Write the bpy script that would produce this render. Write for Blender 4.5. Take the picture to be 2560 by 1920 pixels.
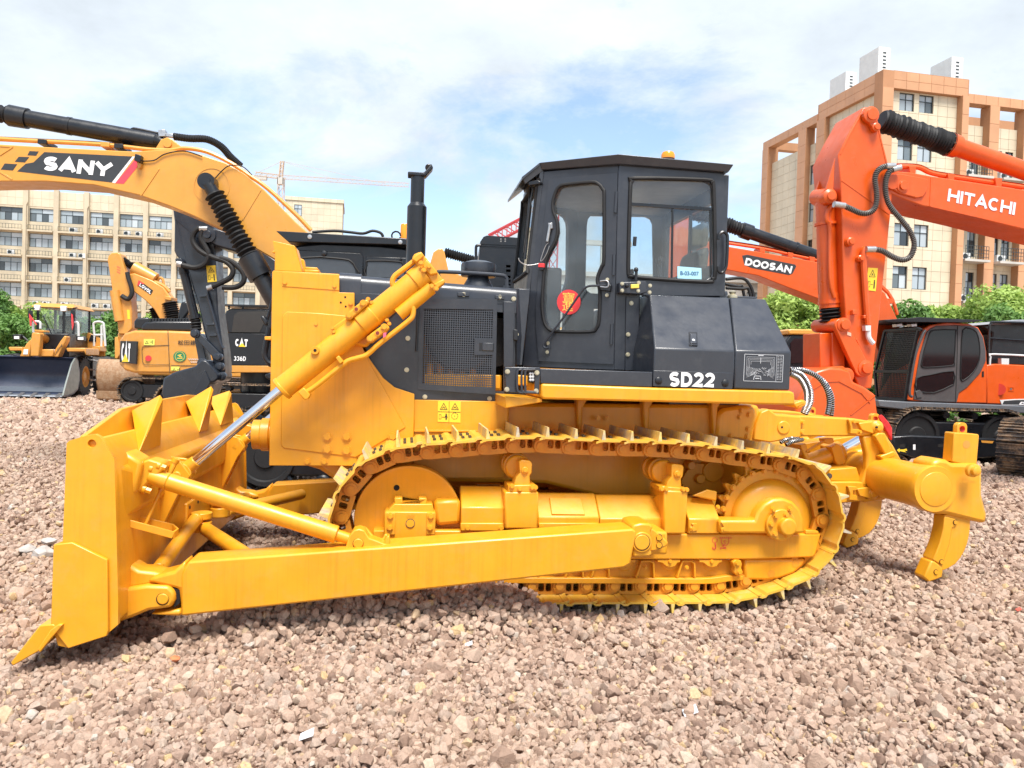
import bpy, bmesh, math, random
import numpy as np
from mathutils import Vector, Matrix
from mathutils.geometry import tessellate_polygon
R = math.radians
V = Vector
random.seed(7)
for o in list(bpy.data.objects):
    bpy.data.objects.remove(o)
SC = bpy.context.scene
COL = SC.collection

# ------------------------------------------------------------------ camera
FPX = 1923.0                      # focal length in pixels of the 2560 px wide photograph
CAM = V((0.0, 0.0, 1.65))
PITCH, ROLL = R(1.2), R(1.7)
fwd = V((0, math.cos(PITCH), -math.sin(PITCH)))
up0 = V((0, math.sin(PITCH), math.cos(PITCH)))
rt0 = V((1, 0, 0))
c_rt = rt0*math.cos(ROLL) + up0*math.sin(ROLL)
c_up = up0*math.cos(ROLL) - rt0*math.sin(ROLL)
cam_d = bpy.data.cameras.new('camera')
cam_o = bpy.data.objects.new('camera', cam_d)
COL.objects.link(cam_o)
cam_d.sensor_fit = 'HORIZONTAL'
cam_d.sensor_width = 36.0
cam_d.lens = 36.0*FPX/2560.0
cam_d.clip_start = 0.05
cam_d.clip_end = 4000.0
mw = Matrix((c_rt, c_up, -fwd)).transposed().to_4x4()
mw.translation = CAM
cam_o.matrix_world = mw
SC.camera = cam_o

# ------------------------------------------------------------------ sky and sun
SUN_EL, SUN_AZ = R(64), R(168)    # azimuth clockwise from +Y: high, behind the camera, to the right
w = bpy.data.worlds.new('World')
SC.world = w
w.use_nodes = True
nt = w.node_tree
for n in list(nt.nodes):
    nt.nodes.remove(n)
def wn(t, **k):
    n = nt.nodes.new(t)
    for a, b in k.items():
        setattr(n, a, b)
    return n
def wl(a, b):
    nt.links.new(a, b)
def wmath(op, a, b=None, clamp=False):
    n = wn('ShaderNodeMath', operation=op, use_clamp=clamp)
    for i, x in enumerate((a, b)):
        if x is None: continue
        if isinstance(x, (int, float)): n.inputs[i].default_value = x
        else: wl(x, n.inputs[i])
    return n.outputs[0]
sky = wn('ShaderNodeTexSky', sky_type='NISHITA', sun_disc=False, sun_elevation=SUN_EL,
         sun_rotation=SUN_AZ, air_density=0.9, dust_density=0.2, ozone_density=0.4)
tc = wn('ShaderNodeTexCoord')
sep = wn('ShaderNodeSeparateXYZ'); wl(tc.outputs['Generated'], sep.inputs[0])
zz = wmath('ADD', wmath('MAXIMUM', sep.outputs[2], 0.0), 0.22)
cx = wmath('DIVIDE', sep.outputs[0], zz)
cy = wmath('DIVIDE', sep.outputs[1], zz)
cmb = wn('ShaderNodeCombineXYZ'); wl(cx, cmb.inputs[0]); wl(cy, cmb.inputs[1])
cmb.inputs[2].default_value = 4.3
n1 = wn('ShaderNodeTexNoise'); n1.inputs['Scale'].default_value = 1.15; n1.inputs['Detail'].default_value = 12.0
n1.inputs['Roughness'].default_value = 0.62; n1.inputs['Distortion'].default_value = 0.35
wl(cmb.outputs[0], n1.inputs['Vector'])
ramp = wn('ShaderNodeValToRGB')
ramp.color_ramp.elements[0].position = 0.385; ramp.color_ramp.elements[1].position = 0.535
wl(n1.outputs['Fac'], ramp.inputs[0])
n2 = wn('ShaderNodeTexNoise'); n2.inputs['Scale'].default_value = 2.6; n2.inputs['Detail'].default_value = 7.0
n2.inputs['Roughness'].default_value = 0.6
wl(cmb.outputs[0], n2.inputs['Vector'])
shade = wn('ShaderNodeMapRange'); shade.inputs['From Min'].default_value = 0.3; shade.inputs['From Max'].default_value = 0.66
shade.inputs['To Min'].default_value = 0.86; shade.inputs['To Max'].default_value = 1.14
wl(n2.outputs['Fac'], shade.inputs['Value'])
ccol = wn('ShaderNodeMix', data_type='RGBA', blend_type='MULTIPLY'); ccol.inputs['Factor'].default_value = 1.0
ccol.inputs['A'].default_value = (3.35, 3.68, 4.0, 1)
wl(shade.outputs[0], ccol.inputs['B'])
mixc = wn('ShaderNodeMix', data_type='RGBA')
cov = wmath('ADD', wmath('MULTIPLY', ramp.outputs[0], 0.87), 0.11)
wl(cov, mixc.inputs['Factor']); wl(sky.outputs[0], mixc.inputs['A']); wl(ccol.outputs['Result'], mixc.inputs['B'])
bg = wn('ShaderNodeBackground'); bg.inputs['Strength'].default_value = 0.12
wl(mixc.outputs['Result'], bg.inputs['Color'])
wo = wn('ShaderNodeOutputWorld'); wl(bg.outputs[0], wo.inputs[0])

sun_d = bpy.data.lights.new('sun', 'SUN')
sun_d.energy = 3.1
sun_d.angle = R(24.0)
sun_d.color = (1.0, 0.955, 0.89)
sun_o = bpy.data.objects.new('sun', sun_d)
COL.objects.link(sun_o)
sdir = V((math.sin(SUN_AZ)*math.cos(SUN_EL), math.cos(SUN_AZ)*math.cos(SUN_EL), math.sin(SUN_EL)))
sun_o.rotation_euler = (-sdir).to_track_quat('-Z', 'Y').to_euler()
sun_o.location = sdir*40

vs = SC.view_settings
SC.display_settings.display_device = 'sRGB'
vs.view_transform = 'Standard'
vs.look = 'None'
vs.exposure = 1.16
vs.gamma = 1.0
vs.use_curve_mapping = False
SC.render.engine = 'CYCLES'
SC.cycles.use_denoising = True
SC.cycles.max_bounces = 8
SC.cycles.transparent_max_bounces = 24
SC.cycles.caustics_reflective = False
SC.cycles.caustics_refractive = False

# ------------------------------------------------------------------ helpers
def ray(u, v):
    d = c_rt*((u-1280)/FPX) - c_up*((v-960)/FPX) + fwd
    return d
def crop(x0, y0, s):
    return lambda x, y: (x0+s*x, y0+s*y)
# views of the photograph in which measurements were taken
DD = crop(0, 0, 2560/2212)
SP = crop(0, 0, 1.0)
B1 = crop(0, 900, 900/1866); B2 = crop(640, 580, 700/1936); B3 = crop(1240, 360, 760/1910)
B4 = crop(780, 1020, 700/2151); B5 = crop(1400, 1020, 700/2151); B6 = crop(1860, 960, 700/2151)
B7 = crop(100, 1000, 600/2212); B8 = crop(1160, 440, 400/1276)
L1 = crop(0, 220, 860/2212); L2 = crop(0, 600, 700/2212); L3 = crop(620, 480, 740/2212)
L9 = crop(0, 740, 300/1914); L10 = crop(420, 520, 280/968)
R4 = crop(1800, 80, 760/1854); R5 = crop(1740, 500, 560/1659); R6 = crop(2060, 700, 500/1508); R11 = crop(2280, 260, 280/1056)

def project(p):
    d = p - CAM
    z = d.dot(fwd)
    return 1280 + FPX*d.dot(c_rt)/z, 960 - FPX*d.dot(c_up)/z
def ground_at(c, x, y, z=0.0):
    d = ray(*c(x, y))
    t = (z-CAM.z)/d.z
    return CAM + d*t
def at_depth(c, x, y, Y):
    d = ray(*c(x, y))
    return CAM + d*(Y/d.y)

class Frame:
    """A measured vertical plane family: ex along the thing, ey away from the viewer, ez up."""
    def __init__(s, o, yaw):
        s.o = V((o[0], o[1], 0)); s.yaw = yaw
        s.ex = V((math.cos(yaw), math.sin(yaw), 0)); s.ey = V((-math.sin(yaw), math.cos(yaw), 0)); s.ez = V((0, 0, 1))
    def P(s, c, x, y, w=0.0):
        d = ray(*c(x, y))
        t = ((s.o + s.ey*w - CAM).dot(s.ey))/d.dot(s.ey)
        return CAM + d*t
    def L(s, c, pts, w=0.0):
        return [s.P(c, x, y, w) for x, y in pts]
    def W(s, x, y, z):
        return s.o + s.ex*x + s.ey*y + s.ez*z
    def loc(s, p):
        d = p - s.o
        return V((d.dot(s.ex), d.dot(s.ey), d.z))
    def mx(s):
        m = Matrix((s.ex, s.ey, s.ez)).transposed().to_4x4()
        m.translation = s.o
        return m
def frame_through(p, q):
    """Frame whose plane w=0 stands upright through world points p (left) and q (right)."""
    return Frame((p.x, p.y), math.atan2(q.y-p.y, q.x-p.x))

class S:
    """Collects faces of one part in world space."""
    def __init__(s):
        s.v = []; s.f = []; s.mi = []; s.m = 0
    def face(s, idx):
        s.f.append(tuple(idx)); s.mi.append(s.m)
    def prism(s, pts, vec, holes=()):
        if not holes:
            n = len(pts); b = len(s.v)
            s.v += [V(p) for p in pts] + [V(p)+vec for p in pts]
            s.face(range(b, b+n)); s.face(range(b+2*n-1, b+n-1, -1))
            for i in range(n):
                j = (i+1) % n
                s.face((b+i, b+j, b+n+j, b+n+i))
            return s
        loops = [list(pts)] + [list(h) for h in holes]
        flat = [V(p) for l in loops for p in l]
        n = len(flat); b = len(s.v)
        s.v += flat + [p+vec for p in flat]
        for t in tessellate_polygon(loops):
            s.face([b+i for i in t]); s.face([b+n+i for i in reversed(t)])
        k = 0
        for l in loops:
            m = len(l)
            for i in range(m):
                j = (i+1) % m
                s.face((b+k+i, b+k+j, b+n+k+j, b+n+k+i))
            k += m
        return s
    def px(s, F, c, pts, w0, w1, holes=()):
        """outline measured on plane w0 of frame F, carried straight back to w1"""
        return s.prism(F.L(c, pts, w0), F.ey*(w1-w0), [F.L(c, h, w0) for h in holes])
    def hull(s, pts):
        bm = bmesh.new()
        for p in pts: bm.verts.new(p)
        r = bmesh.ops.convex_hull(bm, input=bm.verts)
        dead = [g for g in r.get('geom_interior', []) if isinstance(g, bmesh.types.BMVert)]
        for d in dead:
            if d.is_valid: bm.verts.remove(d)
        bmesh.ops.dissolve_limit(bm, angle_limit=R(1.5), verts=bm.verts, edges=bm.edges)
        b = len(s.v); bm.verts.index_update()
        s.v += [v.co.copy() for v in bm.verts]
        for f in bm.faces: s.face([b+v.index for v in f.verts])
        bm.free(); return s
    def box(s, F, x0, x1, y0, y1, z0, z1):
        return s.prism([F.W(x0, y0, z0), F.W(x1, y0, z0), F.W(x1, y0, z1), F.W(x0, y0, z1)], F.ey*(y1-y0))
    def bar(s, p, q, a, b, upv=V((0, 0, 1))):
        """rectangular bar from p to q, a wide (sideways), b high"""
        d = (q-p).normalized(); sd = d.cross(upv)
        if sd.length < 1e-4: sd = d.cross(V((1, 0, 0)))
        sd.normalize(); u = sd.cross(d).normalized()
        pts = [p - sd*a/2 - u*b/2, p + sd*a/2 - u*b/2, p + sd*a/2 + u*b/2, p - sd*a/2 + u*b/2]
        return s.prism(pts, q-p)
    def cyl(s, p, q, r0, r1=None, n=20, cap=True):
        r1 = r0 if r1 is None else r1
        d = (q-p).normalized(); a = d.orthogonal().normalized(); c = d.cross(a)
        b = len(s.v)
        for k in range(n):
            t = 2*math.pi*k/n; e = a*math.cos(t)+c*math.sin(t)
            s.v.append(p+e*r0); s.v.append(q+e*r1)
        for k in range(n):
            j = (k+1) % n
            s.face((b+2*k, b+2*j, b+2*j+1, b+2*k+1))
        if cap:
            s.face([b+2*k for k in range(n)][::-1]); s.face([b+2*k+1 for k in range(n)])
        return s
    def lathe(s, p, axis, prof, n=24):
        """prof: list of (t along axis, radius)"""
        d = axis.normalized(); a = d.orthogonal().normalized(); c = d.cross(a)
        b = len(s.v); m = len(prof)
        for k in range(n):
            t = 2*math.pi*k/n; e = a*math.cos(t)+c*math.sin(t)
            for (h, r) in prof: s.v.append(p + d*h + e*max(r, 1e-4))
        for k in range(n):
            j = (k+1) % n
            for i in range(m-1):
                s.face((b+k*m+i, b+j*m+i, b+j*m+i+1, b+k*m+i+1))
        s.face([b+k*m for k in range(n)][::-1]); s.face([b+k*m+m-1 for k in range(n)])
        return s
    def tube(s, pts, r, n=8, smooth=0, closed=False):
        pts = [V(p) for p in pts]
        if smooth: pts = spline(pts, smooth, closed)
        m = len(pts); b = len(s.v); prev = None
        for i, p in enumerate(pts):
            if closed: t = pts[(i+1) % m] - pts[i-1]
            else: t = pts[min(i+1, m-1)] - pts[max(i-1, 0)]
            t.normalize()
            if prev is None: a = t.orthogonal().normalized()
            else:
                a = prev - t*prev.dot(t)
                a = a.normalized() if a.length > 1e-6 else t.orthogonal().normalized()
            prev = a; c = t.cross(a)
            rr = r[i] if isinstance(r, (list, tuple)) else r
            for k in range(n):
                q = 2*math.pi*k/n
                s.v.append(p + (a*math.cos(q)+c*math.sin(q))*rr)
        for i in range(m if closed else m-1):
            i2 = (i+1) % m
            for k in range(n):
                k2 = (k+1) % n
                s.face((b+i*n+k, b+i*n+k2, b+i2*n+k2, b+i2*n+k))
        if not closed:
            s.face([b+k for k in range(n)][::-1]); s.face([b+(m-1)*n+k for k in range(n)])
        return s
    def bolt(s, p, d, r, h):
        d = d.normalized()
        s.cyl(p - d*0.004, p+d*h*0.3, r*1.35, n=12)
        s.cyl(p + d*h*0.25, p+d*h, r, r*0.95, n=6)
        return s
    def ell(s, c, rx, ry, rz, n=12, m=8):
        b = len(s.v)
        for i in range(m+1):
            th = math.pi*i/m
            for k in range(n):
                ph = 2*math.pi*k/n
                s.v.append(c + V((rx*math.sin(th)*math.cos(ph), ry*math.sin(th)*math.sin(ph), rz*math.cos(th))))
        for i in range(m):
            for k in range(n):
                j = (k+1) % n
                s.face((b+i*n+k, b+(i+1)*n+k, b+(i+1)*n+j, b+i*n+j))
        return s
    def mirror(s, F):
        """the same shape on the other side of the machine's middle plane"""
        t = S(); t.f = [tuple(reversed(f)) for f in s.f]; t.mi = list(s.mi)
        for p in s.v:
            l = F.loc(p); t.v.append(F.W(l.x, -l.y, l.z))
        return t

def spline(pts, k, closed=False):
    out = []; n = len(pts)
    rng = n if closed else n-1
    for i in range(rng):
        if closed: p0, p1, p2, p3 = pts[i-1], pts[i], pts[(i+1) % n], pts[(i+2) % n]
        else: p0, p1, p2, p3 = pts[max(i-1, 0)], pts[i], pts[i+1], pts[min(i+2, n-1)]
        for j in range(k):
            t = j/k
            out.append(0.5*((2*p1) + (p2-p0)*t + (2*p0-5*p1+4*p2-p3)*t*t + (3*p1-p0-3*p2+p3)*t**3))
    if not closed: out.append(pts[-1])
    return out

WM = {}                                # world matrices of parents
def link(o, parent=None, M=None):
    COL.objects.link(o)
    M = M or Matrix.Identity(4)
    if parent is not None:
        o.parent = parent
        o.matrix_parent_inverse = WM[parent].inverted()
    o.matrix_basis = M
    WM[o] = M
    return o
def tag(o, label=None, cat=None, group=None, kind=None):
    if label: o['label'] = label
    if cat: o['category'] = cat
    if group: o['group'] = group
    if kind: o['kind'] = kind
    return o
def thing(name, F, label, cat, group=None, at=None):
    o = bpy.data.objects.new(name, None)
    o.empty_display_size = 0.3
    m = F.mx() if F is not None else Matrix.Translation(at)
    if F is not None and at is not None: m.translation = at
    link(o, None, m)
    return tag(o, label, cat, group)
def mesh_of(s, name, mats, smooth=35, c=None):
    me = bpy.data.meshes.new(name)
    if c is None:
        lo = V([min(p[i] for p in s.v) for i in range(3)]); hi = V([max(p[i] for p in s.v) for i in range(3)])
        c = (lo+hi)/2
    me.from_pydata([(p-c)[:] for p in s.v], [], s.f)
    if not isinstance(mats, (list, tuple)): mats = [mats]
    for m in mats: me.materials.append(m)
    if any(s.mi): me.polygons.foreach_set('material_index', s.mi)
    bm = bmesh.new(); bm.from_mesh(me)
    bmesh.ops.recalc_face_normals(bm, faces=bm.faces)
    bm.to_mesh(me); bm.free()
    if smooth:
        me.shade_smooth(); me.set_sharp_from_angle(angle=R(smooth))
    return me, c
def bevel(o, wd, seg=2):
    b = o.modifiers.new('bevel', 'BEVEL'); b.width = wd; b.segments = seg
    b.limit_method = 'ANGLE'; b.angle_limit = R(38); b.harden_normals = False
def part(name, s, mats, parent=None, bev=0.0, smooth=35, label=None, seg=2):
    me, c = mesh_of(s, name, mats, smooth)
    o = bpy.data.objects.new(name, me)
    link(o, parent, Matrix.Translation(c))
    if bev: bevel(o, bev, seg)
    if label: o['label'] = label
    return o
def both(F, name, s, mats, parent, bev=0.0, **k):
    a = part(name, s, mats, parent, bev, **k)
    b = part(name, s.mirror(F), mats, parent, bev, **k)
    return a, b
def inst(name, me, parent, M):
    o = bpy.data.objects.new(name, me)
    return link(o, parent, M)

def text(name, body, mat, parent, o, x, y, off, bold=0.0, depth=0.0):
    """lettering fitted to the parallelogram at o with sides x (width) and y (height), raised by off"""
    cu = bpy.data.curves.new(name, 'FONT'); cu.body = body; cu.size = 1.0; cu.offset = bold; cu.resolution_u = 4
    t = bpy.data.objects.new(name, cu); COL.objects.link(t)
    dg = bpy.context.evaluated_depsgraph_get()
    me0 = bpy.data.meshes.new_from_object(t.evaluated_get(dg))
    vs_ = [v.co.copy() for v in me0.vertices]; fs = [tuple(p.vertices) for p in me0.polygons]
    bpy.data.objects.remove(t); bpy.data.curves.remove(cu); bpy.data.meshes.remove(me0)
    if not vs_: return None
    x0 = min(v.x for v in vs_); x1 = max(v.x for v in vs_); y0 = min(v.y for v in vs_); y1 = max(v.y for v in vs_)
    s = S()
    s.v = [o + x*((v.x-x0)/(x1-x0)) + y*((v.y-y0)/(y1-y0)) + off for v in vs_]
    for f in fs: s.face(f)
    me, c = mesh_of(s, name, mat, 0)
    ob = bpy.data.objects.new(name, me)
    return link(ob, parent, Matrix.Translation(c))
def ftext(name, body, mat, parent, F, c, bl, br, tl, w, bold=0.0, lift=0.004):
    a, b, t = F.P(c, *bl, w), F.P(c, *br, w), F.P(c, *tl, w)
    return text(name, body, mat, parent, a, b-a, t-a, -F.ey*lift, bold)

# ------------------------------------------------------------------ materials
def newmat(name):
    m = bpy.data.materials.new(name); m.use_nodes = True
    t = m.node_tree; b = t.nodes['Principled BSDF']
    return m, t, b
def nd(t, k, **a):
    n = t.nodes.new(k)
    for x, y in a.items(): setattr(n, x, y)
    return n
def noise(t, scale, detail=4, vec=None, rough=0.55):
    n = nd(t, 'ShaderNodeTexNoise'); n.inputs['Scale'].default_value = scale; n.inputs['Detail'].default_value = detail
    n.inputs['Roughness'].default_value = rough
    if vec: t.links.new(vec, n.inputs['Vector'])
    return n.outputs['Fac']
def rng(t, val, a, b, c, d):
    n = nd(t, 'ShaderNodeMapRange'); t.links.new(val, n.inputs['Value'])
    for k, x in zip(('From Min', 'From Max', 'To Min', 'To Max'), (a, b, c, d)): n.inputs[k].default_value = x
    return n.outputs[0]
def mixc_(t, fac, a, b, blend='MIX'):
    n = nd(t, 'ShaderNodeMix', data_type='RGBA', blend_type=blend)
    for k, x in (('Factor', fac), ('A', a), ('B', b)):
        if isinstance(x, (int, float)): n.inputs[k].default_value = x
        elif isinstance(x, tuple): n.inputs[k].default_value = (*x, 1) if len(x) == 3 else x
        else: t.links.new(x, n.inputs[k])
    return n.outputs['Result']
def wpos(t, sc=(1, 1, 1)):
    g = nd(t, 'ShaderNodeNewGeometry'); m = nd(t, 'ShaderNodeMapping'); m.inputs['Scale'].default_value = sc
    t.links.new(g.outputs['Position'], m.inputs['Vector'])
    return m.outputs[0]
def bump(t, b, h, strength, dist):
    n = nd(t, 'ShaderNodeBump'); n.inputs['Strength'].default_value = strength; n.inputs['Distance'].default_value = dist
    t.links.new(h, n.inputs['Height']); t.links.new(n.outputs[0], b.inputs['Normal'])

def paint(name, col, rough=0.38, streak=0.25, coat=0.25, dust=0.05, dustcol=(0.42, 0.36, 0.29), mottle=0.06):
    """sprayed machine paint: streaks of rain dirt, a little dust, uneven gloss"""
    m, t, b = newmat(name)
    st = rng(t, noise(t, 1.0, 5, wpos(t, (42, 42, 1.1)), 0.6), 0.48, 0.74, 0, 1)
    pt = rng(t, noise(t, 1.3, 3, wpos(t)), 0.35, 0.62, 0, 1)
    f = nd(t, 'ShaderNodeMath', operation='MULTIPLY'); t.links.new(st, f.inputs[0]); t.links.new(pt, f.inputs[1])
    f2 = nd(t, 'ShaderNodeMath', operation='MULTIPLY'); t.links.new(f.outputs[0], f2.inputs[0]); f2.inputs[1].default_value = streak
    c = mixc_(t, f2.outputs[0], col, tuple(x*0.55 for x in col))
    mo = rng(t, noise(t, 4.0, 5, wpos(t)), 0.3, 0.7, 1-mottle, 1+mottle)
    c = mixc_(t, 1.0, c, mo, 'MULTIPLY')
    d = rng(t, noise(t, 9.0, 8, wpos(t), 0.7), 0.5, 0.78, 0, dust*2)
    c = mixc_(t, d, c, dustcol)
    t.links.new(c, b.inputs['Base Color'])
    t.links.new(rng(t, noise(t, 6, 4, wpos(t)), 0.3, 0.7, rough-0.09, rough+0.14), b.inputs['Roughness'])
    b.inputs['Coat Weight'].default_value = coat; b.inputs['Coat Roughness'].default_value = 0.18
    h = noise(t, 14, 3, wpos(t))
    bump(t, b, h, 0.06, 0.02)
    return m
def plain(name, col, rough=0.5, metal=0.0, var=0.1, scale=8.0, bmp=0.0):
    m, t, b = newmat(name)
    mo = rng(t, noise(t, scale, 5, wpos(t)), 0.3, 0.7, 1-var, 1+var)
    t.links.new(mixc_(t, 1.0, col, mo, 'MULTIPLY'), b.inputs['Base Color'])
    b.inputs['Roughness'].default_value = rough; b.inputs['Metallic'].default_value = metal
    if bmp: bump(t, b, noise(t, scale*3, 6, wpos(t)), bmp, 0.02)
    return m
def glass(name, tint=(0.80, 0.86, 0.87), refl=1.0, rough=0.02, dust=0.04):
    m, t, b = newmat(name); t.nodes.remove(b)
    tr = nd(t, 'ShaderNodeBsdfTransparent'); tr.inputs[0].default_value = (*tint, 1)
    gl = nd(t, 'ShaderNodeBsdfGlossy'); gl.inputs['Roughness'].default_value = rough
    lw = nd(t, 'ShaderNodeLayerWeight'); lw.inputs[0].default_value = .5
    pw = nd(t, 'ShaderNodeMath', operation='POWER'); t.links.new(lw.outputs['Facing'], pw.inputs[0]); pw.inputs[1].default_value = 5.0
    mu = nd(t, 'ShaderNodeMath', operation='MULTIPLY_ADD', use_clamp=True); t.links.new(pw.outputs[0], mu.inputs[0]); mu.inputs[1].default_value = .8*refl; mu.inputs[2].default_value = .045*refl
    mx = nd(t, 'ShaderNodeMixShader'); t.links.new(mu.outputs[0], mx.inputs[0]); t.links.new(tr.outputs[0], mx.inputs[1]); t.links.new(gl.outputs[0], mx.inputs[2])
    df = nd(t, 'ShaderNodeBsdfDiffuse'); df.inputs[0].default_value = (.62, .63, .62, 1)      # film of dust
    m2 = nd(t, 'ShaderNodeMixShader'); m2.inputs[0].default_value = dust; t.links.new(mx.outputs[0], m2.inputs[1]); t.links.new(df.outputs[0], m2.inputs[2])
    t.links.new(rng(t, noise(t, 3.0, 5, wpos(t)), .35, .7, dust*.5, dust*1.6), m2.inputs[0])
    t.links.new(m2.outputs[0], t.nodes['Material Output'].inputs[0])
    return m
def worn(name, col, metal=(0.33, 0.30, 0.26), lo=0.47, hi=0.6, rough=0.5):
    """paint rubbed through to dull steel in patches"""
    m, t, b = newmat(name)
    f = rng(t, noise(t, 7.0, 7, wpos(t), 0.7), lo, hi, 0, 1)
    c = mixc_(t, f, col, metal)
    t.links.new(mixc_(t, 1.0, c, rng(t, noise(t, 30, 4, wpos(t)), 0.3, 0.7, 0.8, 1.15), 'MULTIPLY'), b.inputs['Base Color'])
    b.inputs['Roughness'].default_value = rough
    bump(t, b, noise(t, 60, 4, wpos(t)), 0.12, 0.01)
    return m
YC = (0.74, 0.330, 0.013)
M = {}
M['yellow'] = paint('yellow_paint', YC, streak=0.34, coat=0.12)
M['link'] = paint('chain_paint', (0.66, 0.28, 0.018), rough=0.5, streak=0.3, coat=0.05, dust=0.22, dustcol=(0.30, 0.19, 0.09))
M['shoe'] = paint('track_shoe_paint', (0.68, 0.39, 0.04), rough=0.5, streak=0.2, dust=0.3, dustcol=(0.60, 0.50, 0.30))
M['grouser'] = worn('worn_grouser', (0.74, 0.52, 0.12), (0.44, 0.39, 0.31), 0.40, 0.62)
M['bolt_dark'] = plain('bolt_dark_steel', (0.10, 0.085, 0.065), 0.5, 0.4, 0.3, 30)
M['bolt'] = plain('zinc_bolt', (0.55, 0.50, 0.36), 0.4, 0.6, 0.2, 30)
M['char'] = paint('charcoal_paint', (0.025, 0.029, 0.039), rough=0.38, streak=0.3, coat=0.3, dust=0.05, dustcol=(0.2, 0.2, 0.2))
M['black'] = paint('black_paint', (0.006, 0.007, 0.010), rough=0.34, streak=0.2, coat=0.15, dust=0.04, dustcol=(0.08, 0.075, 0.07))
M['rubber'] = plain('black_rubber', (0.008, 0.008, 0.009), 0.62, 0, 0.2, 20, 0.1)
M['chrome'] = plain('chrome_rod', (0.78, 0.80, 0.83), 0.09, 1.0, 0.02)
M['steel'] = plain('bare_steel', (0.50, 0.50, 0.50), 0.35, 0.9, 0.15, 20)
M['hole'] = plain('dark_hollow', (0.010, 0.009, 0.008), 0.9)
M['glass'] = glass('clear_glass', (0.90, 0.94, 0.95))
M['glass_dark'] = glass('smoked_glass', (0.10, 0.10, 0.11), 1.3)
M['white'] = plain('white_print', (0.80, 0.81, 0.82), 0.5, 0, 0.04)
M['red'] = plain('red_print', (0.72, 0.045, 0.05), 0.5, 0, 0.05)
M['gold'] = plain('gold_print', (0.85, 0.60, 0.10), 0.4, 0.1, 0.05)
M['sticker'] = plain('yellow_sticker', (0.86, 0.60, 0.04), 0.45, 0, 0.04)
M['ink'] = plain('black_print', (0.02, 0.02, 0.02), 0.5, 0, 0.05)
M['cyan'] = plain('pale_blue_card', (0.38, 0.68, 0.80), 0.5, 0, 0.03)
M['orange'] = paint('orange_paint', (0.66, 0.092, 0.006), rough=0.36, streak=0.15, coat=0.2, dust=0.03)
M['sany'] = paint('amber_paint', (0.66, 0.30, 0.04), rough=0.36, streak=0.12, coat=0.35, dust=0.04)
M['amber'] = paint('amber_paint_old', (0.62, 0.28, 0.045), rough=0.42, streak=0.2, coat=0.2, dust=0.1)
M['slate'] = paint('slate_paint', (0.020, 0.027, 0.040), rough=0.33, streak=0.15, coat=0.3, dust=0.04, dustcol=(0.2, 0.2, 0.2))
M['rust'] = worn('worn_bucket_steel', (0.30, 0.16, 0.075), (0.42, 0.29, 0.18), 0.4, 0.65, 0.6)
M['lamp'] = plain('amber_lens', (0.9, 0.30, 0.02), 0.2, 0, 0.03)
M['dust_steel'] = worn('dusty_track_steel', (0.045, 0.042, 0.040), (0.33, 0.22, 0.13), 0.45, 0.6, 0.65)
M['tyre'] = plain('tyre_rubber', (0.035, 0.034, 0.034), 0.75, 0, 0.25, 12, 0.2)
# ================================================================== block lettering (own strokes)
def arcp(cx_, cy_, rx, ry, a0, a1, n=10):
    return [(cx_+rx*math.cos(R(a0+(a1-a0)*k/n)), cy_+ry*math.sin(R(a0+(a1-a0)*k/n))) for k in range(n+1)]
GL = {
 'H': (.8, [[(0, 0), (0, 1)], [(1, 0), (1, 1)], [(0, .5), (1, .5)]]),
 'I': (.0, [[(0, 0), (0, 1)]]),
 'T': (.75, [[(.5, 0), (.5, 1)], [(-.12, 1), (1.12, 1)]]),
 'A': (.85, [[(-.05, -.08), (.5, 1.04), (1.05, -.08)], [(.22, .30), (.78, .30)]]),
 'C': (.8, [arcp(.5, .5, .5, .5, 48, 312, 20)]),
 'O': (.85, [arcp(.5, .5, .5, .5, 0, 360, 24)]),
 'D': (.75, [[(.4, 0), (0, 0), (0, 1), (.4, 1)] + arcp(.4, .5, .6, .5, 90, -90, 12)]),
 'S': (.72, [arcp(.52, .755, .46, .245, 35, 180, 8)[:-1] + [(.06, .72)] + [(.15, .57), (.5, .5), (.85, .43), (.95, .27)] + arcp(.48, .245, .46, .245, 0, -150, 9)[1:]]),
 'N': (.8, [[(0, -.0), (0, 1)], [(1, 0), (1, 1)], [(-.0, 1.0), (1.0, 0.0)]]),
 'Y': (.85, [[(-.1, 1.08), (.5, .45), (1.1, 1.08)], [(.5, .47), (.5, 0)]]),
 'L': (.6, [[(0, 1), (0, 0), (1.1, 0)]]),
 'V': (.8, [[(-.05, 1.08), (.5, -.02), (1.05, 1.08)]]),
 '2': (.66, [arcp(.5, .72, .5, .28, 165, -20, 9) + [(.75, .42), (0, .0), (1.1, 0)]]),
 '3': (.64, [arcp(.45, .76, .5, .24, 150, -75, 9), arcp(.45, .27, .55, .27, 80, -150, 9)]),
 '6': (.66, [arcp(.5, .3, .5, .3, 0, 360, 18), arcp(.75, .3, .75, .7, 180, 95, 7)]),
 'B': (.7, [[(.4, 0), (0, 0), (0, 1), (.4, 1)] + arcp(.45, .76, .42, .24, 90, -90, 8) + [(0.02, .52)], [(.4, .52)] + arcp(.5, .26, .5, .26, 90, -90, 8)]),
}
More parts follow.
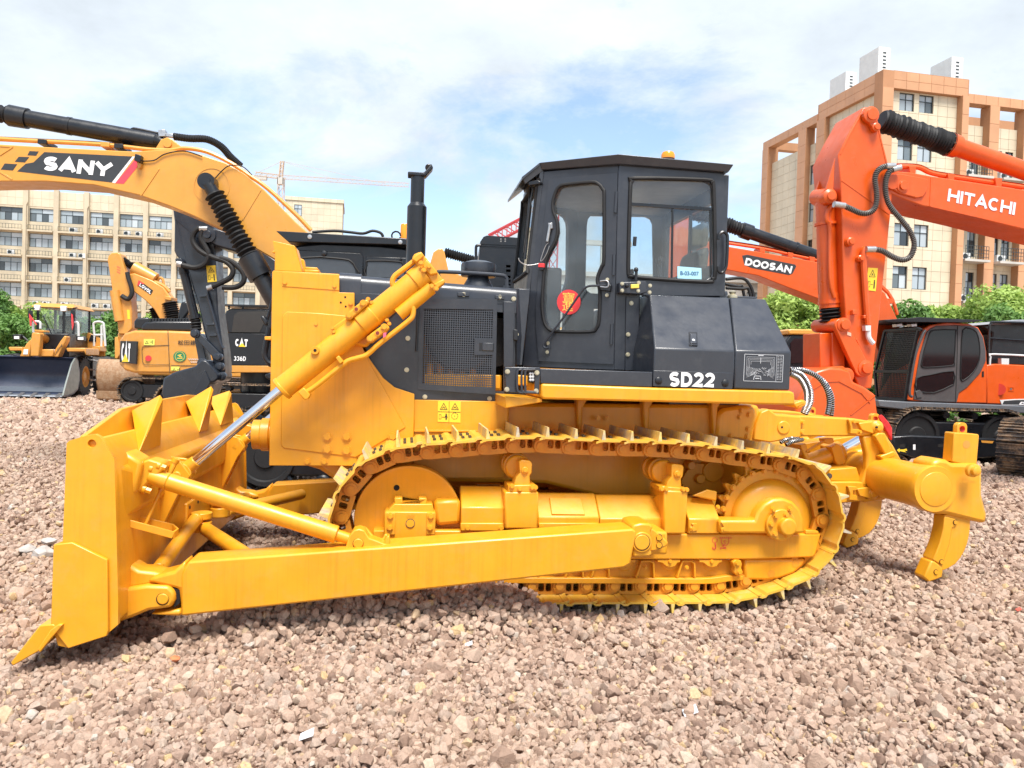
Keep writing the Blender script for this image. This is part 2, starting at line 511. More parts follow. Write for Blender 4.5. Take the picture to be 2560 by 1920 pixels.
def ribbon(s, pts, t, mapf):
    n = len(pts); closed = (V(pts[0])-V(pts[-1])).length < 1e-6
    left, right = [], []
    for i in range(n):
        p = V(pts[i])
        if closed: a, b = V(pts[(i-1) % (n-1)]), V(pts[(i+1) % (n-1)])
        else: a, b = V(pts[max(i-1, 0)]), V(pts[min(i+1, n-1)])
        d1 = (p-a) if (p-a).length > 1e-6 else (b-p); d2 = (b-p) if (b-p).length > 1e-6 else (p-a)
        d1 = d1.normalized(); d2 = d2.normalized(); m = d1+d2
        m = m.normalized() if m.length > 1e-3 else d1
        k = 1/max(.45, m.dot(d1)); nn_ = V((-m.y, m.x))*(t/2)*k
        ext = V((0, 0))
        left.append(p+nn_); right.append(p-nn_)
    b0 = len(s.v)
    for l, r in zip(left, right): s.v.append(mapf(l.x, l.y)); s.v.append(mapf(r.x, r.y))
    for i in range(n-1): s.face((b0+2*i, b0+2*i+1, b0+2*i+3, b0+2*i+2))
def block(name, body, mat, parent, F, c, bl, br, tl, w, t=.2, gap=.16, lift=.004, squeeze=1.0):
    """heavy lettering drawn stroke by stroke, fitted to a parallelogram on plane w"""
    o, xv, yv = F.P(c, *bl, w), F.P(c, *br, w), F.P(c, *tl, w)
    xv -= o; yv -= o
    tot = sum(GL[ch][0]*squeeze + t for ch in body) + gap*(len(body)-1)
    s = S(); x = 0.0
    lift_v = -F.ey*lift
    k = 0
    for ch in body:
        wd, lines = GL[ch]
        wd *= squeeze
        for ln in lines:
            k += 1
            pts = [(x + t/2 + px_*wd if wd else x+t/2, t/2 + py_*(1-t)) for px_, py_ in ln]
            # flat ends: run straight ends out by half a stroke
            if len(pts) == 2 and ch in 'HINT':
                a, b = V(pts[0]), V(pts[1])
                if abs(a.x-b.x) < 1e-6: pts = [(a.x, a.y-t/2), (b.x, b.y+t/2)]
            if ch == 'L': pts[0] = (pts[0][0], 1.0)
            if ch == 'Y' and len(pts) == 2: pts[1] = (pts[1][0], 0.0)
            lv = lift_v*(1+.06*k)
            ribbon(s, pts, t, lambda a_, b_: o + xv*(a_/tot) + yv*b_ + lv)
        x += wd + t + gap
    me, cc = mesh_of(s, name, mat, 0)
    ob = bpy.data.objects.new(name, me)
    return link(ob, parent, Matrix.Translation(cc))

# ================================================================== ground and gravel
def gz(x, y):
    """lie of the yard: falls away to the left under the blade, rises a little to the right and behind"""
    xs_ = (-5, -2.9, -1, 0, 1.6, 2.4, 3.1, 5, 9); zs_ = (-.23, -.19, -.135, -.105, -.09, -.03, .045, .08, .1)
    near = float(np.interp(x, xs_, zs_))
    near += max(0.0, min(1.0, (4.0-y)/2.5))*(-.015)
    near += .022*math.sin(2.1*x+1.3*y+.6)*math.sin(1.7*y-.8*x) + .010*math.sin(5.3*x+1.1)*math.sin(4.7*y+.4*x)
    if -2.6 < x < 1.2 and 4.4 < y < 7.2:            # stones pushed up along the front half of the near track
        d_ = y - (5.42 + .14*x)
        k_ = 1.0 if 0 < d_ < .55 else math.exp(-((d_ if d_ < 0 else d_-.55)/.30)**2)
        e_ = max(0.0, min(1.0, (x+2.1)/.6))*max(0.0, min(1.0, (.45-x)/.55)); e_ = e_*e_*(3-2*e_)
        near += .20*k_*e_
    far = .03
    t = max(0.0, min(1.0, (y-7.5)/6.0)); t = t*t*(3-2*t)
    return near*(1-t) + far*t
gm, t, b = newmat('gravel_bed')
v1 = nd(t, 'ShaderNodeTexVoronoi'); v1.inputs['Scale'].default_value = 16.0; t.links.new(wpos(t), v1.inputs['Vector'])
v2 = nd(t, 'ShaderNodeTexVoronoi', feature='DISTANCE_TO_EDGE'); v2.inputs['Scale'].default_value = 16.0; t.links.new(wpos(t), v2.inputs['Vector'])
hue = nd(t, 'ShaderNodeSeparateColor'); t.links.new(v1.outputs['Color'], hue.inputs[0])
c1 = mixc_(t, hue.outputs[0], (.38, .255, .18), (.52, .37, .27))
c2 = mixc_(t, rng(t, noise(t, .35, 4, wpos(t)), .35, .65, 0, .5), c1, (.43, .31, .23))
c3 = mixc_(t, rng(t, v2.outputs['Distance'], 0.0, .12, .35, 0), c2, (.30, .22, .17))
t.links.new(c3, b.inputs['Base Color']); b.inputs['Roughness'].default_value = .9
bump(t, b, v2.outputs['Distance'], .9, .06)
xs = sorted(set([-400, -200, -100, -60, -40, -30, -24] + [x*.5 for x in range(-40, 41)] + [x*.15 for x in range(-28, 34)] + [24, 30, 40, 60, 100, 200, 400]))
ys = sorted(set([-30, -15, -8, -4, -1] + [y*.5 for y in range(0, 60)] + [y*.15 for y in range(14, 60)] + [32, 36, 42, 50, 70, 100, 150, 250, 400, 700, 1200]))
vv = [(x, y, gz(x, y)-.02) for y in ys for x in xs]
nx = len(xs)
ff = [(j*nx+i, j*nx+i+1, (j+1)*nx+i+1, (j+1)*nx+i) for j in range(len(ys)-1) for i in range(nx-1)]
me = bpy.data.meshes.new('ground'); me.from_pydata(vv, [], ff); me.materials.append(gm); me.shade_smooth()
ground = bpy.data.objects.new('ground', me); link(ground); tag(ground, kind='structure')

# crushed stones: angular hulls, scattered by geometry nodes over measured points
sm, t, b = newmat('crushed_stone')
oi = nd(t, 'ShaderNodeObjectInfo')
cr = nd(t, 'ShaderNodeValToRGB'); cr.color_ramp.interpolation = 'LINEAR'
els = cr.color_ramp.elements
els[0].position = 0; els[0].color = (.26, .165, .12, 1); els[1].position = 1; els[1].color = (.58, .51, .44, 1)
for p_, c_ in ((.28, (.44, .30, .225)), (.52, (.57, .405, .305)), (.78, (.46, .345, .275)), (.94, (.62, .475, .36)), (.982, (.62, .43, .20)), (.992, (.56, .49, .42))):
    e = els.new(p_); e.color = (*c_, 1)
t.links.new(oi.outputs['Random'], cr.inputs[0])
tcg = nd(t, 'ShaderNodeTexCoord')
ns = noise(t, 3.0, 6, tcg.outputs['Object'], .65)
cst = mixc_(t, 1.0, cr.outputs[0], rng(t, ns, .3, .7, .78, 1.2), 'MULTIPLY')
cst = mixc_(t, rng(t, noise(t, .5, 3, wpos(t)), .40, .68, 0, .26), cst, (.54, .37, .25))
t.links.new(cst, b.inputs['Base Color']); b.inputs['Roughness'].default_value = .88
bump(t, b, noise(t, 9.0, 6, tcg.outputs['Object'], .7), .5, .12)
stones = []
rr = random.Random(11)
for k in range(14):
    s = S(); sx_, sy_, sz_ = rr.uniform(.85, 1.2), rr.uniform(.72, 1.0), rr.uniform(.6, .9)
    pts = []
    for j in range(rr.randint(15, 24)):
        v = V((rr.gauss(0, 1), rr.gauss(0, 1), rr.gauss(0, 1))).normalized()*rr.uniform(.85, 1.1)
        pts.append(V((v.x*sx_, v.y*sy_, v.z*sz_)))
    s.hull(pts)
    me, _ = mesh_of(s, 'stone', sm, 24, V((0, 0, 0)))
    o = bpy.data.objects.new('stone', me); stones.append(o)
rg = np.random.default_rng(5)
def scatter(y0, y1, dens, half, size, jit):
    """points between two distances inside the fan in front of the viewer (wider than the lens)"""
    out = []
    area = (y1-y0)*half*2*(y0+y1)/2
    n = int(area*dens)
    y = np.sqrt(rg.uniform(y0*y0, y1*y1, n)); x = rg.uniform(-half, half, n)*y
    sz = size*np.exp(rg.normal(0, .30, n))
    return np.stack([x, y, rg.uniform(-.9, jit, n)*sz, sz], 1)
P_ = np.concatenate([
    scatter(1.9, 4.6, 2250, .86, .0212, .8), scatter(1.9, 4.6, 110, .86, .031, .6), scatter(1.9, 4.6, 1700, .86, .0105, 1.0),
    scatter(4.6, 8.0, 1350, .85, .0235, .8), scatter(4.6, 8.0, 70, .85, .033, .6), 
    scatter(8.0, 14.0, 560, .82, .029, .8), scatter(14.0, 34.0, 90, .80, .06, .5)])
# a row of bigger loose stones heaped along the track and arm
n = 1500
hx = rg.uniform(-2.2, .35, n); hy = 5.35 + hx*.14 - np.abs(rg.normal(0, .16, n)); hs = .025*np.exp(rg.normal(0, .25, n))
P_ = np.concatenate([P_, np.stack([hx, hy, rg.uniform(0, 2.0, n)*hs, hs], 1)])
co = P_[:, :3].copy()
zt_ = np.array([gz(float(a), float(b_)) for a, b_ in P_[:, :2]])
co[:, 2] += zt_ - .006
me = bpy.data.meshes.new('gravel'); me.vertices.add(len(co)); me.vertices.foreach_set('co', co.astype(np.float32).ravel())
at = me.attributes.new('size', 'FLOAT', 'POINT'); at.data.foreach_set('value', P_[:, 3].astype(np.float32))
me.update()
gravel = bpy.data.objects.new('gravel', me); link(gravel); tag(gravel, 'loose crushed brown stone covering the whole yard', 'gravel', kind='stuff')
ng = bpy.data.node_groups.new('scatter_stones', 'GeometryNodeTree')
ng.interface.new_socket('Geometry', in_out='INPUT', socket_type='NodeSocketGeometry'); ng.interface.new_socket('Geometry', in_out='OUTPUT', socket_type='NodeSocketGeometry')
gi, go_ = ng.nodes.new('NodeGroupInput'), ng.nodes.new('NodeGroupOutput')
m2p = ng.nodes.new('GeometryNodeMeshToPoints'); iop = ng.nodes.new('GeometryNodeInstanceOnPoints')
g2i = ng.nodes.new('GeometryNodeGeometryToInstance')
for o in stones:
    ob = ng.nodes.new('GeometryNodeObjectInfo'); ob.inputs['Object'].default_value = o; ob.inputs['As Instance'].default_value = True
    ng.links.new(ob.outputs['Geometry'], g2i.inputs[0])
jn = ng.nodes.new('GeometryNodeJoinGeometry')
for l in list(ng.links):
    if l.to_node == g2i: ng.links.remove(l)
for nnode in ng.nodes:
    if nnode.bl_idname == 'GeometryNodeObjectInfo': ng.links.new(nnode.outputs['Geometry'], jn.inputs[0])
ng.nodes.remove(g2i)
rv = ng.nodes.new('FunctionNodeRandomValue'); rv.data_type = 'FLOAT_VECTOR'; rv.inputs[1].default_value = (6.28, 6.28, 6.28)
na = ng.nodes.new('GeometryNodeInputNamedAttribute'); na.data_type = 'FLOAT'; na.inputs['Name'].default_value = 'size'
ng.links.new(gi.outputs[0], m2p.inputs[0]); ng.links.new(m2p.outputs[0], iop.inputs['Points']); ng.links.new(jn.outputs[0], iop.inputs['Instance'])
iop.inputs['Pick Instance'].default_value = True
ng.links.new(rv.outputs[0], iop.inputs['Rotation']); ng.links.new(na.outputs['Attribute'], iop.inputs['Scale']); ng.links.new(iop.outputs[0], go_.inputs[0])
md = gravel.modifiers.new('scatter', 'NODES'); md.node_group = ng

# ================================================================== buildings
def facade_mat(name, col, line, var=.1):
    m, t, b = newmat(name)
    c = mixc_(t, 1.0, col, rng(t, noise(t, .5, 5, wpos(t)), .3, .7, 1-var, 1+var), 'MULTIPLY')
    st = rng(t, noise(t, 1.0, 5, wpos(t, (1.6, 1.6, .12))), .5, .75, 0, .35)
    c = mixc_(t, st, c, tuple(x*.6 for x in col))
    t.links.new(c, b.inputs['Base Color']); b.inputs['Roughness'].default_value = .7
    return m
def tile_mat(name, col):
    m, t, b = newmat(name)
    oi = nd(t, 'ShaderNodeObjectInfo')
    c = mixc_(t, 1.0, col, rng(t, oi.outputs['Random'], 0, 1, .94, 1.05), 'MULTIPLY')
    c = mixc_(t, 1.0, c, rng(t, noise(t, .6, 5, wpos(t)), .3, .7, .90, 1.06), 'MULTIPLY')
    st = rng(t, noise(t, 1.0, 5, wpos(t, (1.3, 1.3, .1))), .52, .75, 0, .3)
    c = mixc_(t, st, c, tuple(x*.62 for x in col))
    t.links.new(c, b.inputs['Base Color']); b.inputs['Roughness'].default_value = .45
    return m
M['tile'] = tile_mat('cream_tile', (.64, .565, .42)); M['grout'] = facade_mat('tile_joint', (.45, .38, .28), None)
M['otile'] = tile_mat('orange_tile', (.58, .31, .165)); M['ogrout'] = facade_mat('orange_joint', (.44, .22, .11), None)
M['conc'] = facade_mat('stained_render', (.53, .455, .33), None, .15); M['conc2'] = facade_mat('pale_concrete', (.50, .48, .44), None)
M['frame'] = plain('window_frame', (.035, .045, .05), .4)
M['roof_white'] = plain('white_enamel', (.66, .68, .68), .5, 0, .06, 2)
M['curtain'] = plain('net_curtain', (.45, .44, .46), .9)
pm, t, b = newmat('window_glass_far')
oi = nd(t, 'ShaderNodeObjectInfo'); crp = nd(t, 'ShaderNodeValToRGB'); els = crp.color_ramp.elements
els[0].color = (.02, .025, .03, 1); els[1].color = (.50, .56, .60, 1)  # pale bluish panes: sky reflection and curtains put into the base colour
for p_, c_ in ((.12, (.06, .075, .08)), (.3, (.26, .32, .35)), (.7, (.38, .44, .48))):
    e = els.new(p_); e.color = (*c_, 1)
t.links.new(oi.outputs['Random'], crp.inputs[0]); t.links.new(crp.outputs[0], b.inputs['Base Color'])
b.inputs['Roughness'].default_value = .07; b.inputs['Specular IOR Level'].default_value = 1.0
M['farglass'] = pm

unit_cache = {}
def unit_box(name, mat, bev=0):
    k = (name, mat.name)
    if k not in unit_cache:
        s = S(); F0 = Frame((0, 0), 0); s.box(F0, -.5, .5, -.5, .5, -.5, .5)
        unit_cache[k] = mesh_of(s, name, mat, 0, V((0, 0, 0)))[0]
    return unit_cache[k]
def ubox(name, mat, parent, F, x0, x1, y0, y1, z0, z1):
    m = F.mx(); m.translation = F.W((x0+x1)/2, (y0+y1)/2, (z0+z1)/2)
    m = m @ Matrix.Diagonal((x1-x0, y1-y0, z1-z0, 1))
    return inst(name, unit_box(name, mat), parent, m)
tile_count = {}
def tiles(parent, F, x0, x1, z0, z1, cw, ch, mat, y=0.0, holes=(), limit=290, proud=.03, jt=.028):
    """square facing tiles with open joints; the first ones are parts, the rest one stuff part"""
    key = parent.name
    nx_ = max(1, round((x1-x0)/cw)); nz_ = max(1, round((z1-z0)/ch)); dx = (x1-x0)/nx_; dz = (z1-z0)/nz_
    rest = S()
    for i in range(nx_):
        for j in range(nz_):
            a0, a1, b0, b1 = x0+i*dx+jt/2, x0+(i+1)*dx-jt/2, z0+j*dz+jt/2, z0+(j+1)*dz-jt/2
            pieces = [(a0, a1, b0, b1)]
            for (hx0, hx1, hz0, hz1) in holes:
                nxt = []
                for (p0, p1, q0, q1) in pieces:
                    if p1 <= hx0 or p0 >= hx1 or q1 <= hz0 or q0 >= hz1: nxt.append((p0, p1, q0, q1)); continue
                    if p0 < hx0: nxt.append((p0, hx0, q0, q1))
                    if p1 > hx1: nxt.append((hx1, p1, q0, q1))
                    m0, m1 = max(p0, hx0), min(p1, hx1)
                    if q0 < hz0: nxt.append((m0, m1, q0, hz0))
                    if q1 > hz1: nxt.append((m0, m1, hz1, q1))
                pieces = nxt
            for (p0, p1, q0, q1) in pieces:
                if p1-p0 < .05 or q1-q0 < .05: continue
                if tile_count.get(key, 0) < limit and len(pieces) == 1:
                    tile_count[key] = tile_count.get(key, 0)+1
                    ubox('facade_tile', mat, parent, F, p0, p1, y-proud, y+.01, q0, q1)
                else: rest.box(F, p0, p1, y-proud, y+.01, q0, q1)
    if rest.v:
        o = part('facade_tiles', rest, mat, parent, smooth=0); o['kind'] = 'stuff'
def window(parent, F, x0, x1, z0, z1, cols, y=0.0, transom=.36, rec=.15):
    """recessed window: frame with mullions, each pane an object"""
    s = S(); t_ = .055; zt = z1-(z1-z0)*transom
    s.box(F, x0, x0+t_, y+rec-.06, y+rec+.02, z0, z1); s.box(F, x1-t_, x1, y+rec-.06, y+rec+.02, z0, z1)
    s.box(F, x0+t_, x1-t_, y+rec-.06, y+rec+.02, z0, z0+t_); s.box(F, x0+t_, x1-t_, y+rec-.06, y+rec+.02, z1-t_, z1)
    if transom: s.box(F, x0+t_, x1-t_, y+rec-.055, y+rec+.02, zt-t_/2, zt+t_/2)
    for k in range(1, cols):
        xm = x0 + (x1-x0)*k/cols
        s.box(F, xm-t_/2, xm+t_/2, y+rec-.05, y+rec+.02, z0+t_, (zt-t_/2) if transom else z1-t_)
        if transom and k*2 == cols: s.box(F, xm-t_/2, xm+t_/2, y+rec-.05, y+rec+.02, zt+t_/2, z1-t_)
    wdw = part('window', s, M['frame'], parent, smooth=0)
    for k in range(cols): ubox('pane', M['farglass'], wdw, F, x0+(x1-x0)*k/cols+.01, x0+(x1-x0)*(k+1)/cols-.01, y+rec-.012+.004*(k % 2), y+rec+.0+.004*(k % 2), z0+.01, zt-.01)
    if transom:
        for k in range(2): ubox('pane', M['farglass'], wdw, F, x0+(x1-x0)*k/2+.01, x0+(x1-x0)*(k+1)/2-.01, y+rec-.01, y+rec+.004, zt+.01, z1-.01)
    return wdw
acm = None
def aircon(parent, F, x, y, z):
    b_ = ubox('air_conditioner', M['roof_white'], parent, F, x-.42, x+.42, y-.32, y, z, z+.58)
    s = S().cyl(F.W(x-.12, y-.335, z+.29), F.W(x-.12, y-.31, z+.29), .22, n=18); part('fan_grille', s, M['frame'], b_)
def rail(parent, F, x0, x1, y, z0, z1, bars, nb=2):
    s = S()
    for k in range(nb+1):
        z = z0 + (z1-z0)*k/nb; s.box(F, x0, x1, y-.02, y+.02, z-.02, z+.02)
    for k in range(bars+1):
        x = x0+(x1-x0)*k/bars; s.box(F, x-.016, x+.016, y-.016, y+.016, z0-.15, z1)
    o = part('railing', s, M['frame'], parent, smooth=0); return o

# ---- left: long office block
LB = Frame(at_depth(L1, 270, 900, 100)[:2], R(11.5))
lx = lambda x, y=900: LB.loc(LB.P(L1, x, y, 0)).x
lz = lambda y, x=270: LB.loc(LB.P(L1, x, y, 0)).z
lb = thing('office_block', LB, 'long cream office block with rows of wide windows and air conditioners, left background', 'building')
bays = [lx(170) + k*(lx(940)-lx(170))/4 for k in range(-3, 9)]
rows = [(lz(862), lz(777)), (lz(1025), lz(938)), (lz(1185), lz(1097)), (lz(1345), lz(1258))]
dzr = (rows[0][0]-rows[3][0])/3
rows.append((rows[3][0]-dzr, rows[3][1]-dzr)); rows.append((rows[4][0]-dzr, rows[4][1]-dzr))
zroof = lz(662); zb0 = -1.0
bw_ = bays[1]-bays[0]
holes = []
for k in range(len(bays)-1):
    for (z0, z1) in rows: holes.append((bays[k]+.34, bays[k+1]-.34, z0, z1))
# wall as a sheet with real openings, a dark room box behind
def sheet(parent, F, x0, x1, z0, z1, holes, y, th, mat, name='wall'):
    xs_ = sorted(set([x0, x1] + [h[0] for h in holes] + [h[1] for h in holes])); zs_ = sorted(set([z0, z1] + [h[2] for h in holes] + [h[3] for h in holes]))
    s = S()
    for i in range(len(xs_)-1):
        run = None
        for j in range(len(zs_)-1):
            cx_, cz_ = (xs_[i]+xs_[i+1])/2, (zs_[j]+zs_[j+1])/2
            solid = not any(h[0] < cx_ < h[1] and h[2] < cz_ < h[3] for h in holes) and x0 < cx_ < x1 and z0 < cz_ < z1
            if solid: run = (run[0], zs_[j+1]) if run else (zs_[j], zs_[j+1])
            if (not solid or j == len(zs_)-2) and run:
                s.box(F, xs_[i], xs_[i+1], y, y+th, run[0], run[1]); run = None
    return part(name, s, mat, parent, smooth=0)
sheet(lb, LB, bays[0], bays[-1], zb0, zroof, holes, 0, .3, M['conc'])
s = S().box(LB, bays[0], bays[-1], .32, 14, zb0, zroof-.3); part('wall', s, M['conc'], lb, smooth=0)
for k, xb_ in enumerate(bays):
    s = S().box(LB, xb_-.30, xb_+.30, -.45, .0, zb0, zroof+.15); part('pilaster', s, M['conc'], lb, smooth=0)
    if k in (3, 5): 
        s = S().tube([LB.W(xb_+.1, -.55, zb0), LB.W(xb_+.1, -.55, rows[0][1]+.3), LB.W(xb_+.35, -.55, rows[0][1]+.8)], .09, 8); part('rain_pipe', s, M['conc'], lb)
tiles(lb, LB, bays[2]+.3, bays[-1], rows[0][1]+.25, zroof, 1.0, .95, M['tile'], 0, limit=150)
rr = random.Random(4)
for k in range(1, len(bays)-1):
    for j, (z0, z1) in enumerate(rows[:5]):
        window(lb, LB, bays[k]+.34, bays[k+1]-.34, z0, z1, 4)
        s = S().box(LB, bays[k]+.3, bays[k+1]-.3, -.75, .0, z0-1.35, z0-1.15); part('ledge', s, M['conc'], lb, smooth=0)
        rail(lb, LB, bays[k]+.35, bays[k+1]-.35, -.7, z0-1.05, z0-.55, 8, 1)
        if rr.random() < .62:
            for q in range(rr.choice((1, 1, 2))): aircon(lb, LB, bays[k]+1.0+q*1.15+rr.random()*1.2, -.2, z0-1.14)
# ---- tower behind its right end
TB = Frame(at_depth(L3, 500, 200, 125)[:2], R(11.5))
tb_ = thing('stair_tower', TB, 'plain cream tiled stair tower rising behind the long office block', 'building')
x0, x1 = TB.loc(TB.P(L3, 282, 150)).x, TB.loc(TB.P(L3, 708, 150)).x; zt_ = TB.loc(TB.P(L3, 500, 45)).z
s = S().box(TB, x0, x1, .0, 9, -1, zt_-.6); s.box(TB, x0-.15, x1+.15, -.15, 9.1, zt_-.6, zt_); part('wall', s, M['grout'], tb_, smooth=0)
wx0, wx1, wz0, wz1 = TB.loc(TB.P(L3, 345, 150)).x, TB.loc(TB.P(L3, 402, 150)).x, TB.loc(TB.P(L3, 375, 178)).z, TB.loc(TB.P(L3, 375, 95)).z
tiles(tb_, TB, x0, x1, zt_-12, zt_-.6, 1.05, 1.0, M['tile'], 0, [(wx0, wx1, wz0, wz1)])
tiles(tb_, TB, x0-.15, x1+.15, zt_-.6, zt_, 1.05, .6, M['tile'], -.15)
window(tb_, TB, wx0, wx1, wz0, wz1, 2, -.03, rec=.02)

# ---- right: tiled block with orange frame
RB = Frame(at_depth(R4, 978, 900, 62)[:2], R(12))
RLf = Frame(RB.o[:2], R(102))
rbx = lambda x, y: RB.loc(RB.P(R4, x, y, 0)).x
rbz = lambda x, y: RB.loc(RB.P(R4, x, y, 0)).z
rlx = lambda x, y: RLf.loc(RLf.P(R4, x, y, 0)).x
rlz = lambda x, y: RLf.loc(RLf.P(R4, x, y, 0)).z
rbd = thing('tiled_block', RB, 'cream tiled block framed by orange columns and beams, right background', 'building')
zT = rbz(978, 240); zBm = rbz(1200, 372); 
xe = rbx(1490, 330); xc0 = rbx(1438, 600)
zlow_b0, zlow_t = rbz(1560, 430), rbz(1560, 372); zwall2 = rbz(1580, 548)
xend = xe + 26
print('RB', zT, zBm, xe, zlow_t, zwall2, rlx(630, 440), rlx(285, 640), rlz(285, 640), rlz(630, 420))
# storeys read off the pairs of windows
st0 = rbz(1110, 1565); st1 = rbz(1120, 1305); sth = st1-st0
wz = [(st0+k*sth, st0+k*sth+rbz(1110, 1428)-st0) for k in range(-2, 5)]
wA = (rbx(1050, 1500), rbx(1140, 1500)); wB_ = (rbx(1172, 1500), rbx(1258, 1500))
ztop_win = (rbz(1150, 484), rbz(1150, 374))
wz[-1] = ztop_win
hol = [(a, b_, z0, z1) for (a, b_) in (wA, wB_) for (z0, z1) in wz]
sheet(rbd, RB, 0, xe, -1, zT, hol, 0, .3, M['grout'])
LW = rlx(630, 460); LE = rlx(306, 655)
zl2 = rlz(560, 640)
s = S().box(RB, .3, xe, .32, LW, -1, zT-.2); part('wall', s, M['grout'], rbd, smooth=0)
s = S().box(RB, xe, xend, 1.2, 12, -1, zwall2-.2); part('wall', s, M['grout'], rbd, smooth=0)
for (a, b_) in (wA, wB_):
    for (z0, z1) in wz: window(rbd, RB, a, b_, z0, z1, 2, 0)
tiles(rbd, RB, .55, xc0, 3, zBm, .95, .85, M['tile'], 0, hol, 150)
def obeam(x0, x1, y0, y1, z0, z1, F=RB, nm='beam'):
    s = S().box(F, x0, x1, y0, y1, z0, z1); return part(nm, s, M['ogrout'], rbd, smooth=0)
def otiles(F, x0, x1, z0, z1, y, cw, ch): tiles(rbd, F, x0, x1, z0, z1, cw, ch, M['otile'], y, limit=200)
obeam(-.45, .55, -.45, .55, -1, zT, nm='column'); otiles(RB, -.45, .55, 2, zBm, -.45, 1.0, 1.5)
obeam(.55, xe+.1, -.4, .3, zBm, zT+.05); otiles(RB, .55, xe, zBm, zT, -.4, 1.1, .9)
obeam(xc0, xe, -.6, .3, -1, zBm, nm='column'); otiles(RB, xc0, xe, 2, zBm, -.6, 1.2, 1.5)
xc2a, xc2b = rbx(1650, 700), rbx(1710, 700); dcol = xc2b-xc2a; pitch = xc2a - xc0
for k in range(1, 4):
    a = xc0 + k*pitch; obeam(a, a+dcol, .2, 1.2, -1, zlow_b0, nm='column'); otiles(RB, a, a+dcol, 2, zlow_b0, .2, 1.2, 1.5)
    bx0, bx1 = a-pitch+dcol, a
    ww = (bx1-bx0)
    hs_ = []
    for (z0, z1) in wz[:-1]:
        z0 -= .35
        hs_ += [(bx0+.12*ww, bx0+.42*ww, z0, z1), (bx0+.55*ww, bx0+.88*ww, z0, z1)]
    sheet(rbd, RB, bx0, bx1, -1, zwall2, hs_, .9, .3, M['grout'])
    tiles(rbd, RB, bx0, bx1, 2.5, zwall2, .95, .85, M['tile'], .9, hs_, 290)
    for h in hs_: window(rbd, RB, *h, 2, .9)
    for (z0, z1) in wz[:-1]:
        zf_ = z0-.75
        s = S().box(RB, bx0, bx1, -.5, .9, zf_-.18, zf_); part('balcony_slab', s, M['conc2'], rbd, smooth=0)
        rail(rbd, RB, bx0+.1, bx1-.1, -.4, zf_+.2, zf_+1.1, 9, 3); aircon(rbd, RB, bx0+.3*ww, .5, zf_+.02)
obeam(xe, xend, .25, 1.1, zlow_b0, zlow_t); otiles(RB, xe, xend, zlow_b0, zlow_t, .25, 1.2, .8)
obeam(xe, xend, 5, 5.8, zlow_b0, zlow_t)
# left face
pass
wl0, wl1 = rlx(612, 800), rlx(552, 800)
colw = .9
zl_b = rlz(560, 545)
hol2 = [(min(wl0, wl1), max(wl0, wl1), z0, z1) for (z0, z1) in wz[:-1]]
RLn = RLf
def ltiles(x0, x1, z0, z1, mat, y, cw, ch, lim): 
    # the left face looks the other way: tiles stand proud of its outer side
    tiles(rbd, Frame2, x0, x1, z0, z1, cw, ch, mat, y, limit=lim)
class RevFrame(Frame):
    """frame with ey pointing into the wall, for a face read right to left"""
    def __init__(s, F):
        s.o = F.o; s.yaw = F.yaw; s.ex = -F.ex; s.ey = -F.ey; s.ez = F.ez
Frame2 = RevFrame(RLf)
zTl = zT
cB1 = -rlx(662, 800)
sheet(rbd, Frame2, -LW, .0, -1, zT-.2, [], .0, .3, M['grout'])
tiles(rbd, Frame2, cB1, -.55, 3, zBm-.1, .95, .85, M['tile'], -.02, (), 400)
obeam(-LW, -.55, -.4, .3, zBm-.1, zT, Frame2); otiles(Frame2, -LW, -.55, zBm-.1, zT, -.4, 1.2, .9)
cB0, cB1 = -rlx(612, 800), -rlx(662, 800)
obeam(cB0, cB1, -.5, .4, -1, zBm-.1, Frame2, 'column'); otiles(Frame2, cB0, cB1, 2, zBm-.1, -.5, 1.2, 1.5)
obeam(cB0, -LW, -.42, .3, zBm-.1, zT, Frame2)
Lc = rlx(548, 800)
cA0, cA1 = -rlx(502, 800), -rlx(550, 800)
obeam(cA0, cA1, -.5, .4, -1, zlow_b0, Frame2, 'column'); otiles(Frame2, cA0, cA1, 2, zlow_b0, -.5, 1.2, 1.5)
obeam(-LE-.5, -LE+.6, -.5, .6, -1, zlow_b0, Frame2, 'column'); otiles(Frame2, -LE-.5, -LE+.6, 2, zlow_b0, -.5, 1.0, 1.5)
obeam(-LE-.5, cB0, -.45, .35, zlow_b0, zlow_t, Frame2); otiles(Frame2, -LE-.5, cB0, zlow_b0, zlow_t, -.45, 1.2, .8)
obeam(-LE-.5, -LE+.3, .6, 9, zlow_b0, zlow_t, Frame2)
h2 = [(cA1+.08, cB0-.08, z0, z1) for (a, b_, z0, z1) in hol2]
zw3 = rlz(420, 715)
sheet(rbd, Frame2, -LE+.6, cA0, -1, zwall2, [], .0, .3, M['grout']); tiles(rbd, Frame2, -LE+.6, cA0, 3, zwall2, 1.0, .85, M['tile'], 0, (), 430)
sheet(rbd, Frame2, cA1, cB0, -1, zwall2, h2, .0, .3, M['grout']); tiles(rbd, Frame2, cA1, cB0, 3, zwall2, .95, .85, M['tile'], 0, h2, 460)
for h in h2: window(rbd, Frame2, *h, 2, 0)
s = S().box(Frame2, -LE, -LW-.05, .35, 12, -1, zwall2-.25); part('wall', s, M['grout'], rbd, smooth=0)
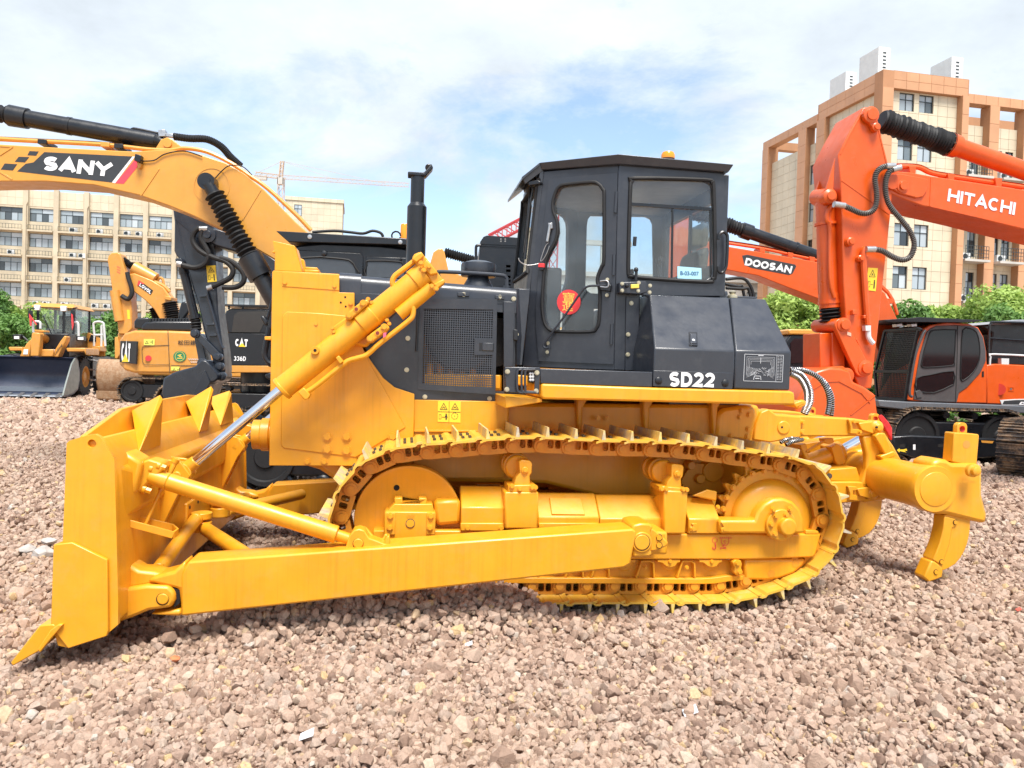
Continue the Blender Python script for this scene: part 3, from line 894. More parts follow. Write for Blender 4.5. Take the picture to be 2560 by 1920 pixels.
# roof-top housings with slots
for (xa, xb_, yt, yb, dpt) in ((684, 808, 230, 372, 16), (876, 1012, 80, 245, 6), (1320, 1458, 140, 300, 8)):
    pA = at_depth(R4, (xa*.3+xb_*.7), yb, 62+dpt); pF = Frame(pA[:2], R(12)); k_ = (62+dpt)/1923*.41
    hw = (xb_-xa)*.35*k_; hz = (yt+0, yb)
    z0_, z1_ = zT-.5, at_depth(R4, (xa+xb_)/2, yt+8, 62+dpt).z
    bx_ = S().box(pF, -hw*.2, hw*1.5, 0, 2.6, z0_, z1_)
    hb = part('roof_housing', bx_, M['roof_white'], rbd, .02, smooth=0)
    for q in range(8): ubox('vent_slot', M['frame'], hb, pF, hw*.45, hw*.9, -.012, .01, z1_-.55-q*.32, z1_-.42-q*.32)
s = S().tube([at_depth(R4, 300, 700, 80), at_depth(R4, 320, 705, 79.6)], .2, 8); s.box(Frame(at_depth(R4, 325, 722, 79.5)[:2], R(12)), -.3, .3, -.3, .3, rlz(320, 735)-.1, rlz(320, 735)+.35); part('camera_housing', s, M['roof_white'], rbd)

# ---- low pale building beyond the middle
MB_ = Frame(at_depth(DD, 1500, 640, 85)[:2], R(6))
mb = thing('low_workshop', MB_, 'low pale workshop in the far middle, glimpsed beyond the cab', 'building')
mx0, mx1 = MB_.loc(MB_.P(DD, 1150, 620)).x, MB_.loc(MB_.P(DD, 1690, 620)).x; mz = MB_.loc(MB_.P(DD, 1620, 612)).z
s = S().box(MB_, mx0, mx1, 0, 10, -1, mz); part('wall', s, M['conc2'], mb, smooth=0)
s = S().box(MB_, mx0-.2, mx1+.2, -.3, 10, mz, mz+.5); part('roof', s, M['conc2'], mb, smooth=0)
for k in range(6):
    xa = mx0 + 3 + k*4.2; window(mb, MB_, xa, xa+1.9, mz-2.6, mz-1.0, 2, -.2, rec=.15)
xq = MB_.loc(MB_.P(DD, 1258, 600)).x
for k in range(3): s = S().box(MB_, xq+k*2.4-.2, xq+k*2.4+.2, 1, 1.5, mz+.5, mz+3.6); part('roof_post', s, M['conc2'], mb, smooth=0)
s = S().box(MB_, xq-.6, xq+5.6, .9, 1.6, mz+3.6, mz+4.1); part('roof_beam', s, M['conc2'], mb, smooth=0)

# ---- tower cranes
def lattice(s, p, q, wd, n, r=.05):
    d = (q-p).normalized(); a = d.cross(V((0, 0, 1)))
    if a.length < .1: a = d.cross(V((0, 1, 0)))
    a.normalize(); u = a.cross(d).normalized()
    cs_ = [a*wd/2+u*wd/2, -a*wd/2+u*wd/2, -a*wd/2-u*wd/2, a*wd/2-u*wd/2]
    for c_ in cs_: s.bar(p+c_, q+c_, r*2, r*2)
    for k in range(n):
        t0, t1 = k/n, (k+1)/n
        for i in range(4):
            c0, c1 = cs_[i], cs_[(i+1) % 4]
            if k % 2: c0, c1 = c1, c0
            s.bar(p.lerp(q, t0)+c0, p.lerp(q, t1)+c1, r*1.3, r*1.3)
CD = 260
tcm = plain('hazed_crane_orange', (.56, .44, .34), .6)  # orange paled and greyed: distance haze mixed into the crane's colour
crane = thing('tower_crane', None, 'distant orange tower crane with long lattice jib above the roofs', 'crane', at=V((at_depth(L1, 1805, 700, CD).x, CD, 0)))
s = S(); base = V((at_depth(L1, 1805, 700, CD).x, CD, 0)); zj = at_depth(L1, 1805, 570, CD).z
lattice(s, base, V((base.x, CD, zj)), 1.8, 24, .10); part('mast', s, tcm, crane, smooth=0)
tip = at_depth(L1, 1815, 470, CD); je = at_depth(DD, 884, 400, CD); ce = at_depth(L1, 1640, 552, CD); jb = at_depth(L1, 1805, 572, CD)
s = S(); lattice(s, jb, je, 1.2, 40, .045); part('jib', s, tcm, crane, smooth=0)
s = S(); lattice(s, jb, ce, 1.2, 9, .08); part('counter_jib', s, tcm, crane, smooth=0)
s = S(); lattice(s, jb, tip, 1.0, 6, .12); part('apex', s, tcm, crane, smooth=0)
s = S(); s.bar(tip, jb.lerp(je, .82), .14, .14); s.bar(tip, jb.lerp(je, .45), .14, .14); s.bar(tip, ce, .14, .14); part('tie_bars', s, M['conc2'], crane, smooth=0)
s = S(); s.prism([ce+V((0, -.6, -2)), ce+V((4, -.6, -2)), ce+V((4, -.6, -.6)), ce+V((0, -.6, -.6))], V((0, 1.2, 0))); part('counterweight', s, M['conc2'], crane)
s = S(); s.prism([jb+V((-1, -1, -2.6)), jb+V((1.2, -1, -2.6)), jb+V((1.2, -1, -.4)), jb+V((-1, -1, -.4))], V((0, 2, 0))); part('crane_cab', s, M['conc2'], crane)
r_m = plain('crane_red', (.45, .04, .05), .6)
CD2 = 180
jb2, je2 = at_depth(DD, 1060, 518, CD2), at_depth(DD, 1180, 455, CD2)
cr2 = thing('red_crane', None, 'distant red lattice crane jib rising behind the bulldozer cab', 'crane', at=V((at_depth(DD, 1300, 560, CD2).x, CD2, 0)))
s = S(); lattice(s, jb2, je2, 2.2, 12, .16); part('jib', s, r_m, cr2, smooth=0)
mbx = V((je2.x+2, CD2, 0)); s = S(); lattice(s, mbx, V((mbx.x, CD2, je2.z)), 1.8, 14, .14); part('mast', s, r_m, cr2, smooth=0)

# ================================================================== trees and shrubs
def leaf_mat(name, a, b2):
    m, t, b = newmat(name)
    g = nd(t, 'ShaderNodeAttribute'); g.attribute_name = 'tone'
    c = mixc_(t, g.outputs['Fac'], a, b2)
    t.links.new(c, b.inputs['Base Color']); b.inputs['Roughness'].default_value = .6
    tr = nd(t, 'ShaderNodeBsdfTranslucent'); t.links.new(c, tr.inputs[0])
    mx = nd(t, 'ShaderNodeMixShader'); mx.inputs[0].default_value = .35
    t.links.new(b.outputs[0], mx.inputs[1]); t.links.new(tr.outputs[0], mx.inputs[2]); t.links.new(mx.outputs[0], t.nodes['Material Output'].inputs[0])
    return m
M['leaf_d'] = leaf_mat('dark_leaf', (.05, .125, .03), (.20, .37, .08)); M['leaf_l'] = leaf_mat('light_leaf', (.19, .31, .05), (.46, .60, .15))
M['bark'] = plain('bark', (.10, .075, .05), .9, 0, .3, 6)
def tree(label, pos, h, rx, ry, n, mat, leaf=.115, seed=1, low=.12, group='trees and shrubs beyond the machines', name='leafy_tree'):
    rg_ = np.random.default_rng(seed)
    o = thing(name, None, label, 'tree', group, at=V((pos[0], pos[1], gz(pos[0], pos[1])-.05)))
    base = V((pos[0], pos[1], gz(pos[0], pos[1])-.05))
    s = S(); trunk_top = base + V((0, 0, h*.55))
    s.tube([base, base+V((.05, 0, h*.3)), trunk_top], [.16, .12, .05], 8)
    rs_ = random.Random(seed)
    for k in range(7):
        a = rs_.uniform(0, 6.28); z = h*rs_.uniform(.22, .5)
        p = base+V((0, 0, z)); q_ = p + V((math.cos(a)*rx*.6, math.sin(a)*ry*.6, h*rs_.uniform(.15, .35)))
        s.tube([p, p.lerp(q_, .5)+V((0, 0, .1)), q_], [.06, .04, .015], 6)
    part('trunk', s, M['bark'], o)
    nc = max(12, int(n/300))
    cc = []
    for k in range(nc):
        a, t_ = rg_.uniform(0, 6.28), rg_.uniform(low, 1)
        rr_ = math.sin(math.pi*min(.93, t_*.62+.28))*rg_.uniform(.35, 1.0)
        cc.append((math.cos(a)*rx*rr_, math.sin(a)*ry*rr_, h*t_*.93, rg_.uniform(.22, .42)*min(rx, ry, h*.5), rg_.uniform(0, 1)))
    cc = np.array(cc)
    idx = rg_.integers(0, nc, n); d = rg_.normal(0, 1, (n, 3)); d /= np.linalg.norm(d, axis=1)[:, None]
    rad = cc[idx, 3]*(rg_.uniform(.35, 1, n)**.5)
    ctr = cc[idx, :3] + d*rad[:, None]*np.array([1, 1, .85])
    ctr[:, 2] = np.maximum(ctr[:, 2], .05)
    nrm = d + rg_.normal(0, .6, (n, 3)) + np.array([0, 0, .35]); nrm /= np.linalg.norm(nrm, axis=1)[:, None]
    tg = np.cross(nrm, rg_.normal(0, 1, (n, 3))); tg /= np.linalg.norm(tg, axis=1)[:, None]; bt = np.cross(nrm, tg)
    L_ = leaf*rg_.uniform(.6, 1.35, n)[:, None]; W_ = L_*.45
    vv_ = np.stack([ctr-tg*L_, ctr-bt*W_+tg*L_*.1, ctr+tg*L_, ctr+bt*W_+tg*L_*.1], 1).reshape(-1, 3) + np.array(base)
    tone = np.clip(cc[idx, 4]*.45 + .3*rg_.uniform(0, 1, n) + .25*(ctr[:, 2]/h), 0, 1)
    me = bpy.data.meshes.new('crown'); me.vertices.add(4*n); me.vertices.foreach_set('co', (vv_-np.array(base)).astype(np.float32).ravel())
    me.loops.add(4*n); me.loops.foreach_set('vertex_index', np.arange(4*n, dtype=np.int32)); me.polygons.add(n)
    me.polygons.foreach_set('loop_start', np.arange(0, 4*n, 4, dtype=np.int32)); me.polygons.foreach_set('loop_total', np.full(n, 4, np.int32)); me.update(calc_edges=True)
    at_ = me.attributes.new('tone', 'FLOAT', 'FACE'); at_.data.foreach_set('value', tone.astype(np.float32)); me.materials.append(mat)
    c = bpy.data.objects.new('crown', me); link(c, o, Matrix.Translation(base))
    return o
def tree_px(label, c, xc, ytop, depth, rx, n, mat, **k):
    top = at_depth(c, xc, ytop, depth)
    return tree(label, (top.x, depth), top.z*1.0, rx, rx*.8, n, mat, **k)
tl_ = [('tall dark green tree at the left edge of the yard', L2, -30, 360, 40, 2.3, 5200, 'leaf_d'),
       ('broad bright green shrub left of the wheel loader cab', L2, 120, 490, 41, 2.2, 4600, 'leaf_l'),
       ('dark leafy shrub at the left edge behind the loader bucket', L2, 60, 610, 37.5, 2.2, 5000, 'leaf_d'),
       ('bright shrub seen directly behind the loader cab', L2, 330, 520, 42, 2.4, 4600, 'leaf_l'),
       ('round dark shrub just right of the loader cab', L2, 790, 565, 40, 2.0, 5200, 'leaf_d'),
       ('shrub half hidden behind the amber excavator stick', L2, 960, 540, 41, 1.6, 3600, 'leaf_d'),
       ('light green shrub between the amber boom and its stick', L2, 1170, 545, 43, 1.7, 3600, 'leaf_l'),
       ('small bright shrub behind the slate stick', L2, 1500, 560, 44, 1.6, 2600, 'leaf_l'),
       ('large light green shrub right of the bulldozer rear tank', R5, 740, 690, 33, 2.4, 6200, 'leaf_l'),
       ('light green shrub nearest the bulldozer rear tank', R5, 500, 700, 35, 1.8, 4200, 'leaf_l'),
       ('small dark tree between orange stick and orange cab', R6, 640, 110, 34, 1.6, 3800, 'leaf_d'),
       ('light shrub above the roof plate of the orange cab', R6, 830, 170, 36, 1.8, 4000, 'leaf_l'),
       ('low light shrub left of the big right-hand tree', R6, 1010, 180, 35, 1.7, 3600, 'leaf_l'),
       ('big bright willow-like tree at the right edge', R6, 1400, 20, 33, 3.0, 9000, 'leaf_l'),
       ('dark shrub low beneath the right-hand bright tree', R6, 1420, 170, 31, 1.8, 3800, 'leaf_d'),
       ('tree crown just entering at the right edge', R6, 1660, 60, 34, 2.4, 5200, 'leaf_l')]
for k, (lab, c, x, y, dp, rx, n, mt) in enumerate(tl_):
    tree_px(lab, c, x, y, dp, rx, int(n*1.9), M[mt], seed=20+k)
# low planting seen between the machines' tracks
s_ = None
for k, (x, lab) in enumerate(((1000, 'dark low hedge plant under the orange excavator, left'), (1230, 'dark low hedge plant under the orange excavator, middle'), (1460, 'dark low hedge plant under the orange excavator, right'))):
    tree_px(lab, R6, x, 985, 27, 1.9, 2600, M['leaf_d'], seed=70+k, leaf=.12, low=.02, name='hedge_plant', group='hedge plants under the orange excavator')
# ================================================================== bulldozer
K0 = Frame((0, 0), R(8))
hit = ground_at(DD, 1300, 1298)
K = Frame((hit + K0.ey*1.28)[:2], R(8))
dozer = thing('bulldozer', K, 'yellow crawler bulldozer with charcoal cab and rear ripper, front of the yard', 'bulldozer')
Y_, C_ = M['yellow'], M['char']
EY = K.ey
def kr(c, n, w):                       # a length of n view pixels on plane w, in metres
    return (K.P(c, 1000+n, 800, w) - K.P(c, 1000, 800, w)).length
def bolts(name, pts, c, w, r, h, mat, parent, F=None):
    F = F or K
    for (x, y) in pts:
        s = S(); s.bolt(F.P(c, x, y, w), -F.ey, r, h); part(name, s, mat, parent)
def disc(c, x, y, w0, w1, r, n=28, F=None):
    F = F or K; p = F.P(c, x, y, w0)
    return S().cyl(p, p + F.ey*(w1-w0), r, n=n)

# ---- tracks
path_px = [(-1675, 835), (-1592, 600), (-1408, 425), (-1170, 352), (-930, 335), (-690, 315), (-460, 297), (-232, 287), (-7, 297),
           (210, 310), (430, 315), (648, 320), (862, 330), (1070, 350), (1278, 380), (1480, 408), (1685, 437), (1860, 508), (1972, 672),
           (1997, 880), (1884, 1119), (1704, 1223), (1480, 1300), (1250, 1352), (900, 1358), (500, 1358), (100, 1358), (-300, 1358), (-700, 1358),
           (-1170, 1355), (-1350, 1322), (-1527, 1207), (-1635, 1047)]
pp = []
for (x, y) in path_px:
    l = K.loc(K.P(B5, x, y, -1.10)); pp.append(V((l.x, 0, l.z)))
dense = spline(pp, 12, True)
cum = [0.0]
for i in range(len(dense)):
    cum.append(cum[-1] + (dense[(i+1) % len(dense)]-dense[i]).length)
NSH = round(cum[-1]/0.2075)
def on_path(sv):
    sv %= cum[-1]
    i = int(np.searchsorted(cum, sv, side='right'))-1
    i = min(i, len(dense)-1)
    t = (sv-cum[i])/(cum[i+1]-cum[i])
    return dense[i].lerp(dense[(i+1) % len(dense)], t)
pins = [on_path(cum[-1]*(k/NSH)) for k in range(NSH)]
PIT = cum[-1]/NSH
# one shoe, one link, in (travel, across, outward)
sh = S()
N0 = 0.068
prof = [(-.04, -.014), (0, 0), (.13, 0), (.15, .014), (.175, .014), (.207, -.006), (.207, .008), (.178, .029), (.148, .029), (.128, .015), (-.002, .015), (-.04, .001)]
sh.prism([V((t+.0, -.30, n+N0)) for t, n in prof], V((0, .60, 0)))
sh.m = 1
sh.prism([V((t, -.30, n+N0)) for t, n in [(.001, .0135), (.030, .0135), (.021, .082), (.009, .082)]], V((0, .60, 0)))
sh.m = 2
for t in (.062, .112):
    for y in (-.128, -.085, .085, .128):
        sh.cyl(V((t, y, N0+.012)), V((t, y, N0+.030)), .011, n=6)
shoe_me, _ = mesh_of(sh, 'track_shoe', [M['shoe'], M['grouser'], M['bolt_dark']], 30, V((0, 0, 0)))
lk = S()
def rrect(cx_, cy_, a, b, r=.012):
    out = []
    for (sx, sy, a0) in ((1, 1, 0), (-1, 1, 90), (-1, -1, 180), (1, -1, 270)):
        for k in range(3):
            t = R(a0 + 45*k); out.append((cx_ + sx*(a-r) + r*math.cos(t), cy_ + sy*(b-r) + r*math.sin(t)))
    return out
lout = [(-.05, -.022), (-.053, .03), (-.035, .066), (.196, .066), (.166, .034), (.158, 0), (.166, -.034), (.172, -.048), (.02, -.052), (-.025, -.046)]
for y0, y1 in ((-.112, -.075), (.075, .112)):
    lk.prism([V((t, y0, n)) for t, n in lout], V((0, y1-y0, 0)),
             [[V((t, y0, n)) for t, n in rrect(cx_, .016, .021, .030)] for cx_ in (.078, .132)])
lk.cyl(V((0, -.130, 0)), V((0, .130, 0)), .047, n=20)
lk.cyl(V((0, -.142, 0)), V((0, .142, 0)), .029, n=16)
link_me, _ = mesh_of(lk, 'track_link', [M['link']], 40, V((0, 0, 0)))
def make_track(side):
    t = S()
    # pin bushings run through the chain: the track's own body
    for p in pins:
        t.cyl(K.W(p.x, side-.07, p.z), K.W(p.x, side+.07, p.z), .034, n=10)
    tr = part('track', t, Y_, dozer)
    for k in range(NSH):
        a, b = pins[k], pins[(k+1) % NSH]
        d = (b-a).normalized()
        ex = K.ex*d.x + K.ez*d.z; en = K.ex*(-d.z) + K.ez*d.x
        m = Matrix((ex, EY, en)).transposed().to_4x4(); m.translation = K.W(a.x, side, a.z)
        inst('track_shoe', shoe_me, tr, m); inst('track_link', link_me, tr, m)
make_track(-1.0)
make_track(1.0)

# ---- track frames
def pair(name, s, mats=None, bev=0.006, parent=dozer, **k):
    return both(K, name, s, mats or Y_, parent, bev, **k)
s = S()
s.px(K, B5, [(-1350, 968), (2005, 968), (1968, 1120), (1945, 1148), (1430, 1165), (-1350, 1165)], -1.17, -.83)
tf, tf2 = pair('track_frame', s, bev=0.012)
s = S()
s.px(K, B5, [(1415, 1160), (1890, 1160), (1870, 1210), (1800, 1270), (1690, 1312), (1600, 1325), (1420, 1322)], -1.14, -.86)
pair('rear_guard', s, bev=0.02)
s = S()
s.px(K, B5, [(-1300, 1300), (1080, 1312), (1180, 1305), (1290, 1290), (1405, 1292), (1405, 1322), (1300, 1332), (1190, 1350), (1110, 1352), (-1300, 1345)], -1.15, -1.10)
for x in (-900, -560, -230, 110, 310, 655, 970):
    s.px(K, B5, [(x-75, 1306), (x-30, 1172), (x+45, 1172), (x+72, 1190), (x+75, 1306), (x+62, 1306), (x+58, 1196), (x+40, 1186), (x-22, 1186), (x-60, 1306)], -1.145, -1.105)
s.px(K, B5, [(-1300, 1166), (1415, 1166), (1415, 1300), (-1300, 1300)], -1.095, -1.085)
pair('roller_guard', s, bev=0.004)
for x in (-1000, -660, -330, 0, 165, 500, 845, 1165):
    s = S()
    p = K.P(B5, x, 1185, -1.10)
    s.lathe(p, EY, [(0, .02), (0, .065), (.03, .085), (.06, .10), (.14, .10), (.17, .085), (.2, .065)], 20)
    s.px(K, B5, [(x-95, 1166), (x+80, 1166), (x+80, 1185), (x+58, 1190), (x+40, 1215), (x+5, 1226), (x-30, 1215), (x-60, 1190), (x-95, 1185)], -1.16, -1.10)
    pair('track_roller', s, bev=0.004)
bolts('bolt', [(655, 1225), (973, 1225), (845, 1178), (1165, 1178)], B5, -1.16, .012, .016, Y_, tf)
s = S()
s.px(K, B5, [(1325, 1185), (1350, 1168), (1390, 1172), (1400, 1200), (1392, 1230), (1408, 1262), (1395, 1285), (1360, 1290), (1338, 1265), (1345, 1225)], -1.19, -1.12)
part('clamp_plate', s, Y_, dozer, .006)
bolts('bolt', [(1362, 1190), (1378, 1258)], B5, -1.19, .017, .018, Y_, tf)
# spring housing: upright lower side, sloping shoulder, flat top; built in lengths
def housing(name, c, x0, x1, ytop, yedge, ybot, wo=-1.19, wi=-1.02, bev=.008):
    A = [K.P(c, x0, ybot, wo), K.P(c, x0, yedge, wo)]
    zt = K.loc(K.P(c, x0, ytop, wi)).z
    xa = K.loc(A[0]).x; xb = K.loc(K.P(c, x1, ybot, wo)).x; zb = K.loc(A[0]).z; ze = K.loc(A[1]).z
    pr = [(wo, zb), (wo, ze), (wi, zt), (-2-wi, zt), (-2-wo, ze), (-2-wo, zb)]
    s = S(); s.prism([K.W(xa, y, z) for y, z in pr], K.ex*(xb-xa))
    return pair(name, s, bev=bev)
housing('spring_housing', B4, 1142, 1474, 603, 765, 945)
housing('spring_housing', B4, 1735, 2205, 655, 840, 945, -1.18)
housing('spring_housing', B5, 304, 800, 668, 852, 968, -1.18)
housing('drive_cover', B5, 985, 1226, 690, 855, 966, -1.19)
s = S()
s.px(K, B4, [(1142, 885), (1430, 885), (1474, 885), (1474, 945), (1142, 945)], -1.205, -1.18)
s.px(K, B4, [(1742, 885), (2205, 885), (2205, 912), (1742, 945)], -1.20, -1.17)
pair('housing_flange', s)
bolts('bolt', [(1195, 920), (1452, 920), (1765, 912)], B4, -1.205, .016, .016, Y_, tf)
s = S().px(K, B4, [(1480, 645), (1742, 645), (1735, 930), (1482, 930)], -1.24, -.9)
pair('roller_support', s, bev=.012)
s = S().px(K, B5, [(800, 632), (985, 640), (965, 968), (795, 968)], -1.24, -.9)
s.prism([K.P(B5, 800, 632, -1.20), K.P(B5, 800, 900, -1.20), K.P(B5, 715, 700, -1.05)], EY*.03)
pair('roller_support', s, bev=.012)
s = S().px(K, B4, [(1822, 692), (2065, 698), (2096, 826), (1840, 822)], -1.19, -1.17)
# hatch lies on the sloping shoulder
a = [K.P(B4, 1822, 692, -1.06), K.P(B4, 2065, 698, -1.06), K.P(B4, 2096, 826, -1.165), K.P(B4, 1840, 822, -1.165)]
n_ = (a[1]-a[0]).cross(a[3]-a[0]).normalized()
if n_.y > 0: n_ = -n_
s = S().prism([p+n_*.012 for p in a], -n_*.03)
part('hatch', s, Y_, dozer, .004)
# carrier rollers on posts
for (c, post, base, ctr, eye) in ((B4, [(1590, 410), (1612, 398), (1672, 405), (1692, 425), (1688, 500), (1672, 520), (1680, 610), (1545, 610), (1572, 530), (1600, 500)],
                                   [(1510, 595), (1722, 590), (1728, 645), (1505, 645)], (1580, 455), (1637, 480)),
                                  (B5, [(858, 440), (872, 430), (940, 438), (952, 455), (945, 525), (930, 545), (935, 625), (812, 622), (830, 560), (858, 530)],
                                   [(768, 600), (980, 618), (985, 642), (765, 640)], (795, 490), (905, 508))):
    s = S().px(K, c, post, -1.20, -1.06); pair('roller_post', s, bev=.008)
    s = S().px(K, c, base, -1.23, -1.0); pair('post_base', s, bev=.006)
    p = K.P(c, *ctr, -1.08)
    s = S().lathe(p, EY, [(0, .03), (0, .075), (.01, .088), (.035, .088), (.04, .07), (.055, .07), (.06, .098), (.085, .098), (.09, .08), (.20, .08), (.205, .098), (.235, .098), (.24, .06)], 28)
    pair('carrier_roller', s)
    s = disc(c, *eye, -1.215, -1.19, .027, 18); pair('roller_pin', s)
    bolts('bolt', [eye], c, -1.215, .012, .012, Y_, tf)
bolts('bolt', [(1535, 600), (1595, 620), (1690, 610), (1715, 610)], B4, -1.235, .014, .02, Y_, tf)
bolts('bolt', [(778, 620), (815, 622), (945, 625), (972, 628)], B5, -1.235, .014, .02, Y_, tf)
# idler wheel, its bearing block and yoke
p = K.P(B4, 740, 852, -1.06)
ri = kr(B4, 405, -1.06)
s = S().lathe(p, EY, [(.0, .02), (.0, ri*.90), (-.006, ri*.93), (-.006, ri), (.045, ri), (.05, ri*.93), (.07, ri*.93), (.075, ri), (.12, ri), (.125, .3), (.125, .02)], 56)
pair('idler_wheel', s)
s = disc(B4, 650, 613, -1.064, -1.05, kr(B4, 22, -1.06), 16); part('hub_hole', s, M['hole'], dozer)
s = S()
s.px(K, B4, [(556, 805), (570, 795), (945, 800), (952, 812), (945, 985), (930, 1005), (590, 1030), (550, 985)], -1.23, -1.06)
pair('bearing_block', s, bev=.008)
s = S()
s.px(K, B4, [(575, 800), (630, 738), (925, 738), (940, 800)], -1.20, -1.06)
s.px(K, B4, [(634, 690), (694, 690), (694, 728), (822, 728), (822, 690), (882, 695), (880, 740), (634, 740)], -1.18, -1.07)
pair('bearing_cap', s, bev=.006)
for x0, x1 in ((562, 640), (884, 948)):
    s = S().px(K, B4, [(x0, 805), (x1, 805), (x1-3, 975), (x0-6, 975)], -1.245, -1.20); part('clamp_plate', s, Y_, dozer, .004)
bolts('bolt', [(602, 830), (598, 918), (912, 830), (907, 918)], B4, -1.248, .017, .018, Y_, tf)
s = disc(B4, 755, 887, -1.236, -1.2, kr(B4, 35, -1.23), 24); part('grease_port', s, M['bolt_dark'], dozer)
s = disc(B4, 755, 887, -1.238, -1.2, kr(B4, 30, -1.23), 24); part('grease_plug', s, Y_, dozer)
ftext('lettering', 'DZ', Y_, dozer, K, B4, (730, 838), (790, 838), (730, 815), -1.232, .01)
s = S().px(K, B4, [(935, 720), (960, 705), (1142, 705), (1142, 890), (960, 908), (945, 850)], -1.15, -.85)
pair('idler_yoke', s, bev=.03)
s = S().px(K, B4, [(470, 940), (1480, 945), (1470, 1010), (470, 1010)], -1.18, -.82)
pair('frame_rail', s, bev=.01)
# sprocket, final drive, hub
cw = K.P(B5, 1600, 835, -1.03)
rs = kr(B5, 402, -1.03)
s = S(); pts = []
NT = 25
for k in range(NT*8):
    a = 2*math.pi*k/(NT*8); ph = (k % 8)/8
    rr = rs*(1.04 if ph < .25 else (.985 if ph < .375 else (.90 if ph < .875 else .985)))
    pts.append(cw + K.ex*math.cos(a)*rr + K.ez*math.sin(a)*rr)
s.prism(pts, EY*.06)
pair('sprocket', s)
s = S().lathe(cw, EY, [(-.03, .1), (-.03, rs*.88), (-.0, rs*.89), (0.07, rs*.88), (.07, .1)], 48)
sp, _ = pair('sprocket_hub', s)
bb = [(1600+352*math.cos(R(a)), 835+352*math.sin(R(a))) for a in range(-170, 30, 15)]
bolts('bolt', bb, B5, -1.062, .017, .02, Y_, sp)
rd = kr(B5, 305, -1.1)
c2 = K.P(B5, 1612, 860, -1.06)
s = S().lathe(c2, -EY, [(-.2, rd*1.02), (0, rd*1.02), (.03, rd*.99), (.055, rd*.93), (.075, rd*.82), (.09, rd*.66), (.098, rd*.45), (.10, .05)], 40)
pair('final_drive_case', s)
s = S()
s.px(K, B5, [(1232, 968), (1226, 862), (1495, 865), (1520, 800), (1570, 738), (1640, 700), (1720, 694), (1790, 720), (1845, 775), (1872, 850), (1884, 965)], -1.245, -1.08)
pair('drive_cover', s, bev=.02)
hc = (1703, 900)
s = disc(B5, *hc, -1.275, -1.2, kr(B5, 118, -1.27), 32); pair('hub_flange', s, bev=.008)
s = S().lathe(K.P(B5, 1735, 906, -1.27), -EY, [(0, .072), (.01, .068), (.042, .066), (.052, .056), (.054, .01)], 32); pair('hub_cap', s)
bolts('bolt', [(1703+82*math.cos(R(a)), 900+88*math.sin(R(a))) for a in (-125, -65, 185, 130, 60)] + [(1637, 778), (1768, 775)], B5, -1.276, .016, .02, Y_, tf)
s = S().px(K, B5, [(1010, 888), (1055, 888), (1055, 945), (1000, 948), (1000, 915), (1028, 912)], -1.20, -1.16)
s.px(K, B5, [(1240, 880), (1290, 880), (1290, 950), (1240, 955), (1240, 925), (1262, 915)], -1.26, -1.2)
part('cover_latch', s, Y_, dozer, .004)
bolts('bolt', [(1022, 930), (1258, 930), (1212, 760)], B5, -1.25, .012, .016, Y_, tf)
s = S().px(K, B5, [(1890, 940), (1985, 945), (1990, 968), (1885, 968)], -1.17, -1.0); part('step_plate', s, Y_, dozer, .004)
# red lifting marks on the frame
s = S()
def ringp(F, c, x, y, r, wd, w, n=24):
    o_ = [F.P(c, x+r*math.cos(2*math.pi*k/n), y+r*math.sin(2*math.pi*k/n), w) for k in range(n)]
    i_ = [F.P(c, x+(r-wd)*math.cos(2*math.pi*k/n), y+(r-wd)*math.sin(2*math.pi*k/n), w) for k in range(n)]
    return o_, i_
def stroke(s, F, c, pts, wd, w, th=.001):
    for (a, b) in zip(pts[:-1], pts[1:]):
        d = V((b[0]-a[0], b[1]-a[1])).normalized(); n = V((-d.y, d.x))*wd/2
        e = d*wd*.3
        q = [(a[0]-e.x+n.x, a[1]-e.y+n.y), (b[0]+e.x+n.x, b[1]+e.y+n.y), (b[0]+e.x-n.x, b[1]+e.y-n.y), (a[0]-e.x-n.x, a[1]-e.y-n.y)]
        s.prism(F.L(c, q, w), F.ey*th)
    return s
stroke(s, K, B5, [(1190+20*math.cos(R(a)), 1015+20*math.sin(R(a))) for a in range(0, 361, 30)], 2.5, -1.174)
stroke(s, K, B5, [(1192, 1040), (1195, 1060), (1195, 1078), (1186, 1086), (1176, 1082), (1174, 1070)], 7, -1.174)
stroke(s, K, B5, [(1222, 1000), (1320, 1000)], 3, -1.174)
for x in range(1228, 1320, 16): stroke(s, K, B5, [(x, 1000), (x+8, 992)], 3, -1.174)
stroke(s, K, B5, [(1240, 1003), (1240, 1035), (1255, 1055), (1280, 1055), (1298, 1035), (1298, 1003)], 3.5, -1.174)
stroke(s, K, B5, [(1280, 1025), (1268, 1018), (1258, 1026), (1272, 1040), (1262, 1050), (1248, 1060), (1275, 1072), (1232, 1080)], 3.5, -1.174)
stroke(s, K, B5, [(1232, 1072), (1278, 1080)], 3.5, -1.174)
part('lifting_mark', s, M['red'], dozer, label='red painted lifting hook and sling marks')

# ---- push arms
def arm_pt(c, x, y, w): return K.P(c, x, y, w)
wa0, wa1 = -1.66, -1.41
s = S()
s.px(K, SP, [(453, 1434), (470, 1404), (1583, 1322), (1592, 1330), (1577, 1410), (1560, 1420), (451, 1541)], wa0, wa1)
arm, arm2 = pair('push_arm', s, bev=.014)
s = S().px(K, B1, [(760, 1150), (800, 1120), (900, 1095), (960, 1040), (985, 1330), (940, 1330), (925, 1190), (890, 1180)], -1.63, -1.44)
s.px(K, B1, [(770, 1322), (940, 1290), (940, 1332)], -1.63, -1.44)
pair('arm_fork', s, bev=.02)
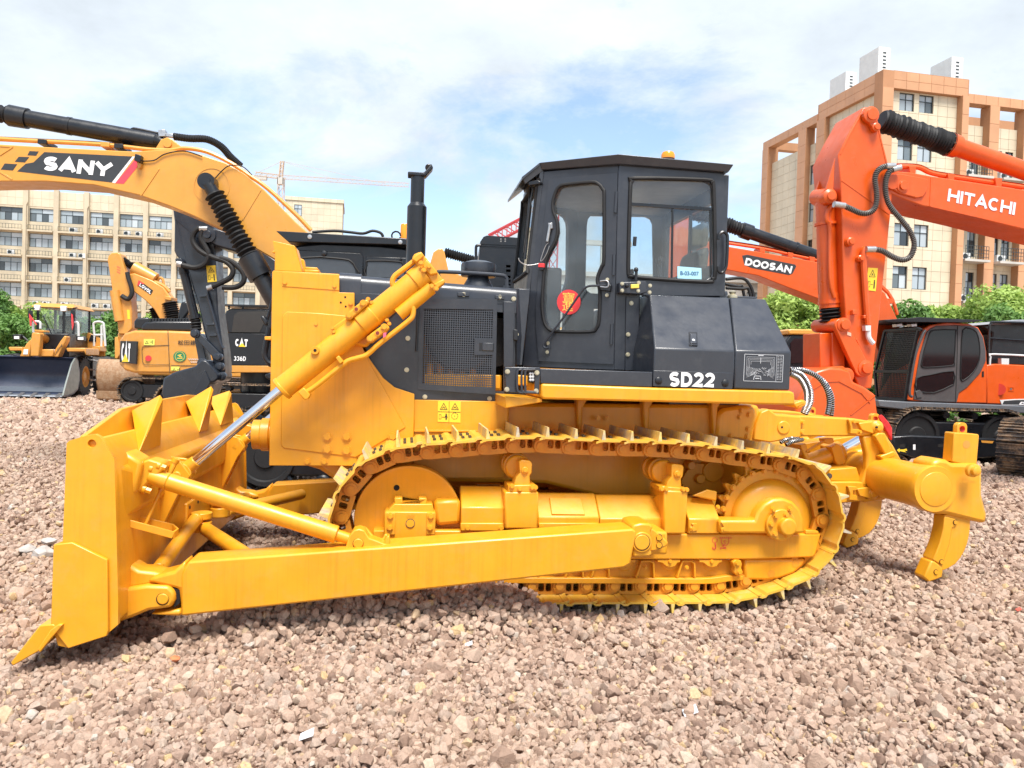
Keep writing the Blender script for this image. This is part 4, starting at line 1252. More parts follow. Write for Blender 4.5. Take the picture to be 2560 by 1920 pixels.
# rear joint of the arm
p = K.P(B5, 640, 905, -1.52)
s = S().px(K, B5, [(552, 935), (560, 900), (620, 885), (690, 888), (722, 915), (700, 945), (712, 1020), (700, 1095), (712, 1120), (690, 1145), (560, 1148)], -1.63, -1.36)
pair('joint_cap', s, bev=.02)
s = S().px(K, B5, [(690, 915), (735, 940), (828, 1025), (836, 1045), (820, 1065), (735, 1100), (690, 1105)], -1.58, -1.40)
pair('joint_plate', s, bev=.012)
s = disc(B5, 632, 1033, -1.645, -1.6, kr(B5, 75, -1.63), 32); pair('joint_ring', s, bev=.006)
s = disc(B5, 632, 1033, -1.647, -1.6, kr(B5, 60, -1.63), 32); part('joint_gap', s, M['hole'], dozer)
s = disc(B5, 632, 1033, -1.652, -1.6, kr(B5, 57, -1.63), 32); pair('joint_pin', s)
for yy in (997, 1055):
    s = disc(B5, 764, yy, -1.583, -1.5, kr(B5, 26, -1.58), 6); part('nut_recess', s, M['hole'], dozer)
    s = disc(B5, 764, yy, -1.592, -1.5, kr(B5, 21, -1.58), 6); part('nut', s, Y_, dozer)
s = S().px(K, B5, [(560, 950), (830, 950), (830, 1130), (560, 1130)], -1.45, -1.1); pair('trunnion_bracket', s, bev=.02)
# lug on the arm that takes the brace
s = S().px(K, B4, [(150, 1140), (165, 1118), (238, 1108), (262, 1060), (285, 985), (320, 940), (362, 928), (405, 942), (440, 1000), (500, 1020), (560, 1045), (600, 1062), (700, 1075), (850, 1080), (830, 1100), (500, 1140)], -1.60, -1.475)
s.px(K, B4, [(550, 1050), (575, 985), (595, 980), (600, 1062)], -1.58, -1.50)
lug, _ = pair('brace_lug', s, bev=.012)
s = S().px(K, B4, [(395, 912), (420, 925), (470, 985), (540, 1010), (560, 970), (595, 975), (590, 1040), (440, 1010)], -1.50, -1.46); pair('lug_cheek', s, bev=.008)
s = disc(B4, 354, 1042, -1.603, -1.55, kr(B4, 41, -1.6), 28); part('pin_gap', s, M['hole'], dozer)
s = disc(B4, 354, 1042, -1.610, -1.55, kr(B4, 38, -1.6), 28); pair('pin', s)
# brace from blade to arm
a, b = K.P(B1, 775, 600, -1.50), K.P(B1, 1745, 905, -1.54)
d = (b-a).normalized()
s = S().cyl(a, a+d*.12, .047, .055, 28); s.cyl(a+d*.12, b-d*.0, .055, .057, 28)
s.cyl(b - d*.02, K.P(B1, 1850, 940, -1.54), .036, n=20)
br, _ = pair('brace_tube', s)
s = S().prism(K.L(B7, [(835, 825), (915, 580), (1000, 545), (1120, 580), (1135, 640), (1080, 700), (985, 770), (925, 855)], -1.54), K.ey*.16); pair('brace_flange', s, bev=.012)
s = S().prism(K.L(B7, [(930, 600), (1000, 560), (1125, 610), (1080, 720), (960, 850), (905, 830)], -1.55), EY*.02)
for (x, y) in ((1020, 630), (1090, 605), (955, 820)):
    s = S().bolt(K.P(B7, x, y, -1.52), d, .02, .05); part('bolt', s, Y_, br)

# ---- blade
end = [(345, 432), (360, 418), (445, 392), (495, 384), (520, 398), (592, 512), (604, 900), (612, 1250), (612, 1372), (565, 1412), (352, 1492), (300, 1480), (268, 1372), (278, 958), (325, 940)]
s = S().px(K, B1, end, -1.865, -1.83, holes=[[(476+22*math.cos(2*math.pi*k/20), 433+21*math.sin(2*math.pi*k/20)) for k in range(20)]])
pair('end_plate', s, bev=.005)
body = [(372, 440), (498, 405), (585, 520), (600, 900), (605, 1360), (560, 1395), (330, 1478), (285, 1372), (345, 1180), (395, 950), (400, 700)]
s = S().px(K, B1, body, -1.84, 1.84)
blade = part('blade', s, Y_, dozer, .012)
s = S().px(K, B1, [(276, 962), (290, 956), (372, 946), (555, 1036), (560, 1400), (552, 1432), (352, 1496), (262, 1380)], -1.895, -1.866); pair('wear_plate', s, bev=.005)
s = S().px(K, B1, [(205, 1377), (275, 1370), (290, 1380), (200, 1510), (66, 1586), (54, 1570)], -1.90, 1.90); part('cutting_edge', s, Y_, dozer, .006)
s = S().px(K, B1, [(205, 1518), (268, 1440), (325, 1372), (300, 1372), (262, 1400), (195, 1500)], -1.92, -1.88); pair('end_bit', s, bev=.005)
# guard plate along the top and its fins
def mono(c, pts): return [K.P(c, x, y, w) for x, y, w in pts]
tp = K.loc(K.P(B1, 440, 395, -1.84)); tb = K.loc(K.P(B1, 585, 515, -1.84))
s = S()
gp = []
for wv, up in ((-1.83, 0.0), (-1.15, .12), (-.6, .14), (.5, .15), (1.0, .12), (1.83, 0.0)):
    gp.append((wv, up))
low = [K.W(tp.x-.03, w_, tp.z-.03) for w_, _u in gp]
hi_ = [K.W(tp.x-.03-u*.25, w_, tp.z+u) for w_, u in gp]
s.prism(low + hi_[::-1], K.ex*.03)
part('guard_plate', s, Y_, dozer, .004)
def w_at(c, xpix, X, Z):
    lo, hi = -1.9, 1.9
    tu = c(xpix, 0)[0]
    for _ in range(40):
        m_ = (lo+hi)/2
        if project(K.W(X, m_, Z))[0] < tu: lo = m_
        else: hi = m_
    return (lo+hi)/2
for (xl, xb_, xa, ya, xr_) in ((682, 715, 830, 180, 828), (962, 1030, 1095, 135, 1076), (1082, 1140, 1190, 158, 1208)):
    wl_, wb_, wr_ = w_at(B1, xl, tp.x-.02, tp.z+.10), w_at(B1, xb_, tb.x, tb.z), w_at(B1, xr_, tb.x, tb.z)
    wr_ = min(wr_, 1.8)
    fa = K.W(tp.x-.02, wl_, tp.z+.10); fb = K.W(tb.x+.005, wb_, tb.z-.01); fr = K.W(tb.x+.005, wr_, tb.z-.01); fl_ = K.W(tp.x-.03, min(wr_+.1, 1.82), tp.z+.02)
    ap = K.P(B1, xa, ya, (wb_+wr_)/2+.12)
    s = S().hull([fa, fb, fr, fl_, ap, ap + K.ex*.02 + V((0, 0, -.03))])
    part('guard_fin', s, Y_, dozer, .004)
# stiffening box along the upper back, end gussets
xb = tb.x; zb = tb.z
zbot = K.loc(K.P(B1, 605, 1360, -1.84)).z
s = S().hull([K.W(xb-.03, -1.84, zb-.02), K.W(xb-.03, 1.84, zb-.02), K.W(xb+.06, -1.5, zb-.12), K.W(xb+.06, 1.5, zb-.12), K.W(xb+.05, -1.5, zb-.34), K.W(xb+.05, 1.5, zb-.34), K.W(xb-.02, -1.84, zb-.42), K.W(xb-.02, 1.84, zb-.42)])
part('stiffener', s, Y_, dozer, .02)
s = S().prism(K.L(B1, [(592, 480), (650, 478), (735, 530), (700, 690), (640, 720), (600, 800)], -1.60), EY*.22); pair('brace_mount', s, bev=.03)
s = S().px(K, B1, [(598, 995), (640, 1020), (672, 1062), (720, 1092), (800, 1100), (860, 1118), (870, 1150), (760, 1170), (600, 1198)], -1.60, -1.42)
pair('blade_gusset', s, bev=.02)
# lower lug with pin
s = S().px(K, B1, [(600, 1192), (760, 1168), (872, 1172), (905, 1205), (908, 1245), (885, 1285), (770, 1300), (700, 1330), (605, 1365)], -1.65, -1.43)
pair('blade_lug', s, bev=.02)
s = disc(B1, 842, 1240, -1.653, -1.6, kr(B1, 33, -1.65), 28); part('pin_gap', s, M['hole'], dozer)
s = disc(B1, 842, 1240, -1.660, -1.6, kr(B1, 30, -1.65), 28); pair('pin', s)
s = S().px(K, B1, [(895, 1180), (932, 1190), (932, 1260), (900, 1285), (912, 1230)], -1.62, -1.45); part('fork_gap', s, M['rubber'], dozer)
s = S().hull([p+V((0, 0, dz)) for p in mono(B1, [(750, 1130, -1.46), (865, 1120, -1.46), (855, 1085, -1.36), (770, 1080, -1.36)]) for dz in (0, .03)])
pair('clevis_plate', s, bev=.006)
for (x, y) in ((775, 1095), (838, 1092), (800, 1112)):
    s = S().bolt(K.P(B1, x, y, -1.42)+V((0, 0, .02)), V((0, 0, 1)), .016, .02); part('bolt', s, Y_, blade)
# diagonal braces to the blade's middle
ctr = K.P(B1, 1040, 815, -.25)
s = S().cyl(K.P(B1, 820, 1095, -1.40), K.P(B1, 1010, 830, -.42), .052, .048, 24); s.cyl(K.P(B1, 1010, 830, -.42), ctr, .05, .045, 20)
pair('diagonal_brace', s)
s = S().cyl(K.P(B1, 1065, 875, -.35), K.P(B1, 1300, 1030, -1.30), .052, n=24)
pair('inner_brace', s)
l0 = K.loc(ctr)
s = S().box(K, xb-.02, xb+.05, -.42, .42, l0.z-.12, l0.z+.14); cb = part('centre_bracket', s, Y_, dozer, .012)
for w_ in (-.3, .3):
    s = S().cyl(K.W(l0.x+.02, w_, l0.z-.10), K.W(l0.x+.02, w_, l0.z-.02), .08, n=24); s.cyl(K.W(l0.x+.02, w_, l0.z+.0), K.W(l0.x+.02, w_, l0.z+.05), .08, n=24)
    part('eye_plate', s, Y_, dozer, .006)
for (dy, dz) in ((-.36, .1), (-.12, .1)):
    s = S().cyl(K.W(xb+.045, dy, l0.z+dz), K.W(xb+.054, dy, l0.z+dz), .014, n=12); part('bolt_hole', s, M['hole'], dozer)
# loop and lever on the back of the blade
s = S(); lp = mono(B7, [(760, 1120, -1.60), (1230, 1245, -1.52), (1270, 1215, -1.46), (1225, 1175, -1.40), (800, 1075, -1.42)])
for p, q in zip(lp[:-1], lp[1:]): s.bar(p, q, .012, .045)
part('hook_loop', s, Y_, dozer, .003)
s = S().cyl(K.P(B7, 975, 1140, -1.46), K.P(B7, 1110, 840, -1.42), .011, n=12); s.cyl(K.P(B7, 1110, 840, -1.42), K.P(B7, 1245, 570, -1.38), .018, n=14); s.cyl(K.P(B7, 1240, 575, -1.38), K.P(B7, 1262, 540, -1.38), .024, n=14)
part('lock_lever', s, Y_, dozer)

# ---- lift cylinders
WC = -.92
topc, endb, eye = K.P(B2, 1165, 290, WC), K.P(B2, 172, 1090, WC), K.P(B1, 935, 590, WC)
d = (topc-endb).normalized()
s = S().cyl(endb, topc, .084, n=36); s.cyl(topc-d*.10, topc-d*.0, .093, n=36); s.cyl(endb-d*.0, endb+d*.03, .09, n=36)
mid = K.P(B2, 770, 600, WC); s.cyl(mid-d*.07, mid+d*.06, .094, n=36)
lift, lift2 = pair('lift_cylinder', s)
s = S().cyl(endb+d*.05, eye+d*.06, .037, n=28)
part('piston_rod', s, M['chrome'], lift); part('piston_rod', s.mirror(K), M['chrome'], lift2)
s = S(); s.cyl(eye-EY*.05, eye+EY*.05, .085, n=32); s.cyl(eye, eye+d*.14, .055, .045, 20)
pair('rod_eye', s, bev=.006)
s = S().cyl(eye-EY*.065, eye+EY*.065, .05, n=24); s.cyl(eye-EY*.10, eye+EY*.10, .03, n=20); pair('pin', s)
le = K.loc(eye)
for w_ in (-.085, .07):
    s = S().prism([K.W(xb-.02, WC+w_, le.z+.12), K.W(le.x+.02, WC+w_, le.z+.1), K.W(le.x+.09, WC+w_, le.z), K.W(le.x+.03, WC+w_, le.z-.09), K.W(xb+.0, WC+w_, le.z-.45), K.W(xb-.02, WC+w_, le.z-.45)], EY*.03)
    pair('rod_bracket', s, bev=.006)
# head block, pipes and guard
s = S().px(K, B2, [(1078, 178), (1095, 152), (1135, 135), (1180, 180), (1308, 345), (1300, 362), (1252, 392), (1235, 385), (1180, 300), (1120, 240)], WC-.07, WC+.06); part('head_block', s, Y_, lift, .012); part('head_block', s.mirror(K), Y_, lift2, .012)
s = S().px(K, B2, [(1180, 185), (1262, 285), (1205, 300), (1150, 235)], WC-.10, WC-.05); s.px(K, B2, [(1225, 360), (1300, 320), (1310, 350), (1255, 395)], WC-.09, WC+.04); s.px(K, B2, [(1075, 185), (1140, 132), (1165, 165), (1110, 215)], WC-.09, WC+.04)
part('valve_block', s, Y_, lift, .01)
bolts('bolt', [(1140, 215), (1195, 238), (1160, 265), (1215, 375), (1245, 392)], B2, WC-.1, .014, .02, Y_, lift)
s = S().tube([K.P(B2, *p, WC-.02) for p in [(1090, 205), (1010, 265), (960, 305), (943, 345), (955, 378), (990, 385)]], .020, 10, 5); part('oil_pipe', s, Y_, lift)
s = S().tube([K.P(B2, *p, WC-.06) for p in [(335, 1110), (400, 1075), (590, 925), (640, 890), (700, 872), (765, 850), (850, 775), (960, 690), (1060, 610), (1085, 575), (1085, 520), (1060, 500)]], .019, 10, 5); part('oil_pipe', s, Y_, lift)
g0, g1 = K.P(B2, 985, 572, WC-.03), K.P(B2, 1212, 385, WC-.03)
s = S(); dg = (g1-g0).normalized(); sd = dg.cross(EY).normalized()
arc = [(-EY*math.cos(R(a)) + sd*math.sin(R(a))) for a in range(-90, 91, 15)]
s.prism([g0+e*.052 for e in arc] + [g0+e*.046 for e in arc[::-1]], g1-g0); part('pipe_guard', s, Y_, lift, .002)
s = S().px(K, B2, [(288, 1108), (330, 1075), (375, 1125), (360, 1155), (335, 1160)], WC-.09, WC); s.px(K, B2, [(550, 870), (572, 852), (605, 895), (580, 915)], WC-.1, WC); part('pipe_clamp', s, Y_, lift, .006)
s = S().lathe(K.P(B2, 408, 818, WC-.09), -EY, [(-.06, .03), (0, .03), (.012, .028), (.012, .01)], 18); part('port_boss', s, Y_, lift)
s = disc(B2, 408, 818, WC-.104, WC-.1, .011, 12); part('port_hole', s, M['hole'], lift)
# trunnion caps
s = S().px(K, B2, [(612, 585), (632, 560), (730, 478), (765, 465), (785, 480), (775, 500), (690, 575), (655, 608), (625, 605)], WC-.09, WC+.1)
s.px(K, B2, [(765, 735), (790, 705), (880, 640), (912, 642), (925, 665), (900, 690), (800, 765), (775, 765)], WC-.09, WC+.1)
s.px(K, B2, [(525, 660), (620, 590), (700, 600), (620, 670), (550, 705)], WC+.02, WC+.16)
yk, yk2 = pair('trunnion_yoke', s, bev=.01)
bolts('bolt', [(645, 577), (742, 493), (790, 738), (887, 657)], B2, WC-.092, .019, .02, Y_, yk)
for p in ((693, 533), (840, 698)):
    s = disc(B2, *p, WC-.094, WC-.05, .021, 18); part('trunnion_pin', s, Y_, yk)
    s = disc(B2, *p, WC-.097, WC-.05, .013, 14); part('pin_cap', s, plain('red_oxide', (.22, .03, .02), .5) if 'oxide' not in M else M['oxide'], yk)
bolts('bolt', [(530, 665), (540, 690), (775, 465), (800, 490), (920, 635), (905, 610)], B2, WC-.03, .012, .03, Y_, yk)
s = S().px(K, B2, [(880, 698), (902, 694), (898, 722), (878, 732)], WC-.11, WC-.10); part('pink_tag', s, plain('pink_tape', (.75, .12, .22), .6), dozer)
s = S().px(K, B2, [(560, 640), (700, 540), (800, 640), (860, 680), (760, 800), (620, 760)], WC+.1, -.66); pair('yoke_mount', s, bev=.02)

# ---- radiator guard, hood, engine bay
WG = -.70
go = [(112, 276), (122, 266), (575, 290), (575, 418), (680, 420), (680, 600), (720, 780), (800, 900), (880, 1010), (960, 1075), (1095, 1120), (1090, 1415), (1010, 1500), (700, 1560), (690, 1617), (90, 1615)]
s = S().px(K, B2, go, WG, WG+.03); gA, gB = pair('guard_side_plate', s, bev=.004)
s = S().px(K, B2, [(116, 278), (126, 270), (570, 294), (570, 1612), (94, 1612)], WG+.028, -(WG+.028)); part('radiator_guard', s, Y_, dozer, .006)
s = S().px(K, B2, [(182, 600), (188, 572), (215, 550), (430, 560), (620, 578), (690, 560), (745, 830), (1035, 1350), (690, 1558), (190, 1495), (172, 1470)], WG-.009, WG+.001); pair('side_doubler', s, bev=.006)
s = S().px(K, B2, [(182, 278), (575, 296), (575, 404), (180, 375)], WG-.005, WG+.001); pair('top_strip', s, bev=.002)
bolts('bolt', [(493, 1413), (627, 1413), (493, 1500), (627, 1510), (945, 1410)], B2, WG-.009, .030, .022, Y_, gA)
bolts('bolt', [(355, 1587), (473, 1587)], B2, WG, .02, .018, Y_, gA)
bolts('bolt', [(200, 350), (543, 373), (655, 493), (415, 635)], B2, WG-.004, .014, .012, Y_, gA)
for p in ((617, 450), (586, 487), (620, 515)):
    s = disc(B2, *p, WG-.002, WG+.01, kr(B2, 7, WG), 12); part('screw_hole', s, M['hole'], gA)
# deflectors and lamp foot on the guard's top
s = S().px(K, B2, [(115, 60), (262, 92), (278, 110), (320, 276), (128, 266), (130, 160)], -.55, -.53); s.px(K, B2, [(262, 92), (278, 110), (320, 276), (312, 276)], -.55, -.40)
part('lamp_guard', s, Y_, dozer, .006)
s = S().px(K, B2, [(290, 175), (330, 190), (345, 275), (312, 275)], -.38, -.30); s.px(K, B2, [(335, 258), (435, 262), (435, 282), (335, 278)], -.55, -.2); s.px(K, B2, [(340, 240), (425, 245), (425, 262), (340, 258)], -.5, -.3)
part('lamp_foot', s, Y_, dozer, .006)
s = S().px(K, B2, [(115, 130), (128, 128), (130, 145), (110, 140)], -.56, -.5); s.px(K, B2, [(60, 722), (105, 722), (105, 745), (60, 745)], WG, -.5); part('guard_tab', s, Y_, dozer, .003)
# front hub of the guard
hc_ = K.P(B2, 45, 1400, -.1); sx = K.ex
s = S().lathe(hc_ + sx*.2, -sx, [(0, .12), (.13, .12), (.14, .135), (.2, .135), (.21, .12), (.27, .12), (.28, .08), (.28, .01)], 32); part('blade_pivot', s, Y_, dozer)
# belly
s = S().px(K, DD, [(640, 1000), (1000, 870), (1640, 875), (1660, 1000), (1580, 1070), (1300, 1075), (1180, 1045), (900, 1040), (720, 1035), (690, 1015)], -.60, .60); part('hull', s, Y_, dozer, .03)
s = S().px(K, B2, [(1092, 1160), (1718, 1172), (1718, 1700), (1092, 1700)], -.66, -.58); hp, _ = pair('hull_panel', s, bev=.004)
s = S().px(K, B2, [(1092, 1368), (1718, 1372), (1718, 1384), (1092, 1382)], -.672, -.65); pair('panel_lip', s, bev=.002)
# hood
s = S()
zh0 = K.loc(K.P(B2, 575, 288, -.60)).z; zh1 = K.loc(K.P(B2, 1800, 388, -.60)).z
xh0 = K.loc(K.P(B2, 575, 350, -.60)).x; xh1 = K.loc(K.P(B2, 1800, 450, -.60)).x
def hoodring(x, z, r=.07, hw=.62, dn=.20):
    pts = []
    for a in range(0, 91, 18): pts.append((-hw + r - r*math.cos(R(a)), z - r + r*math.sin(R(a))))
    pts = [(-hw, z-dn)] + pts; pts += [(-y, zz_) for y, zz_ in reversed(pts)]
    return [K.W(x, y, zz_) for y, zz_ in pts]
r0, r1 = hoodring(xh0+.0, zh0), hoodring(xh1, zh1)
b = len(s.v); n = len(r0); s.v += r0 + r1
for i in range(n-1): s.face((b+i, b+i+1, b+n+i+1, b+n+i))
s.face(range(b, b+n)); s.face(range(b+n, b+2*n))
hood = part('hood', s, C_, dozer)
s = S(); r0, r1 = hoodring(xh0, zh0+.012, .075, .635, .235), hoodring(xh0+.165, zh0+.008, .075, .635, .23)
b = len(s.v); s.v += r0 + r1
for i in range(n-1): s.face((b+i, b+i+1, b+n+i+1, b+n+i))
s.face(range(b, b+n)); s.face(range(b+n, b+2*n)); part('hood_band', s, C_, dozer)
# engine side panels
s = S().px(K, B2, [(680, 418), (1790, 470), (1790, 935), (1718, 940), (1718, 1172), (1100, 1162), (1060, 1112), (960, 1080), (860, 1010), (800, 940), (780, 860), (680, 600)], -.625, -.60,
           holes=[[(1150, 495), (1710, 495), (1712, 1100), (1135, 1080)]])
ep, ep2 = pair('engine_side_panel', s, C_, bev=0)
s = S().px(K, B2, [(680, 420), (1120, 440), (1120, 500), (1000, 520), (900, 620), (720, 800), (680, 600)], -.632, -.62); part('panel_corner', s, C_, dozer, .003)
bolts('bolt', [(1050, 735), (1042, 953), (928, 1097), (785, 905), (1168, 1140), (1615, 1152), (1437, 432), (1687, 450), (1782, 462), (1800, 708)], B2, -.628, .014, .012, M['bolt'], ep)
s = S().px(K, B2, [(1395, 418), (1475, 422), (1475, 445), (1395, 442)], -.64, -.62); s.px(K, B2, [(1655, 436), (1718, 438), (1718, 465), (1655, 462)], -.64, -.62); part('panel_strap', s, C_, dozer, .002)
# perforated door, standing slightly ajar
perf, t_, b_ = newmat('perforated_sheet')
b_.inputs['Base Color'].default_value = (.045, .052, .066, 1); b_.inputs['Roughness'].default_value = .4
tcp = nd(t_, 'ShaderNodeTexCoord'); mp = nd(t_, 'ShaderNodeMapping'); mp.inputs['Scale'].default_value = (58, 58, 58); t_.links.new(tcp.outputs['Object'], mp.inputs['Vector'])
vo = nd(t_, 'ShaderNodeTexVoronoi', feature='F1', voronoi_dimensions='2D'); vo.inputs['Randomness'].default_value = 0.0; vo.inputs['Scale'].default_value = 1.0
t_.links.new(mp.outputs[0], vo.inputs['Vector'])
lt = nd(t_, 'ShaderNodeMath', operation='GREATER_THAN'); lt.inputs[1].default_value = .36; t_.links.new(vo.outputs['Distance'], lt.inputs[0]); t_.links.new(lt.outputs[0], b_.inputs['Alpha'])
pA, pB = K.P(B2, 1125, 800, -.632), K.P(B2, 1660, 800, -.69)
PF = frame_through(pA, pB)
dout = [(1132, 470), (1145, 460), (1668, 464), (1655, 1124), (1118, 1088)]
s = S().px(PF, B2, dout, 0, .012, holes=[[(1160, 530), (1640, 535), (1632, 1080), (1145, 1050)]])
edoor = part('engine_door', s, C_, dozer)
# the sheet is drawn in its own plane so that the hole pattern lies flat on it
hs = PF.L(B2, [(1155, 526), (1645, 530), (1637, 1085), (1140, 1055)], .006)
cs = sum(hs, V())/4
bas = Matrix((PF.ex, PF.ez, -PF.ey)).transposed()
me = bpy.data.meshes.new('perforated_sheet'); me.from_pydata([(bas.transposed() @ (p-cs))[:] for p in hs], [], [(0, 1, 2, 3)]); me.materials.append(perf)
m4 = bas.to_4x4(); m4.translation = cs
ob = bpy.data.objects.new('perforated_sheet', me); link(ob, edoor, m4)
s = S().px(PF, B2, [(1510, 735), (1640, 735), (1638, 850), (1510, 850)], -.001, .01); part('latch_plate', s, C_, edoor)
s = S().px(PF, B2, [(1545, 765), (1645, 768), (1643, 825), (1543, 820)], -.004, .0, holes=[[(1563, 768), (1641, 770), (1639, 820), (1562, 817)]]); part('latch_rim', s, M['black'], edoor, .001)
s = S().px(PF, B2, [(1566, 766), (1641, 768), (1639, 822), (1564, 819)], -.008, .002); part('latch_handle', s, C_, edoor, .003)
s = S().cyl(K.P(B2, 1122, 520, -.635), K.P(B2, 1108, 825, -.635), .009, n=10); part('hinge', s, M['black'], edoor)
# the engine seen through the holes
s = S().px(K, B2, [(1150, 700), (1450, 700), (1450, 1090), (1150, 1080)], -.30, .3); s.px(K, B2, [(1160, 980), (1700, 990), (1700, 1100), (1160, 1090)], -.50, -.2)
for k in range(5):
    s.cyl(K.P(B2, 1200+k*75, 1000, -.42), K.P(B2, 1200+k*75, 900, -.42), .03, n=12)
eng = part('engine_block', s, Y_, dozer, .01)
s = S().lathe(K.P(B2, 1420, 720, -.52), EY, [(0, .05), (0, .26), (.02, .28), (.18, .28), (.2, .1)], 30); part('engine_cover', s, M['black'], dozer)
s = S().lathe(K.P(B2, 1645, 760, -.48), EY, [(0, .02), (.0, .2), (.25, .2)], 28); part('air_duct', s, M['rubber'], dozer)
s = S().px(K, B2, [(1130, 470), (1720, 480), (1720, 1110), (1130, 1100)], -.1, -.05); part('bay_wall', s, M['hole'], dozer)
s = S().px(K, B2, [(1655, 990), (1690, 990), (1690, 1085), (1655, 1085)], -.6, -.56); part('bay_fitting', s, Y_, dozer, .006)
# post behind the door, between hood and cab
s = S().px(K, B2, [(1712, 480), (1790, 482), (1778, 930), (1712, 935)], -.645, -.60); pair('bay_post', s, C_, bev=.004)
# hull sticker: four warning signs
s = S().px(K, B2, [(1258, 1168), (1416, 1172), (1413, 1318), (1256, 1312)], -.664, -.66); st = part('warning_sticker', s, M['sticker'], dozer, label='yellow sticker with four black warning pictograms')
s = S()
stroke(s, K, B2, [(1336, 1172), (1334, 1314)], 3, -.666); stroke(s, K, B2, [(1258, 1242), (1414, 1246)], 3, -.666)
for x in (1298, 1376):
    stroke(s, K, B2, [(x-24, 1226), (x, 1184), (x+24, 1228), (x-24, 1226)], 3.5, -.666); stroke(s, K, B2, [(x-10, 1218), (x, 1208), (x+9, 1220)], 4, -.666)
stroke(s, K, B2, [(1266, 1262), (1280, 1262), (1280, 1292), (1266, 1292), (1266, 1262)], 2, -.666); stroke(s, K, B2, [(1286, 1280), (1304, 1280)], 3.5, -.666)
stroke(s, K, B2, [(1315, 1268), (1315, 1296)], 9, -.666); stroke(s, K, B2, [(1309, 1270), (1307, 1284)], 3, -.666); stroke(s, K, B2, [(1321, 1270), (1324, 1284)], 3, -.666)
s.px(K, B2, [(1315+5*math.cos(R(a)), 1260+5*math.sin(R(a))) for a in range(0, 360, 45)], -.667, -.666)
for a in range(0, 360, 45): stroke(s, K, B2, [(1374+22*math.cos(R(a)), 1272+22*math.sin(R(a))), (1374+22*math.cos(R(a+28)), 1272+22*math.sin(R(a+28)))], 3, -.666)
s.px(K, B2, [(1374+3*math.cos(R(a)), 1272+3*math.sin(R(a))) for a in range(0, 360, 45)], -.667, -.666)
part('pictograms', s, M['ink'], st)
# exhaust stack, air pre-cleaner, hood rail
s = S(); ex0, ex1, ex2, ex3 = K.P(DD, 897, 590, -.12), K.P(DD, 897, 447, -.12), K.P(DD, 898, 440, -.12), K.P(DD, 899, 378, -.12)
dzv = V((0, 0, 1))
rad1 = kr(DD, 20.5, -.12); rad2 = kr(DD, 14.5, -.12)
b0 = V((ex0.x, ex0.y, 0))
s.lathe(b0, dzv, [(ex0.z-.25, rad1), (ex1.z, rad1), (ex2.z, rad2+.004), (ex2.z+.005, rad2), (ex3.z-.02, rad2), (ex3.z-.015, rad2+.006), (ex3.z, rad2+.006), (ex3.z, rad2-.01), (ex3.z-.1, rad2-.01)], 28)
exh = part('exhaust_stack', s, M['black'], dozer)
s = S().px(K, DD, [(881, 370), (916, 372), (932, 353), (936, 362), (920, 380), (881, 378)], -.18, -.06); s.cyl(K.P(DD, 926, 362, -.17), K.P(DD, 926, 362, -.07), .03, n=14); part('rain_flap', s, M['black'], exh, .008)
pc = K.P(DD, 1033, 600, -.05); pb = V((pc.x, pc.y, 0)); rp = kr(DD, 37.5, -.05)
zt = K.P(DD, 1033, 562, -.05).z
s = S().lathe(pb, dzv, [(pc.z-.20, rp*.86), (pc.z-.07, rp*.84), (pc.z-.01, rp*.62), (pc.z+.005, rp*.6), (pc.z+.008, rp*.97), (pc.z+.015, rp), (zt-.045, rp), (zt-.03, rp*.97), (zt-.008, rp*.5), (zt, rp*.05)], 36); part('air_precleaner', s, M['char'], dozer)
s = S().tube([K.P(L3, *p, -.40) for p in [(1430, 640), (1420, 605), (1445, 596), (1650, 605), (1890, 622), (1928, 640), (1935, 660), (1935, 720)]], .016, 10, 5); part('hood_rail', s, M['char'], dozer)
s = S().tube([K.P(L3, *p, -.40) for p in [(1935, 700), (1935, 720)]], .03, 10); part('rail_foot', s, M['char'], dozer)

# ---- cab
WB = -.76
cA = K.P(B3, 250, 1000, -.42); cB = K.P(B3, 757, 1000, WB)
DF = frame_through(cA, cB)
# rear side panel with its window opening
rw = [(868, 208), (1320, 218), (1358, 238), (1375, 275), (1383, 800), (1366, 850), (1325, 872), (868, 842), (838, 822), (826, 780), (838, 285), (846, 235)]
def inset(pts, k):
    cx_ = sum(p[0] for p in pts)/len(pts); cy_ = sum(p[1] for p in pts)/len(pts)
    return [(x + (k if x < cx_ else -k), y + (k if y < cy_ else -k)) for x, y in pts]
sp_out = [(770, 128), (1434, 182), (1440, 905), (1440, 955), (905, 950), (898, 1425), (742, 1420), (755, 700)]
s = S().px(K, B3, sp_out, WB, WB+.04, holes=[inset(rw, 14)])
cabp, cabp2 = pair('cab_side_panel', s, C_)
cab = cabp
# small helper: a rubber seal following an outline
def seal(F, c, pts, w, r, parent, mat=None, sm=3, name='window_seal'):
    s = S().tube(F.L(c, pts, w), r, 8, sm, closed=True); return part(name, s, mat or M['rubber'], parent)
seal(K, B3, inset(rw, 6), WB-.004, .016, cabp)
s = S().px(K, B3, inset(rw, 10), WB+.012, WB+.018); wpane = part('window_pane', s, M['glass'], cabp); part('window_pane', s.mirror(K), M['glass'], cabp2)
s = S(); stroke(s, K, B3, [(860, 378), (1352, 408)], 20, WB+.002, .02); stroke(s, K, B3, [(1112, 408), (1106, 850)], 9, WB+.004, .02); stroke(s, K, B3, [(1350, 405), (1352, 850)], 9, WB+.004, .02)
part('window_bar', s, M['black'], cabp)
s = S().px(K, B3, [(866, 580), (886, 582), (882, 640), (862, 638)], WB+.0, WB+.02); part('slide_catch', s, M['black'], cabp, .003)
